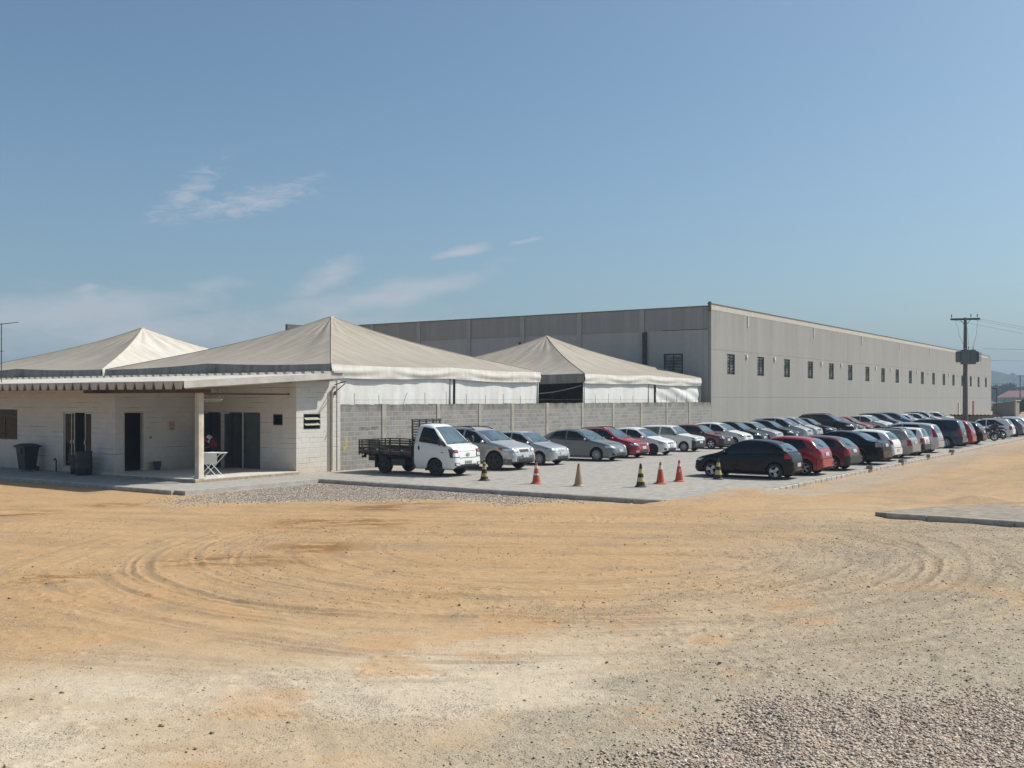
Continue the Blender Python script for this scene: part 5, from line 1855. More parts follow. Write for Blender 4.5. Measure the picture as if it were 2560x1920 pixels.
def wheel_meshes(wr, style):
    w = 0.18 if wr < 0.33 else 0.23
    mb = MB()
    r2 = wr * 0.66
    mb.lathe([(r2, -w / 2 + .012), (wr * .86, -w / 2), (wr * .965, -w / 2 + .018), (wr, -w / 2 + .045), (wr, w / 2 - .045), (wr * .965, w / 2 - .018), (wr * .86, w / 2), (r2, w / 2 - .012), (r2 * .97, w / 2 - 0.05)], 30, 'y')
    ty = mb.mesh('wheel', [M['rubber']], 40)
    mb = MB()
    col = 0
    n = style[1]
    yo = w / 2
    # dish and barrel
    mb.lathe([(r2, yo - .004), (r2 * 1.0, yo - .012), (r2 * .93, yo - .018), (r2 * .90, yo - .055), (0.0, yo - .06)], 30, 'y', mis=[0, 0, 0, 1])
    mb.lathe([(r2 * .26, yo - .05), (r2 * .26, yo - .012), (r2 * .14, yo - .004), (0, yo - .004)], 16, 'y')
    for k in range(n):
        a = 2 * math.pi * k / n + 0.2
        wdt = (2.9 / n if style[0] != 'cap' else 4.0 / n) * 0.30
        for (ra, rb, wa, wb_) in ((r2 * .2, r2 * .95, wdt * .8, wdt * 1.15),):
            ca, sa = math.cos(a), math.sin(a)
            P = []
            for r_, ww in ((ra, wa), (rb, wb_)):
                for sgn in (-1, 1):
                    for yy in (yo - .052, yo - .012 - (0.004 if r_ == rb else 0)):
                        h = ww * r2 * sgn
                        P.append((r_ * ca - h * sa, yy, r_ * sa + h * ca))
            mb.add(P, [(0, 1, 3, 2), (4, 6, 7, 5), (1, 5, 7, 3), (0, 2, 6, 4), (0, 4, 5, 1), (2, 3, 7, 6)])
    mt = {'alloy': M['alloy'], 'dark': M['dark_alloy'], 'cap': M['hubcap']}.get(style[0]) or M['steel_rim']
    ri = mb.mesh('rim', [mt, M['under']], 35)
    return ty, ri

CACHE = {}
def car_template(kind, opt):
    """build a car of one kind once; returned as its root with parts"""
    key = (kind, tuple(sorted(opt.items())))
    if key in CACHE:
        return CACHE[key]
    sp = SPEC[kind]
    C, mbs = car_parts(kind)
    hw, Lh = C.hw, C.Lh
    root = bpy.data.objects.new('parked_car', None)
    COL.objects.link(root)
    side_glass = M[opt.get('glass', 'window_glass')]
    def P(s, y, z):
        return (C.x(s), y, z)
    pm = [M['white_paint'], M['under'], M['grey_plastic']]
    mbs['body'].build('body', pm, root, 38)
    lowm = M['plastic'] if sp.get('dark_bumper') else (M['grey_plastic'] if sp.get('clad') else M['white_paint'])
    for k, nm in (('fb', 'bumper'), ('rb', 'bumper')):
        o = mbs[k].build(nm, [lowm if not (sp.get('clad')) else M['white_paint'], M['under'], M['grey_plastic']], root, 38)
    # windscreen and rear window
    def wt(s):
        return max(y for y, z in C.ring(C.x(s))[13:14])
    s0, s1 = sp['ws']
    mb = MB()
    lay(C, mb, (P(s0, wt(s0) + .02, C.top(s0)), P(s1, wt(s1) - .055, C.top(s1)), P(s1, -wt(s1) + .055, C.top(s1)), P(s0, -wt(s0) - .02, C.top(s0))), (.55, 0, .84), 10, 8)
    mb.build('windscreen', [M['screen_glass']], root, 50)
    mb = MB()
    for s in (-.33, .25):
        y0 = s * hw * 1.4
        a = Vector(P(s0 + .004, y0, C.top(s0 + .004) + .022))
        e = Vector(P(s0 + .030, y0 + .42, C.top(s0 + .03) + .022))
        mb.bar(a, e, .018, .012)
    mb.build('wiper', [M['plastic']], root)
    b0, b1 = sp['bl']
    mb = MB()
    lay(C, mb, (P(b0, -wt(b0) + .075, C.top(b0)), P(b1, -wt(b1) - .0, C.top(b1)), P(b1, wt(b1) + .0, C.top(b1)), P(b0, wt(b0) - .075, C.top(b0))), (-.8, 0, .6), 10, 6)
    mb.build('rear_window', [M['screen_glass']], root, 50)
    # side windows: front and rear pane on either side
    a0, a1, bb_, cc_, d1, d0 = sp['pil']
    for sg in (1, -1):
        def quad(sa_b, sa_t, sb_b, sb_t):
            def zb_(s): return C.belt(s) + .035
            def zt_(s): return C.top(s) - .085
            return (P(sa_b, sg, zb_(sa_b)), P(sa_t, sg, max(zt_(sa_t), zb_(sa_t) + .02)), P(sb_t, sg, max(zt_(sb_t), zb_(sb_t) + .05)), P(sb_b, sg, zb_(sb_b)))
        mb = MB()
        lay(C, mb, quad(a0, a1 + .01, bb_, bb_ - .004), (0, sg, 0), 10, 5)
        mb.build('side_window', [side_glass], root, 50)
        mb = MB()
        lay(C, mb, quad(cc_, cc_ + .002, d0, d1), (0, sg, 0), 10, 5)
        mb.build('side_window', [side_glass], root, 50)
        # doors stand a few millimetres proud, with their handles
        zsill = sp['clear'] + .13
        for (sa, sb) in ((C.s(C.xf - C.arch - .06), bb_ + .004), (bb_ + .010, min(C.s(C.xr + C.arch * .55), d0 - .02))):
            if (sb - sa) * sp['L'] < .35:
                continue
            cut = C.s(C.xr + C.arch + .03)
            low_b = min(sb, cut)
            mb = MB()
            lay(C, mb, (P(sa, sg, zsill), P(sa, sg, C.belt(sa) - .01), P(sb, sg, C.belt(sb) - .01), P(low_b, sg, zsill)), (0, sg, 0), 12, 8, .007, 0, .010)
            dob = mb.build('door', [M['white_paint']], root, 50)
            mb = MB()
            sh = sb - .030
            lay(C, mb, (P(sh - .040, sg, C.belt(sh) - .125), P(sh - .040, sg, C.belt(sh) - .088), P(sh, sg, C.belt(sh) - .085), P(sh, sg, C.belt(sh) - .122)), (0, sg, 0), 2, 2, .030, 0, .03)
            mb.build('handle', [M['plastic'] if sp.get('dark_bumper') else M['white_paint']], dob, 40)
        # mirror
        mb = MB()
        sm = a0 + .035
        yb = max(y for y, z in C.ring(C.x(sm))[8:10])
        zm = C.belt(sm) + .085
        mb.ball((C.x(sm), sg * (yb + .10), zm), (.065, .105, .070), 12)
        mb.bar((C.x(sm), sg * (yb - .02), zm - .045), (C.x(sm), sg * (yb + .06), zm - .02), .06, .035)
        mb.build('mirror', [M['plastic'] if sp.get('dark_bumper') else M['white_paint']], root, 60)
        # lamps
        z0, z1, yi, so = sp['hl']
        mb = MB()
        lay(C, mb, (P(.012, sg * yi * hw, z0), P(.028, sg * (yi + .02) * hw, z1 - .02), P(so, sg * .95 * hw, z1 + .02), P(so * .55, sg * .97 * hw, z0 + .03)), (.80, sg * .60, .12), 7, 5, .009)
        hlo = mb.build('headlight', [M['bezel']], root, 50)
        mb = MB()
        lay(C, mb, (P(.014, sg * (yi + .05) * hw, z0 + .018), P(.026, sg * (yi + .07) * hw, z1 - .036), P(so * .86, sg * .945 * hw, z1 - .008), P(so * .55, sg * .955 * hw, z0 + .045)), (.80, sg * .60, .12), 6, 4, .018)
        mb.build('lens', [M['lamp']], hlo, 50)
        z0, z1 = sp['tl']
        mb = MB()
        yi2 = .80 if kind not in ('boxy', 'gol') else .66
        lay(C, mb, (P(.988, sg * yi2 * hw, z0), P(.972, sg * (yi2 - .0) * hw, z1), P(.945, sg * .95 * hw, z1), P(.945, sg * .97 * hw, z0)), (-.78, sg * .62, .05), 6, 6, .012)
        mb.build('tail_light', [M['clear_tail'] if opt.get('clear_tail') else M['tail']], root, 50)
        if opt.get('amber'):
            mb = MB()
            z0, z1, yi, so = sp['hl']
            lay(C, mb, (P(so * .80, sg * .97 * hw, z0 + .06), P(so * .85, sg * .97 * hw, z1 + .015), P(so * 1.05, sg * .985 * hw, z1 + .045), P(so * 1.02, sg * .985 * hw, z0 + .12)), (.60, sg * .80, .12), 3, 3, .016)
            mb.build('turn_lamp', [M['amber']], root, 50)
    # grille, lower intake, fog lamps, badge, plates
    z0, z1, yi, so = sp['hl']
    mb = MB()
    gh = {'boxy': (.74, .78), 'gol': (.60, .69)}.get(kind, (z0 + .005, z1 - .035))
    gw_ = yi * .80
    lay(C, mb, (P(.01, gw_ * hw * .86, gh[0]), P(.02, gw_ * hw, gh[1]), P(.02, -gw_ * hw, gh[1]), P(.01, -gw_ * hw * .86, gh[0])), (1, 0, .12), 10, 4, .007)
    gr = mb.build('grille', [M[opt.get('grille', 'plastic')]], root, 50)
    mb = MB()
    for k in range(3):
        zz = gh[0] + (gh[1] - gh[0]) * (k + .5) / 3
        lay(C, mb, (P(.01, gw_ * hw * .84, zz - .007), P(.01, gw_ * hw * .84, zz + .007), P(.01, -gw_ * hw * .84, zz + .007), P(.01, -gw_ * hw * .84, zz - .007)), (1, 0, .12), 8, 1, .016)
    mb.build('grille_bar', [M['chrome'] if opt.get('grille') else M['plastic']], gr, 50)
    zc = (gh[0] + gh[1]) / 2
    hit, nrm, _, _ = C.bvh.ray_cast(Vector((Lh + 1, 0, zc)), Vector((-1, 0, 0)))
    bx = hit.x + .02
    mb = MB()
    mb.tube([(bx, .062 * math.cos(a), zc + .052 * math.sin(a)) for a in [2 * math.pi * k / 18 for k in range(19)]], .010, 5)
    if opt.get('badge') == 'v':
        mb.tube([(bx, .030, zc + .042), (bx, 0, zc - .002), (bx, -.030, zc + .042)], .008, 5)
        mb.tube([(bx, .046, zc + .026), (bx, .020, zc - .044), (bx, 0, zc - .010), (bx, -.020, zc - .044), (bx, -.046, zc + .026)], .008, 5)
    elif opt.get('badge') == 'bars':
        for k in range(5):
            y = -.030 + .015 * k
            mb.tube([(bx, y + .008, zc - .03), (bx, y - .008, zc + .03)], .005, 5)
    else:
        mb.ball((bx, 0, zc), (.014, .035, .030), 10)
    mb.build('badge', [M['chrome']], root, 60)
    lz = sp['clear'] + .10
    mb = MB()
    lay(C, mb, (P(.01, .50 * hw, lz), P(.01, .56 * hw, lz + .11), P(.01, -.56 * hw, lz + .11), P(.01, -.50 * hw, lz)), (1, 0, 0), 10, 3, .036, 0, .012)
    mb.build('air_intake', [M['plastic']], root, 50)
    for sg in (1, -1):
        mb = MB()
        lay(C, mb, (P(.02, sg * .62 * hw, lz + .01), P(.02, sg * .62 * hw, lz + .10), P(.04, sg * .80 * hw, lz + .10), P(.04, sg * .78 * hw, lz + .02)), (.9, sg * .45, 0), 3, 3, .036, 0, .012)
        mb.build('fog_lamp', [M['lamp'] if kind in ('suv', 'hatch') else M['plastic']], root, 50)
    zpf = lz + .155 if not dkb(kind) else .46
    mb = MB()
    lay(C, mb, (P(.01, .20, zpf), P(.01, .20, zpf + .13), P(.01, -.20, zpf + .13), P(.01, -.20, zpf)), (1, 0, 0), 4, 2, .048, 0, .02)
    fp = mb.build('licence_plate', [M['plate']], root, 40)
    mb = MB()
    zpr = {'boxy': .70, 'gol': .74, 'wagon': .70, 'van': .80, 'sedan': .80, 'suv': .86, 'minivan': .82}.get(kind, .74)
    if opt.get('low_plate'):
        zpr = .46
    lay(C, mb, (P(.99, -.20, zpr), P(.99, -.20, zpr + .13), P(.99, .20, zpr + .13), P(.99, .20, zpr)), (-1, 0, 0), 4, 2, .045 if opt.get('low_plate') else .022, 0, .02)
    mb.build('licence_plate', [M['plate']], root, 40)
    mb = MB()
    zt_, zl_ = C.top(b1) - .05, bzr(kind) + .035
    for y_ in (.74 * hw, -.74 * hw):
        lay(C, mb, (P(.99, y_ - .012, zl_), P(.985, y_ - .012, zt_), P(.985, y_ + .012, zt_), P(.99, y_ + .012, zl_)), (-1, 0, .1), 1, 5, .003, 0, .006)
    lay(C, mb, (P(.99, .74 * hw, zl_ - .012), P(.99, .74 * hw, zl_ + .012), P(.99, -.74 * hw, zl_ + .012), P(.99, -.74 * hw, zl_ - .012)), (-1, 0, .1), 8, 1, .003, 0, .006)
    mb.build('tailgate_gap', [M['under']], root, 50)
    # body side rub strip
    if kind in ('boxy', 'gol', 'hatch', 'wagon', 'round'):
        for sg in (1, -1):
            mb = MB()
            sa, sb = C.s(C.xf - C.arch - .04), C.s(C.xr + C.arch + .04)
            lay(C, mb, (P(sa, sg, .50), P(sa, sg, .545), P(sb, sg, .555), P(sb, sg, .51)), (0, sg, 0), 10, 1, .016)
            mb.build('rub_strip', [M['plastic'] if sp.get('dark_bumper') else M['white_paint']], root, 50)
    if sp.get('rack') or opt.get('rack'):
        for sg in (1, -1):
            mb = MB()
            pts = []
            for k in range(11):
                s = s1 + .04 + (b0 - .03 - s1 - .04) * k / 10
                lift = .055 * min(1, 4 * math.sin(math.pi * k / 10))
                pts.append((C.x(s), sg * (wt(s) - .06), C.top(s) - .02 + lift))
            mb.tube(pts, .022, 7)
            mb.build('roof_rail', [M['plastic']], root, 50)
    if opt.get('wiper', True):
        mb = MB()
        sm = b1 - .008
        mb.bar(P(sm, 0, C.top(sm) + .03), P(sm - .02, .34, C.top(sm - .02) + .03), .02, .012)
        mb.build('rear_wiper', [M['plastic']], root)
    mb = MB()
    sa = min(.84, b0 - .03) if opt.get('aerial_rear', True) else s1 + .02
    mb.tube([P(sa, 0, C.top(sa)), P(sa + .05, 0, C.top(sa) + .26)], .006, 5)
    mb.build('aerial', [M['plastic']], root)
    # four wheels with their rims
    style = opt.get('wheel', ('alloy', 5))
    ty, ri = wheel_meshes(sp['wr'], style)
    for xw in (C.xf, C.xr):
        for sg in (1, -1):
            o = put('wheel', ty, root, (xw, sg * (hw - .115), sp['wr'] - .003), (0, 0, 0 if sg > 0 else math.pi))
            put('rim', ri, o)
    CACHE[key] = [root, C, False]
    return CACHE[key]

def bzr(kind):
    return SPEC[kind].get('dark_bumper') or (.62 if kind == 'suv' else .60)

def dkb(kind):
    return bool(SPEC[kind].get('dark_bumper'))

def place_car(kind, paint_key, x, y, heading, label, group, **opt):
    tpl = car_template(kind, opt)
    root = tpl[0]
    if tpl[2]:
        r = dup_tree(root)
    else:
        r = root
        tpl[2] = True
    r.location = (x, y, 0.001)
    r.rotation_euler = (0, 0, R(heading))
    tag(r, label, 'car', group)
    pt = M[paint_key]
    for ch in r.children:
        for o in (ch, *ch.children):
            nm = o.name.split('.')[0]
            if o.type == 'MESH' and len(o.material_slots) and o.data.materials[0] == M['white_paint']:
                o.material_slots[0].link = 'OBJECT'
                o.material_slots[0].material = pt
    return r

G1 = 'cars parked nose out along the wall'
G2 = 'cars parked tail out along the kerb'
def row1(kind, paint_key, t, label, nose=6.0, rot=0, **opt):
    nose += 0.18 * math.sin(t * 3.7) * (t > 25)
    rot += 1.3 * math.sin(t * 5.1)
    Lc = SPEC[kind]['L']
    return place_car(kind, paint_key, t, -nose + Lc / 2, -90 + rot, label, G1, **opt)
def row2(kind, paint_key, t, label, tail=17.15, rot=0, **opt):
    rot += 1.2 * math.sin(t * 4.3)
    Lc = SPEC[kind]['L']
    return place_car(kind, paint_key, t, -tail + Lc / 2, 90 + rot, label, G2, **opt)

A5, A7, A12, CAP, DK = ('alloy', 5), ('alloy', 7), ('alloy', 12), ('cap', 8), ('dark', 5)
row1('suv', 'silver_paint', 5.0, 'large silver off-roader with black roof rails beside the white truck', 6.05, -1, wheel=DK, amber=1)
row1('hatch', 'silver_paint', 8.6, 'silver compact hatchback with hubcaps between the big silver off-roader and the grey saloon', 5.6, 1, wheel=CAP, badge='v', grille='silver_paint')
row1('sedan', 'grey_paint', 12.6, 'dark grey saloon with multi-spoke wheels between silver hatchback and bright red car', 6.35, 0, wheel=A12, grille='chrome', badge='bars', wiper=False)
row1('hatch', 'red_paint', 15.5, 'bright red hatchback with black roof rails, nose to the lot', 6.1, 1, wheel=DK, badge='v', rack=1)
row1('round', 'white_paint', 18.5, 'low white rounded hatchback between the bright red car and the square white hatchback', 6.2, -1, wheel=DK)
row1('boxy', 'white_paint', 22.8, 'square-cut white hatchback with a black bumper and see-through side windows', 5.9, 0, wheel=CAP, glass='clear_glass', grille='white_paint')
row1('gol', 'maroon_paint', 26.7, 'dark red hatchback with a grey bumper beside the square-cut white one', 6.1, 1, wheel=A5, badge='v')
row1('hatch', 'white_paint', 29.6, 'white hatchback with black windows, next beyond the dark red car with grey bumper', 6.0, 0, wheel=CAP)
row1('hatch', 'black_paint', 32.1, 'black hatchback with glinting headlights, first black car from the truck', 6.2, -1, wheel=A5, badge='v')
row1('round', 'silver_paint', 35.5, 'small rounded silver hatchback between two black cars facing out', 6.0, 0, wheel=CAP)
row1('hatch', 'black_paint', 37.6, 'black hatchback tucked close to the silver people carrier', 6.1, 1, wheel=A5, badge='v')
row1('minivan', 'silver_paint', 40.8, 'tall silver people carrier facing out below the long wall', 6.1, 0, wheel=A5)
row1('minivan', 'silver_paint', 43.6, 'silver people carrier right behind the other silver people carrier', 6.1, -1, wheel=A5)
row1('sedan', 'black_paint', 46.9, 'black saloon following the two silver people carriers', 6.1, 0, wheel=A5, wiper=False)
row1('suv', 'black_paint', 51.6, 'tall black off-roader in the middle of the row along the wall', 6.1, 1, wheel=A5)
row1('round', 'slate_paint', 54.4, 'dark slate hatchback between the black off-roader and the dull red car', 6.0, 0, wheel=A5)
row1('round', 'dull_red_paint', 57.4, 'dull orange-red hatchback in the far half of the row along the wall', 6.0, 0, wheel=CAP)
row1('hatch', 'silver_paint', 61.4, 'silver hatchback just beyond the dull orange-red one', 6.1, 0, wheel=CAP)
row1('hatch', 'white_paint', 64.2, 'white hatchback between the far silver one and the dark blue people carrier', 6.0, 1, wheel=CAP)
row1('minivan', 'navy_paint', 67.2, 'dark blue people carrier in the far row along the wall', 6.1, 0, wheel=A5)
row1('minivan', 'blue_paint', 72.3, 'bright blue people carrier in the far row along the wall', 6.1, 0, wheel=A5)
row1('round', 'white_paint', 76.4, 'small white car just beyond the bright blue people carrier', 6.0, 0, wheel=CAP)
row1('hatch', 'silver_paint', 80.6, 'silver hatchback far down the wall before the red pier', 6.1, 0, wheel=CAP)
row1('minivan', 'silver_paint', 84.4, 'silver people carrier far down the wall by the beige pier', 6.1, 0, wheel=A5)
row1('sedan', 'white_paint', 91.0, 'white saloon last in the row along the wall, near the red pier', 6.2, 0, wheel=CAP, wiper=False)

row2('round', 'black_paint', 6.7, 'glossy black hatchback seen from its tail, nearest the cones', 16.95, 2, wheel=('alloy', 3), low_plate=1)
row2('hatch', 'red_paint', 9.4, 'bright red hatchback seen from behind, beside the glossy black one', 17.2, 0, wheel=A5)
row2('gol', 'maroon_paint', 12.7, 'maroon hatchback with silver wheels and a pale rear window, seen from behind', 17.35, -1, wheel=A7, badge='v')
row2('sedan', 'black_paint', 17.2, 'black saloon with clear tail lamps seen from behind', 17.45, 0, wheel=A5, clear_tail=1, wiper=False)
row2('hatch', 'white_paint', 20.1, 'white hatchback seen from behind, next to the black saloon with clear lamps', 17.2, 0, wheel=CAP, low_plate=1)
row2('wagon', 'beige_paint', 23.2, 'beige-grey estate car with roof rails seen from behind', 17.3, 0, wheel=A7)
row2('boxy', 'white_paint', 26.1, 'square white hatchback with dark bumper seen from behind, beside the estate car', 17.2, 1, wheel=CAP)
row2('minivan', 'silver_paint', 29.3, 'silver-blue people carrier with tall red tail lamps seen from behind', 17.2, 0, wheel=A5)
row2('van', 'navy_paint', 35.7, 'dark blue long van with chrome hubcaps seen from behind', 17.2, 0, wheel=CAP)
row2('minivan', 'red_paint', 38.6, 'red people carrier peeking out beyond the dark blue van', 17.2, 0, wheel=A5)
row2('hatch', 'black_paint', 41.8, 'black hatchback parked before the motorcycles', 17.25, 0, wheel=A5)
row2('wagon', 'white_paint', 54.5, 'white estate car just beyond the motorcycles', 17.1, 0, wheel=CAP)
row2('hatch', 'slate_paint', 57.9, 'slate blue hatchback beyond the white estate, near the right edge', 17.3, 0, wheel=CAP)
row2('hatch', 'silver_paint', 61.1, 'pale car at the right edge of the picture, beyond the slate blue one', 17.3, 0, wheel=CAP)

# ---------------------------------------------------------------- white stake truck
tk = thing('stake_truck', 'small white flatbed truck with black slatted wooden sides beside the block wall', 'truck', (1.02, -3.80, 0.001), R(-90))
TS = dict(L=1.98, W=1.74, wb=9.0, fo=.98, wr=.335, clear=.30,
    top=[(0, .52), (.01, .66), (.03, .90), (.06, 1.05), (.10, 1.13), (.20, 1.20), (.235, 1.24), (.58, 1.84), (.64, 1.91), (.74, 1.965), (.88, 1.975), (.965, 1.95), (.99, 1.88), (1, 1.70)],
    belt=[(0, .48), (.05, .95), (.22, 1.10), (.5, 1.20), (.96, 1.26), (1, 1.20)],
    wid=[(0, .84), (.02, .91), (.07, .965), (.2, 1), (1, 1)])
TC = CarShape(TS)
TX = 1.30                                                   # the cab sits at the front of the frame
vs, faces, half = TC.body()
mb = MB()
fbm_, used_f = [], []
gb, gf = MB(), MB()
def sub(lst, dst):
    used = sorted({i for q, _ in lst for i in q})
    mp_ = {i: k for k, i in enumerate(used)}
    dst.v = [vs[i] for i in used]
    for q, mi in lst:
        dst.f.append(tuple(mp_[i] for i in q))
        dst.m.append(mi)
bl_, fl_ = [], []
for q, j, x, z in faces:
    s = TC.s(x)
    if j > 2 and z < .68 and s < .16:
        fl_.append((q, 0))
    else:
        bl_.append((q, 1 if j in (0, 1, 2) else 0))
sub(bl_, gb)
sub(fl_, gf)
TC.bvh = BVHTree.FromPolygons([Vector(v) for v in vs], [q for q, j, x, z in faces if j > 2])
def tpart(mb, name, mats, smooth=40, parent=None):
    o = mb.build(name, mats, parent or tk, smooth)
    if parent is None:
        o.location = (TX, 0, 0)
    return o
cab = tpart(gb, 'cab', [M['white_paint'], M['under']], 40)
tpart(gf, 'bumper', [M['white_paint']], 40)
def TP(s, y, z):
    return (TC.x(s), y, z)
thw = TC.hw
mb = MB()
lay(TC, mb, (TP(.245, .79, 1.26), TP(.60, .66, 1.86), TP(.60, -.66, 1.86), TP(.245, -.79, 1.26)), (.75, 0, .66), 10, 8, .008)
tpart(mb, 'windscreen', [M['screen_glass']])
mb = MB()
lay(TC, mb, (TP(.225, .74, 1.22), TP(.245, .74, 1.25), TP(.245, -.74, 1.25), TP(.225, -.74, 1.22)), (.6, 0, .8), 10, 1, .010)
for y in (-.35, .25):
    mb.bar(TP(.235, y, 1.26), TP(.30, y + .42, 1.335), .020, .014)
tpart(mb, 'wiper', [M['plastic']])
for sg in (1, -1):
    mb = MB()
    lay(TC, mb, (TP(.27, sg, 1.17), TP(.60, sg, 1.80), TP(.86, sg, 1.86), TP(.90, sg, 1.30)), (0, sg, 0), 10, 8, .008)
    tpart(mb, 'side_window', [M['window_glass']])
    mb = MB()
    lay(TC, mb, (TP(.235, sg, .50), TP(.235, sg, 1.12), TP(.93, sg, 1.24), TP(.80, sg, .72)), (0, sg, 0), 12, 10, .007, 0, .010)
    d = tpart(mb, 'door', [M['white_paint']])
    mb = MB()
    mb.ball(TP(.88, sg * (thw + .006), 1.06), (.045, .02, .085), 12)
    tpart(mb, 'handle', [M['plastic']], 60, d)
    mb = MB()
    lay(TC, mb, (TP(.28, sg, .90), TP(.28, sg, .93), TP(.33, sg, .93), TP(.33, sg, .90)), (0, sg, 0), 3, 1, .014)
    tpart(mb, 'turn_repeater', [M['tail']])
    # mirror on an arm
    mb = MB()
    mb.ball(TP(.30, sg * (thw + .16), 1.34), (.075, .095, .17), 12)
    mb.bar(TP(.27, sg * (thw - .06), 1.20), TP(.30, sg * (thw + .12), 1.24), .07, .07)
    mb.bar(TP(.24, sg * (thw - .05), 1.15), TP(.36, sg * (thw - .05), 1.36), .03, .12)
    tpart(mb, 'mirror', [M['plastic']], 60)
    # headlight cluster, amber above clear in a dark bezel
    mb = MB()
    lay(TC, mb, (TP(.02, sg * .60 * thw, .72), TP(.05, sg * .66 * thw, 1.02), TP(.15, sg * .985 * thw, 1.04), TP(.12, sg * .98 * thw, .72)), (.88, sg * .46, 0), 7, 6, .008)
    hl_ = tpart(mb, 'headlight', [M['plastic']])
    mb = MB()
    lay(TC, mb, (TP(.02, sg * .66 * thw, .75), TP(.03, sg * .66 * thw, .89), TP(.10, sg * .90 * thw, .89), TP(.10, sg * .90 * thw, .75)), (.88, sg * .46, 0), 5, 4, .018)
    tpart(mb, 'lens', [M['lamp']], 40, hl_)
    mb = MB()
    lay(TC, mb, (TP(.04, sg * .68 * thw, .92), TP(.05, sg * .70 * thw, 1.0), TP(.13, sg * .96 * thw, 1.02), TP(.12, sg * .95 * thw, .92)), (.88, sg * .46, 0), 5, 3, .018)
    tpart(mb, 'turn_lens', [plain('dull_amber', (0.30, 0.10, 0.07), 0.25, 0.1, 6)], 40, hl_)
    mb = MB()
    lay(TC, mb, (TP(.02, sg * .60 * thw, .40), TP(.02, sg * .60 * thw, .53), TP(.06, sg * .88 * thw, .53), TP(.06, sg * .86 * thw, .41)), (.93, sg * .35, 0), 5, 3, .006)
    fg_ = tpart(mb, 'fog_lamp', [M['plastic']])
    mb = MB()
    lay(TC, mb, (TP(.02, sg * .65 * thw, .42), TP(.02, sg * .65 * thw, .51), TP(.05, sg * .83 * thw, .51), TP(.05, sg * .82 * thw, .43)), (.93, sg * .35, 0), 4, 2, .014)
    tpart(mb, 'lens', [M['lamp']], 40, fg_)
# intake, panel seam and slanted-letter badge
mb = MB()
lay(TC, mb, (TP(.01, .58 * thw, .37), TP(.01, .58 * thw, .46), TP(.01, -.58 * thw, .46), TP(.01, -.58 * thw, .37)), (1, 0, 0), 8, 2, .006)
tpart(mb, 'air_intake', [M['plastic']])
mb = MB()
for z in (.95, 1.105):
    lay(TC, mb, (TP(.03, .60 * thw, z), TP(.03, .60 * thw, z + .010), TP(.03, -.60 * thw, z + .010), TP(.03, -.60 * thw, z)), (1, 0, .1), 10, 1, .003)
lay(TC, mb, (TP(.03, .60 * thw, .69), TP(.03, .60 * thw, .712), TP(.03, -.60 * thw, .712), TP(.03, -.60 * thw, .69)), (1, 0, .1), 10, 1, .003)
tpart(mb, 'panel_seam', [M['under']])
bxh = TC.bvh.ray_cast(Vector((3, 0, .83)), Vector((-1, 0, 0)))[0].x + .022
mb = MB()
mb.tube([(bxh, .100 * math.cos(a), .83 + .060 * math.sin(a)) for a in [2 * math.pi * k / 20 for k in range(21)]], .011, 6)
mb.tube([(bxh, .052, .792), (bxh, .030, .868)], .010, 5)
mb.tube([(bxh, -.030, .792), (bxh, -.052, .868)], .010, 5)
mb.tube([(bxh, .040, .822), (bxh, -.040, .838)], .009, 5)
tpart(mb, 'badge', [M['chrome']], 60)
mb = MB()
pxh = TC.bvh.ray_cast(Vector((3, 0, .53)), Vector((-1, 0, 0)))[0].x
mb.box((pxh + .005, -.20, .475), (pxh + .022, .20, .605))
pl_ = tpart(mb, 'licence_plate', [M['plate']], None)
def lettering(txt, size, mat, name, parent, loc, rot):
    cu = bpy.data.curves.new('txt', 'FONT')
    cu.body = txt
    cu.size = size
    cu.align_x = 'CENTER'
    cu.extrude = 0.002
    ob = bpy.data.objects.new('txt', cu)
    COL.objects.link(ob)
    me = bpy.data.meshes.new_from_object(ob.evaluated_get(bpy.context.evaluated_depsgraph_get()))
    bpy.data.objects.remove(ob)
    me.materials.clear()
    me.materials.append(mat)
    o = put(name, me, parent, loc, rot)
    return o
lettering('ABV 3653', .082, M['ink'], 'plate_characters', pl_, (pxh + .025, 0, .505), (R(90), 0, R(90)))
# frame, deck and stake sides
mb = MB()
for y in (-.38, .38):
    mb.box((-2.45, y - .05, .46), (1.35, y + .05, .62))
for x in (-2.3, -1.2, -.2):
    mb.box((x - .05, -.33, .48), (x + .05, .33, .60))
mb.box((-1.50, -.75, .30), (-1.38, .75, .42))
mb.box((-.85, .42, .34), (-.15, .78, .62))
mb.box((-.9, -.80, .34), (-.2, -.45, .60))
mb.box((.05, -.70, .40), (.42, .70, .95))
tpart(mb, 'chassis', [M['black_metal']], None).location = (0, 0, 0)
mb = MB()
x0, x1, dw = -2.52, .21, .90
mb.box((x0, -dw, .78), (x1, dw, .83))
mb.box((x0 + .05, -.42, .63), (x1 - .05, -.34, .778))
mb.box((x0 + .05, .34, .63), (x1 - .05, .42, .778))
for k in range(6):
    xx = x0 + .2 + k * .47
    mb.box((xx, -dw + .03, .70), (xx + .06, dw - .03, .778))
tpart(mb, 'deck', [M['black_metal']], None).location = (0, 0, 0)
M['dark_wood'] = plain('black_painted_boards', (0.018, 0.016, 0.015), 0.6, 0.35, 5, dirt=((0.16, 0.13, 0.10), 0.4))
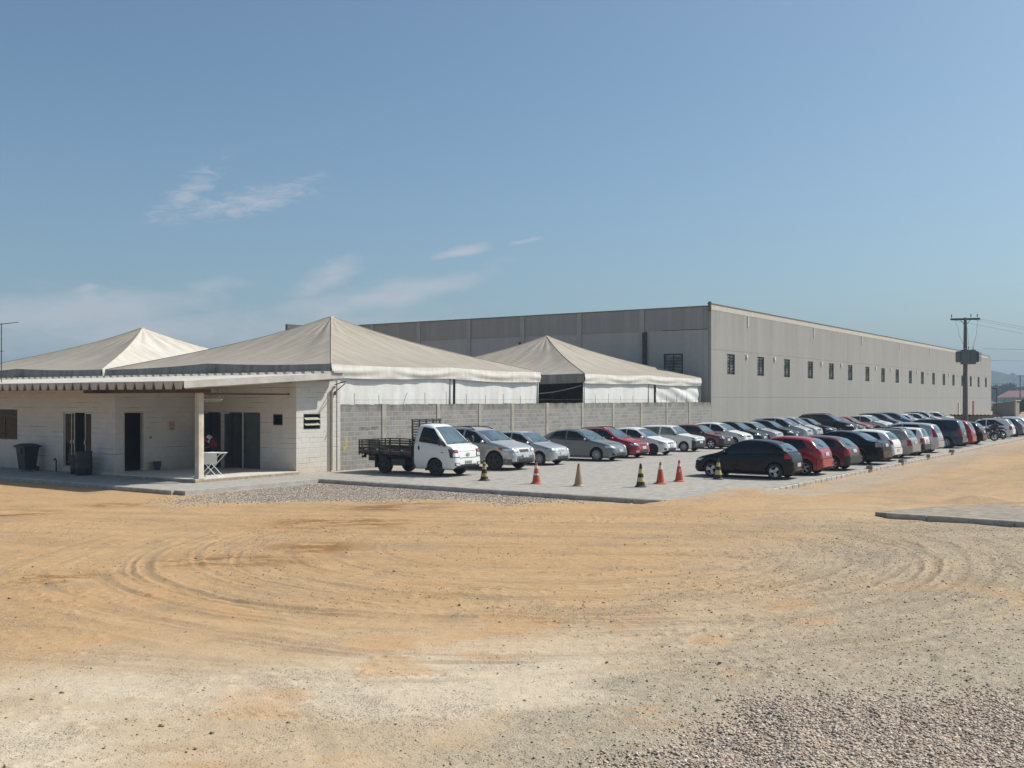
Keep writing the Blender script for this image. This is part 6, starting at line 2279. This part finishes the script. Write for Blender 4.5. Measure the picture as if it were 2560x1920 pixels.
for sg in (1, -1):
    mb = MB()
    for z, h in ((.76, .12), (.90, .13), (1.08, .07), (1.19, .05), (1.275, .045)):
        mb.box((x0, sg * dw - .012, z), (x1, sg * dw + .012, z + h))
    for k in range(6):
        xx = x0 + .03 + k * (x1 - x0 - .06) / 5
        mb.box((xx - .03, sg * dw + .013 * sg - .012, .70), (xx + .03, sg * dw + .013 * sg + .025 * sg, 1.32))
    sd_ = tpart(mb, 'side_board', [M['dark_wood']], None)
    sd_.location = (0, 0, 0)
    mb = MB()
    for k in range(4):
        xx = x0 + .30 + k * .62
        mb.box((xx, sg * (dw + .0125) - .002, .925), (xx + .14, sg * (dw + .0125) + .002, .968), 0)
        mb.box((xx + .142, sg * (dw + .0125) - .002, .925), (xx + .28, sg * (dw + .0125) + .002, .968), 1)
    rs_ = mb.build('reflector_strip', [M['plate'], plain('reflector_red', (0.34, 0.03, 0.03), 0.4, 0.1, 8)], sd_)
mb = MB()
for z, h in ((.76, .12), (.90, .13), (1.08, .07), (1.19, .05), (1.275, .045)):
    mb.box((x0 - .026, -dw - .03, z), (x0 - .002, dw + .03, z + h))
for y in (-.7, -.25, .25, .7):
    mb.box((x0 - .055, y - .03, .70), (x0 - .027, y + .03, 1.32))
tpart(mb, 'tail_board', [M['dark_wood']], None).location = (0, 0, 0)
mb = MB()
hx_ = x1 + .03
for z in [1.00 + .105 * k for k in range(11)]:
    mb.box((hx_ - .012, -dw, z), (hx_ + .012, dw, z + .052))
for y in (-.84, -.42, 0, .42, .84):
    mb.box((hx_ - .045, y - .035, .78), (hx_ - .013, y + .035, 2.12))
mb.box((hx_ - .03, -dw - .02, 2.12), (hx_ + .03, dw + .02, 2.16))
tpart(mb, 'headboard', [M['dark_wood']], None).location = (0, 0, 0)
M['steel_rim'] = plain('black_steel_rim', (0.03, 0.03, 0.03), 0.6, 0.2, 6)
ty, ri = wheel_meshes(.335, ('steel', 6))
for xw in (TX + TC.xf, TX + TC.xf - 2.60):
    for sg in (1, -1):
        o = put('wheel', ty, tk, (xw, sg * (.87 - .15), .332), (0, 0, 0 if sg > 0 else math.pi))
        put('rim', ri, o)
for sg in (1, -1):
    xw = TX + TC.xf - 2.60
    for a_, e_ in (((xw - .46, sg * .72 - .12, .22), (xw - .43, sg * .72 + .12, .75)), ((TX + TC.xf - .47, sg * .72 - .12, .20), (TX + TC.xf - .44, sg * .72 + .12, .55))):
        mb = MB()
        mb.box(a_, e_)
        tpart(mb, 'mudflap', [M['plastic']], None).location = (0, 0, 0)
    mb = MB()
    mb.box((x0 - .03, sg * .62 - .12, .58), (x0 + .02, sg * .62 + .12, .68))
    tpart(mb, 'tail_light', [M['tail']], None).location = (0, 0, 0)

# ---------------------------------------------------------------- motorcycles
def motorcycle(loc, rz, label, accent, box):
    mo = thing('motorcycle', label, 'motorcycle', loc, R(rz), 'motorcycles between the parked cars')
    for xw in (.62, -.64):
        mb = MB()
        mb.tube([(xw + .26 * math.cos(a), 0, .31 + .26 * math.sin(a)) for a in [2 * math.pi * k / 24 for k in range(25)]], .05, 8, caps=False)
        w = mb.build('wheel', [M['rubber']], mo, 60)
        mb = MB()
        for k in range(6):
            a = math.pi * k / 3
            mb.bar((xw, 0, .31), (xw + .23 * math.cos(a), 0, .31 + .23 * math.sin(a)), .03, .02)
        mb.lathe([(0.0, -.06), (.06, -.06), (.06, .06), (0.0, .06)], 12, 'y', (xw, 0, .31))
        mb.build('rim', [M['alloy']], w)
    mb = MB()
    mb.tube([(.45, 0, .85), (.30, 0, .55), (.05, 0, .36), (-.30, 0, .38), (-.42, 0, .70)], .030, 7)
    mb.tube([(.45, 0, .85), (-.10, 0, .74), (-.80, 0, .78)], .028, 7)
    for s in (-.085, .085):
        mb.tube([(-.30, s, .38), (-.64, s, .31)], .022, 6)
        mb.tube([(-.45, s, .72), (-.62, s, .34)], .026, 6)
    mb.build('frame', [M['black_metal']], mo, 50)
    mb = MB()
    mb.box((-.18, -.13, .30), (.22, .13, .52))
    mb.lathe([(.09, 0), (.11, .04), (.11, .20), (.09, .24), (0, .24)], 12, o=(.10, 0, .50))
    mb.build('engine', [M['dark_alloy']], mo, 40)
    mb = MB()
    mb.tube([(.18, -.12, .45), (.22, -.14, .30), (-.2, -.15, .28), (-.85, -.17, .42)], [.02, .022, .03, .05], 8)
    mb.build('exhaust', [M['chrome']], mo, 50)
    mb = MB()
    mb.ball((.20, 0, .86), (.30, .15, .13), 14)
    mb.build('fuel_tank', [accent], mo, 60)
    mb = MB()
    mb.ball((-.35, 0, .83), (.42, .13, .07), 14)
    mb.build('seat', [M['plastic']], mo, 60)
    mb = MB()
    for s in (-.09, .09):
        mb.tube([(.42, s, .95), (.62, s, .31)], .024, 7)
    mb.tube([(.30, -.36, 1.04), (.38, -.15, 1.0), (.38, .15, 1.0), (.30, .36, 1.04)], .014, 7)
    for s in (-.30, .30):
        mb.tube([(.36, s, 1.03), (.36, s * 1.1, 1.18)], .008, 5)
        mb.ball((.36, s * 1.12, 1.2), (.02, .06, .04), 8)
    mb.build('fork_and_handlebar', [M['black_metal']], mo, 50)
    mb = MB()
    mb.ball((.52, 0, .88), (.10, .10, .10), 12)
    mb.build('headlight', [M['lamp']], mo, 60)
    for (xc, lo_, hi_) in ((.62, 40, 150), (-.64, 20, 120)):
        mb = MB()
        mb.grid(lambda a, c: Vector((xc + .325 * math.cos(R(lo_ + (hi_ - lo_) * a)), (c - .5) * .14, .31 + (.325 + .02 * math.sin(math.pi * c)) * math.sin(R(lo_ + (hi_ - lo_) * a)))), 10, 4)
        mb.build('mudguard', [accent], mo, 60)
    mb = MB()
    mb.box((-.93, -.07, .66), (-.86, .07, .75))
    mb.build('tail_light', [M['tail']], mo)
    mb = MB()
    mb.box((-.96, -.09, .50), (-.94, .09, .63))
    mb.build('licence_plate', [M['plate']], mo)
    mb = MB()
    mb.tube([(-.05, .12, .30), (-.10, .24, .0)], .012, 6)
    mb.build('side_stand', [M['black_metal']], mo)
    if box:
        mb = MB()
        mb.lathe([(.0, 0), (.17, 0), (.21, .10), (.21, .20), (.17, .30), (0, .32)], 16, o=(-.72, 0, .88), sq=.6)
        mb.build('top_box', [M['plastic']], mo, 40)
motorcycle((47.7, -16.2, 0.001), 96, 'black motorcycle with a top box and a red flash beside the black hatchback', M['red_paint'], True)
motorcycle((51.6, -16.3, 0.001), 58, 'low black motorcycle standing askew beside the white estate car', M['black_paint'], False)

# ---------------------------------------------------------------- traffic cones
def cone_mat(name, col, dirt, amt):
    return plain(name, col, 0.65, 0.10, 5, dirt=(dirt, amt), bmp=0.1)
CB = cone_mat('cone_black', (0.022, 0.022, 0.024), (0.2, 0.17, 0.13), 0.25)
CY = cone_mat('cone_yellow', (0.58, 0.46, 0.14), (0.40, 0.33, 0.18), 0.5)
CYW = cone_mat('cone_worn_yellow', (0.48, 0.33, 0.08), (0.22, 0.15, 0.07), 0.7)
CO = cone_mat('cone_orange', (0.50, 0.085, 0.040), (0.42, 0.17, 0.09), 0.5)
CW = cone_mat('cone_white', (0.68, 0.66, 0.62), (0.45, 0.38, 0.30), 0.5)
CF = cone_mat('cone_faded', (0.40, 0.27, 0.17), (0.30, 0.19, 0.11), 0.7)
CFT = cone_mat('cone_faded_tip', (0.32, 0.13, 0.08), (0.28, 0.17, 0.11), 0.6)
def cone(px, py, h, bands, label, basem, tilt=0.0, flange=0.20):
    """bands: (fraction of height where the band starts, material) from the foot up"""
    p = spot(px, py)
    c = thing('traffic_cone', label, 'cone', (p.x, p.y, 0.002), random.uniform(0, 6), 'traffic cones across the parking lot entrance')
    c.rotation_euler.x = R(tilt)
    mats = []
    prof, mis = [], []
    r0, r1 = .150 * h / .75, .032
    def rr(f):
        return r0 + (r1 - r0) * f
    zs = [b_[0] for b_ in bands] + [1.0]
    for i, (f, mt) in enumerate(bands):
        if mt not in mats:
            mats.append(mt)
        k = mats.index(mt)
        for g in range(4):
            ff = f + (zs[i + 1] - f) * g / 4
            prof.append((rr(ff), .03 + ff * (h - .03)))
            mis.append(k)
    prof.append((rr(1), h))
    prof.append((rr(1) * .7, h + .006))
    prof.append((0.0, h + .006))
    mis += [mis[-1]] * 2
    mb = MB()
    mb.lathe(prof, 24, mis=mis)
    mb.build('cone_body', mats, c, 45)
    mb = MB()
    mb.lathe([(0, 0), (flange * .96, 0), (flange, .012), (flange * .96, .026), (r0 * 1.12, .036), (r0, .06)], 32, sq=.45)
    mb.build('base', [basem], c, 40)
    return c
cone(1210.6, 1201.4, .73, [(0, CB), (.17, CYW), (.33, CB), (.55, CYW), (.72, CB), (.80, CYW), (.92, CB)], 'black cone with worn yellow bands in front of the white truck', CB)
cc = cone(1340.8, 1209.5, .74, [(0, CO), (.38, CW), (.47, CO), (.72, CW), (.86, CO)], 'orange cone with torn white bands and loose tape in front of the silver off-roader', CO)
mb = MB()
for (a, z, w, l, tl) in ((.4, .36, .05, .20, .5), (1.4, .40, .04, .16, -.4), (2.6, .60, .04, .13, .3), (.2, .33, .03, .12, -.8)):
    ca, sa = math.cos(a), math.sin(a)
    r_ = .115 - z * .08
    p = Vector((r_ * ca, r_ * sa, z))
    tdir = Vector((-sa, ca, tl)).normalized()
    up = Vector((ca * .6, sa * .6, .8)) * w
    mb.grid(lambda u, v: p + tdir * l * (u - .5) + up * (v - .5) + Vector((ca, sa, 0)) * .02 * math.sin(u * 7), 6, 2)
mb.build('torn_tape', [CW], cc, 60)
cone(1446.6, 1215, .76, [(0, CF), (.72, CF), (.86, CFT)], 'sun-faded beige cone alone in the middle of the entrance', CF)
cone(1601.6, 1217.5, .78, [(0, CB), (.20, CY), (.39, CB), (.57, CY), (.77, CB)], 'clean black cone with pale yellow bands left of the two plain orange cones', CB)
cone(1651, 1209.5, .75, [(0, CO), (.66, CW), (.86, CO)], 'orange cone with one white collar, right next to the clean black and yellow cone', CO, 0, .24)
c6 = cone(1698, 1204, .76, [(0, CO), (.70, CW), (.85, CO)], 'orange cone with one white collar and a small hook at its tip, behind its twin', CO)
mb = MB()
mb.tube([(.02, 0, .72), (.09, 0, .70), (.12, 0, .73)], .014, 6)
mb.build('hook', [CO], c6)
mb = MB()
mb.box((.085, -.02, .32), (.10, .02, .46))
mb.build('torn_patch', [CW], c6)
cone(1795.6, 1198.3, .74, [(0, CB), (.20, CY), (.43, CB), (.62, CY), (.82, CB)], 'black cone with yellow bands in front of the glossy black hatchback', CB)

# loose concrete blocks on the kerb
def loose_block(px, py, rz, label, s=1.0):
    p = spot(px, py, 0.0)
    o = thing('concrete_block', label, 'block', (p.x, -17.62, 0.002), R(rz), 'loose concrete blocks on the kerb')
    mb = MB()
    a, w, h = .20 * s, .10 * s, .14
    t = .03
    mb.box((-a, -w, 0), (a, -w + t, h))
    mb.box((-a, w - t, 0), (a, w, h))
    for x in (-a, -t / 2, a - t):
        mb.box((x, -w + t + .0005, 0), (x + t, w - t - .0005, h))
    mb.build('hollow_block', [plain('dark_block_' + str(int(px)), (0.24, 0.23, 0.22), 0.95, 0.2, 6)], o)
loose_block(2184, 1172.6, 8, 'dark hollow block on the kerb behind the black saloon with clear lamps', 1.2)
loose_block(2265, 1156, -5, 'dark hollow block on the kerb behind the beige-grey estate car', 1.2)
loose_block(2328, 1143, 12, 'small hollow block on the kerb behind the silver-blue people carrier', .9)
loose_block(2392, 1131, 3, 'dark hollow block on the kerb behind the dark blue van', 1.3)
# ---------------------------------------------------------------- utility pole with transformer
PX, PY = 63.2, -12.05
up = thing('utility_pole', 'tall concrete utility pole with a crossarm and a grey transformer by the low shed', 'pole', (PX, PY, 0))
HT = 9.85
arm = Vector((0.62, -0.78, 0.025)).normalized()            # direction of the crossarm
perp = Vector((-arm.y, arm.x, 0)).normalized()
M['pole_concrete'] = plain('pole_concrete', (0.14, 0.125, 0.115), 0.9, 0.15, 2, dirt=((0.08, 0.07, 0.065), 0.5))
M['transformer'] = plain('transformer_paint', (0.10, 0.115, 0.125), 0.5, 0.12, 3)
M['porcelain'] = plain('insulator_brown', (0.07, 0.045, 0.04), 0.25, 0.2, 6)
M['wire'] = plain('wire', (0.06, 0.06, 0.065), 0.6, 0.1, 1)
mb = MB()
mb.tube([(0, 0, -.3), (0, 0, 4.0), (0, 0, HT)], [.24, .20, .125], 10)
mb.build('shaft', M['pole_concrete'], up, 40)
mb = MB()
za = HT - .12
mb.bar(arm * -1.28 + Vector((0, 0, za)), arm * 1.28 + Vector((0, 0, za)), .13, .16)
mb.build('crossarm', plain('crossarm_wood', (0.07, 0.055, 0.05), 0.9, 0.2, 4), up)
mb = MB()
for s in (-.45, .45):
    mb.bar(arm * s + Vector((0, 0, za - .06)), arm * (.1 * (1 if s > 0 else -1)) + Vector((0, 0, za - .46)), .03)
mb.build('brace', M['black_metal'], up)
ends = []
for s in (-1.2, .5, 1.06):
    mb = MB()
    b_ = arm * s + Vector((0, 0, za + .08))
    mb.lathe([(.012, 0), (.012, .10), (.055, .11), (.03, .16), (.06, .18), (.03, .24), (.05, .27), (.02, .34), (0, .35)], 12, o=b_)
    mb.build('insulator', M['porcelain'], up, 40)
    ends.append(b_ + Vector((0, 0, .26)))
tc_ = perp * -.05
mb = MB()
zt0, zt1 = 6.02, 7.0
for s in (-.50, .50):
    c = arm * s
    a = math.atan2(arm.y, arm.x)
    xf = Matrix.Translation(Vector((c.x, c.y, 0)) + perp * -.30) @ Matrix.Rotation(a, 4, 'Z')
    pts = [(-.34, zt0 + .12), (-.28, zt0 + .02), (.28, zt0 + .02), (.34, zt0 + .12), (.34, zt1 - .12), (.28, zt1 - .02), (-.28, zt1 - .02), (-.34, zt1 - .12)]
    vs = [xf @ Vector((x, -.34, z)) for x, z in pts] + [xf @ Vector((x, .34, z)) for x, z in pts]
    mb.add(vs, [tuple(range(8)), tuple(range(15, 7, -1))] + [(i, (i + 1) % 8, (i + 1) % 8 + 8, i + 8) for i in range(8)])
a = math.atan2(arm.y, arm.x)
xf = Matrix.Translation(perp * -.30) @ Matrix.Rotation(a, 4, 'Z')
mb.box((-.42, -.30, zt0 - .14), (.62, .30, zt1 + .10), 0, xf)
tr_ = mb.build('transformer', M['transformer'], up)
mb = MB()
for s in (-1.0, -.85, -.70, .70, .85, 1.0):
    mb.box((s - .012, -.40, zt0 + .08), (s + .012, -.345, zt1 - .1), 0, xf)
mb.box((.40, -.47, zt0 + .48), (.98, -.42, zt0 + .505), 0, xf)
mb.build('cooling_fin', M['transformer'], tr_)
for s in (-.22, .14, .52):
    mb = MB()
    c = xf @ Vector((s, 0, zt1 + .10))
    mb.lathe([(.05, 0), (.06, .05), (.03, .08), (.055, .12), (.025, .16), (.045, .20), (.012, .28), (0, .28)], 10, o=c)
    mb.build('bushing', M['porcelain'], tr_, 40)
mb = MB()
mb.tube([Vector((.19, 0, zt0 - .1)) + perp * -.2, Vector((.24, 0, zt0 - .9)) + perp * -.18, Vector((.20, 0, 3.2)) + perp * -.14, Vector((.22, 0, .2)) + perp * -.14], .05, 8)
mb.build('conduit', plain('steel_conduit', (0.30, 0.32, 0.34), 0.4, 0.1, 3, metal=0.5), up, 40)
def sagline(p, q, sag, n=16):
    p, q = Vector(p), Vector(q)
    return [p.lerp(q, k / n) - Vector((0, 0, sag * 4 * (k / n) * (1 - k / n))) for k in range(n + 1)]
mb = MB()
for s, b_ in ((-.95, -.22), (.05, .14), (1.1, .52)):
    e = xf @ Vector((b_, 0, zt1 + .36))
    st = arm * s + Vector((0, 0, za - .05))
    mid = (st * .45 + e * .55) + Vector((0, 0, .0)) + arm * (.35 if s < 0 else (.05 if s < .5 else .10)) * (-.3 if s < 0 else 1)
    mb.tube([st, st.lerp(mid, .5) + arm * (.10 if s < 0 else 0), mid, e], .011, 5)
mb.build('jumper', M['wire'], up, 60)
# line wires running off to the right, another span far behind them
for i, s in enumerate((-1.18, .45, 1.24)):
    st = Vector((PX, PY, 0)) + arm * s + Vector((0, 0, za - .02 + (.02 if i else 0)))
    en = st + Vector((34, -38, -6.2 + .3 * i))
    mb = MB()
    mb.tube(sagline(st, en, .8, 20), .011, 5)
    tag(mb.build('power_line', M['wire'], None, 60), 'thin power line running down from the transformer pole to the right', 'wire', 'power lines off the transformer pole')
for i, (z0, z1, lb) in enumerate(((11.2, 12.6, 'upper'), (9.3, 10.6, 'middle'), (5.55, 6.1, 'lowest'))):
    mb = MB()
    mb.tube(sagline((152, 2, z0), (215, -66, z1), .7, 18), .025, 5)
    tag(mb.build('street_cable', M['wire'], None, 60), lb + ' of the three cables crossing the sky right of the warehouse', 'wire', 'street cables beyond the warehouse')
mb = MB()
mb.tube(sagline((-6.5, 13.2, 5.0), (2, 60, 6.4), .5, 10), .014, 5)
tag(mb.build('aerial_stay', M['wire'], None, 60), 'thin stay wire running back from the television aerial', 'wire')

# ---------------------------------------------------------------- low shed under the pole
sh = thing('meter_shed', 'low rendered meter shed with a wavy tiled roof behind the motorcycles', 'shed', (64.0, -14.1, 0))
mb = MB()
hs_ = 1.50
mb.box((0, 0.0, -.1), (.15, 3.1, hs_))
mb.box((.152, 0.0, -.1), (2.6, .15, hs_ - .22))
mb.box((.152, 2.95, -.1), (2.6, 3.1, hs_ - .22))
mb.box((2.45, .152, -.1), (2.6, 2.948, hs_ - .22))
mb.build('wall', plain('shed_render', (0.30, 0.265, 0.20), 0.9, 0.12, 2, dirt=((0.2, 0.17, 0.12), 0.5)), sh)
mb = MB()
n = 90
vs = []
for k in range(n + 1):
    y = -.32 + 3.74 * k / n
    z = .035 * math.cos(2 * math.pi * y / .30)
    vs += [(-.35, y, hs_ + .10 + z), (2.9, y, hs_ - .10 + z), (-.35, y, hs_ + .055 + z), (2.9, y, hs_ - .145 + z)]
for k in range(n):
    a, b_ = 4 * k, 4 * k + 4
    mb.add([], [])
    mb.f += [(a, a + 1, b_ + 1, b_), (a + 2, b_ + 2, b_ + 3, a + 3), (a, b_, b_ + 2, a + 2), (a + 1, a + 3, b_ + 3, b_ + 1)]
    mb.m += [0, 0, 0, 0]
mb.v += vs
mb.build('roof', plain('brown_tile', (0.16, 0.105, 0.075), 0.9, 0.2, 3), sh, 50)
mb = MB()
mb.ball((-.03, .75, 1.24), (.03, .13, .045), 10)
mb.build('bulkhead_lamp', M['whitebox'], sh, 60)

# ---------------------------------------------------------------- beyond the warehouse
def house(label, x, y, w, d, h, wall, roofc, rz=0, ridge=1.4, group=None, cat='house'):
    ho = thing('house', label, cat, (x, y, 0), R(rz), group)
    mb = MB()
    mb.box((-w / 2, -d / 2, -1), (w / 2, d / 2, h))
    mb.prism([(-d / 2, h + .001), (d / 2, h + .001), (0, h + ridge)], 'x', -w / 2, w / 2)
    mb.build('wall', plain('house_wall', wall, 0.9, 0.1, 0.5), ho)
    mb = MB()
    for s in (-1, 1):
        vs = []
        for x_ in (-w / 2 - .4, w / 2 + .4):
            vs += [(x_, s * (d / 2 + .5), h - .5 * ridge / (d / 2) + .06), (x_, 0, h + ridge + .06), (x_, 0, h + ridge + .20), (x_, s * (d / 2 + .5), h - .5 * ridge / (d / 2) + .20)]
        mb.add(vs, [(0, 1, 2, 3), (7, 6, 5, 4), (0, 4, 5, 1), (1, 5, 6, 2), (2, 6, 7, 3), (3, 7, 4, 0)])
    mb.build('roof', plain('house_roof', roofc, 0.9, 0.15, 0.8), ho)
    for sx in (-.28, .22):
        for sd in (-1, 1):
            mb = MB()
            mb.box((sx * w - .6, sd * (d / 2 + .01) - .02, h * .38), (sx * w + .6, sd * (d / 2 + .01) + .02, h * .78))
            mb.build('window', M['window_glass'], ho)
    return ho

lh = thing('outbuilding', 'low grey outbuilding with a bright white lean-to roof past the warehouse corner', 'building', (158, -1.9, 0))
mb = MB()
mb.box((0, 0, -.3), (5, 3.4, 2.05))
mb.prism([(0.0, 2.051), (3.4, 2.051), (0.0, 2.55)], 'x', 0.0, 5.0)
mb.build('wall', plain('outbuilding_wall', (0.22, 0.20, 0.165), 0.9, 0.1, 1), lh)
mb = MB()
vs = [(-.3, -.2, 2.62), (-.3, 3.9, 2.0), (5.3, 3.9, 2.0), (5.3, -.2, 2.62)]
mb.add(vs + [(a, b_, c + .08) for a, b_, c in vs], [(0, 1, 2, 3), (7, 6, 5, 4), (0, 4, 5, 1), (1, 5, 6, 2), (2, 6, 7, 3), (3, 7, 4, 0)])
mb.build('roof', plain('lean_to_roof', (0.60, 0.58, 0.55), 0.6, 0.1, 1), lh)
mb = MB()
mb.box((-.06, -.25, -.3), (.12, -.05, 2.6))
mb.build('corner_post', M['post'], lh)
gp_ = thing('gate_frame', 'narrow brown steel gate frame standing by the far warehouse corner', 'gate', (156.5, 1.1, 0))
mb = MB()
for y in (-.5, .5):
    mb.box((-.06, y - .06, -.2), (.06, y + .06, 4.6))
mb.box((-.07, -.6, 4.6), (.07, .6, 4.75))
mb.build('frame', M['brown_steel'], gp_)
def world(px, dist, z=0):
    """a far point surveyed by bearing and distance"""
    p = CAM + FWD * dist + RGT * ((px - 1280.0) / 2550.0 * dist)
    return p.x, p.y
x, y = world(2556, 420)
house('house with a red tiled roof and a green painted wall far right', x, y, 22, 10, 3.6, (0.10, 0.30, 0.22), (0.30, 0.13, 0.10), 35, 2.6)
x, y = world(2580, 250)
house('long low shed with a grey roof beyond the parked cars on the right', x, y, 26, 9, 1.0, (0.16, 0.15, 0.14), (0.12, 0.115, 0.11), 55, .9)

# trees -------------------------------------------------------------------------
M['bark'] = plain('bark', (0.09, 0.07, 0.05), 0.95, 0.2, 2)
def leafmat(name, lo, hi):
    m, nt, b = newmat(name)
    c = mixc(nt, ramp(nt, noise(nt, coords(nt), 0.9, 4), 0.3, 0.7), lo, hi)
    L(nt, c, b.inputs['Base Color'])
    b.inputs['Roughness'].default_value = 0.7
    b.inputs['Specular IOR Level'].default_value = 0.2
    return m
LEAF = [leafmat('dark_leaf', (0.022, 0.040, 0.016), (0.055, 0.085, 0.030)), leafmat('mid_leaf', (0.035, 0.060, 0.020), (0.085, 0.120, 0.040))]
def tree(label, px, dist, h, r, seed, leaf, group):
    rg = np.random.default_rng(seed)
    x, y = world(px, dist)
    t = thing('tree', label, 'tree', (x, y, -.15), rg.random() * 6, group)
    mb = MB()
    mb.tube([(0, 0, 0), (.1, .05, h * .3), (.0, .1, h * .62)], [r * .07, r * .05, r * .025], 8)
    blobs = []
    for k in range(9):
        a = rg.random() * 6.28
        rr = r * (.25 + .5 * rg.random())
        z = h * (.42 + .5 * rg.random())
        p = Vector((rr * math.cos(a), rr * math.sin(a), z))
        mb.tube([(0, 0, h * .28), p * .5 + Vector((0, 0, h * .2)), p], [r * .03, r * .02, r * .008], 5)
        blobs.append((p, r * (.28 + .22 * rg.random())))
    mb.build('trunk', M['bark'], t, 40)
    vs, n = [], 0
    per = 170
    P = []
    for p, br_ in blobs:
        d = rg.normal(size=(per, 3))
        d /= np.linalg.norm(d, axis=1)[:, None]
        P.append(np.array(p) + d * br_ * (.55 + .5 * rg.random((per, 1))) * np.array([1, 1, .8]))
    P = np.concatenate(P)
    k = len(P)
    ls = r * .085
    a = rg.normal(size=(k, 3)); a /= np.linalg.norm(a, axis=1)[:, None]
    b2 = rg.normal(size=(k, 3)); b2 -= a * (a * b2).sum(1)[:, None]; b2 /= np.linalg.norm(b2, axis=1)[:, None]
    q = np.stack([P - a * ls - b2 * ls * .6, P + a * ls - b2 * ls * .6, P + a * ls + b2 * ls * .6, P - a * ls + b2 * ls * .6], 1).reshape(-1, 3)
    mb = MB()
    mb.add([tuple(v) for v in q], [(4 * i, 4 * i + 1, 4 * i + 2, 4 * i + 3) for i in range(k)])
    mb.build('crown', leaf, t, None, fix=False)
    return t
GT = 'trees beyond the far end of the yard'
tree('dark tree just right of the warehouse corner beyond the outbuilding', 2502, 520, 8.5, 8.0, 1, LEAF[0], GT)
tree('broad dark tree between the warehouse corner tree and the red-roofed house', 2523, 560, 8.8, 9.0, 2, LEAF[0], GT)
tree('bushy tree in front of the green-walled house at the right edge', 2549, 210, 2.7, 2.4, 3, LEAF[1], GT)
tree('second bushy tree at the right edge, lower than its neighbour', 2566, 220, 2.4, 2.6, 4, LEAF[1], GT)
tree('tree at the far right beside the long grey shed', 2590, 420, 7.0, 6.5, 5, LEAF[0], GT)

# distant street pole
x, y = world(2550.5, 300)
dp = thing('street_pole', 'thin dark street pole with a crossarm far off at the right edge', 'pole', (x, y, 0))
mb = MB()
mb.tube([(0, 0, -.3), (0, 0, 9.9)], [.22, .14], 8)
mb.build('shaft', M['pole_concrete'], dp)
mb = MB()
mb.bar(RGT * -1.1 + Vector((0, 0, 9.7)), RGT * 1.1 + Vector((0, 0, 9.7)), .16)
mb.build('crossarm', M['black_metal'], dp)

# hills with houses on their slope
def hill_z(u, v):
    """u across the bearing to the right (degrees), v distance"""
    ridge = 46 * np.exp(-((v - 1500) / 330) ** 2)
    prof = 0.78 + 0.20 * np.sin(u * 0.33 + 1.0) + 0.10 * np.sin(u * 1.1 + .4) + 0.06 * np.exp(-((u - 25.7) / .9) ** 2)
    return ridge * prof
nu, nv = 700, 70
uu = np.linspace(-62, 62, nu)
vv = np.linspace(850, 2000, nv)
U, V = np.meshgrid(uu, vv, indexing='ij')
Zh = hill_z(U, V) + 5.0 * (fbm(U * 3.5, V * 0.02, 401, 4, .6) - .3) * np.exp(-((V - 1500) / 420) ** 2) - 1.5
th = np.radians(U)
HX = CAM.x + (FWD.x * np.cos(th) + RGT.x * np.sin(th)) * V
HY = CAM.y + (FWD.y * np.cos(th) + RGT.y * np.sin(th)) * V
mb = MB()
mb.v = [tuple(p) for p in np.stack([HX, HY, Zh], -1).reshape(-1, 3)]
for i in range(nu - 1):
    for j in range(nv - 1):
        mb.f.append((i * nv + j, (i + 1) * nv + j, (i + 1) * nv + j + 1, i * nv + j + 1))
        mb.m.append(0)
m, nt, b = newmat('wooded_hill')
v = coords(nt)
c = mixc(nt, ramp(nt, noise(nt, v, .05, 6, .65), .35, .65), (0.022, 0.042, 0.018), (0.065, 0.085, 0.035))
L(nt, c, b.inputs['Base Color'])
b.inputs['Roughness'].default_value = 0.95
b.inputs['Specular IOR Level'].default_value = 0.1
bump(nt, b, noise(nt, v, .12, 4), 0.8, 4.0)
structure(mb.build('hills', m, None, 180, fix=False))
for k, (px, dist, w, lb) in enumerate(((2533, 1245, 7, 'uppermost pale house on the wooded hill at the right'), (2545, 1200, 7, 'small yellowish house low on the hill beside the street pole'),
                                      (2556, 1215, 7, 'pale house on the hill just right of the street pole'), (2562, 1240, 7, 'pale house higher on the hill at the right edge'), (2575, 1225, 8, 'pale house at the far right of the hill'))):
    x, y = world(px, dist)
    u = math.degrees(math.atan((px - 1280) / 2550))
    vd = dist / math.cos(math.radians(u))
    z = float(hill_z(np.array(u), np.array(vd))) + 0.3
    ho = house(lb, x, y, w, 7, 3.6, (0.62, 0.56, 0.36) if k == 1 else (0.66, 0.64, 0.60), (0.35, 0.22, 0.17), 20 * k, 2.0, 'houses on the far hill')
    ho.location.z = z
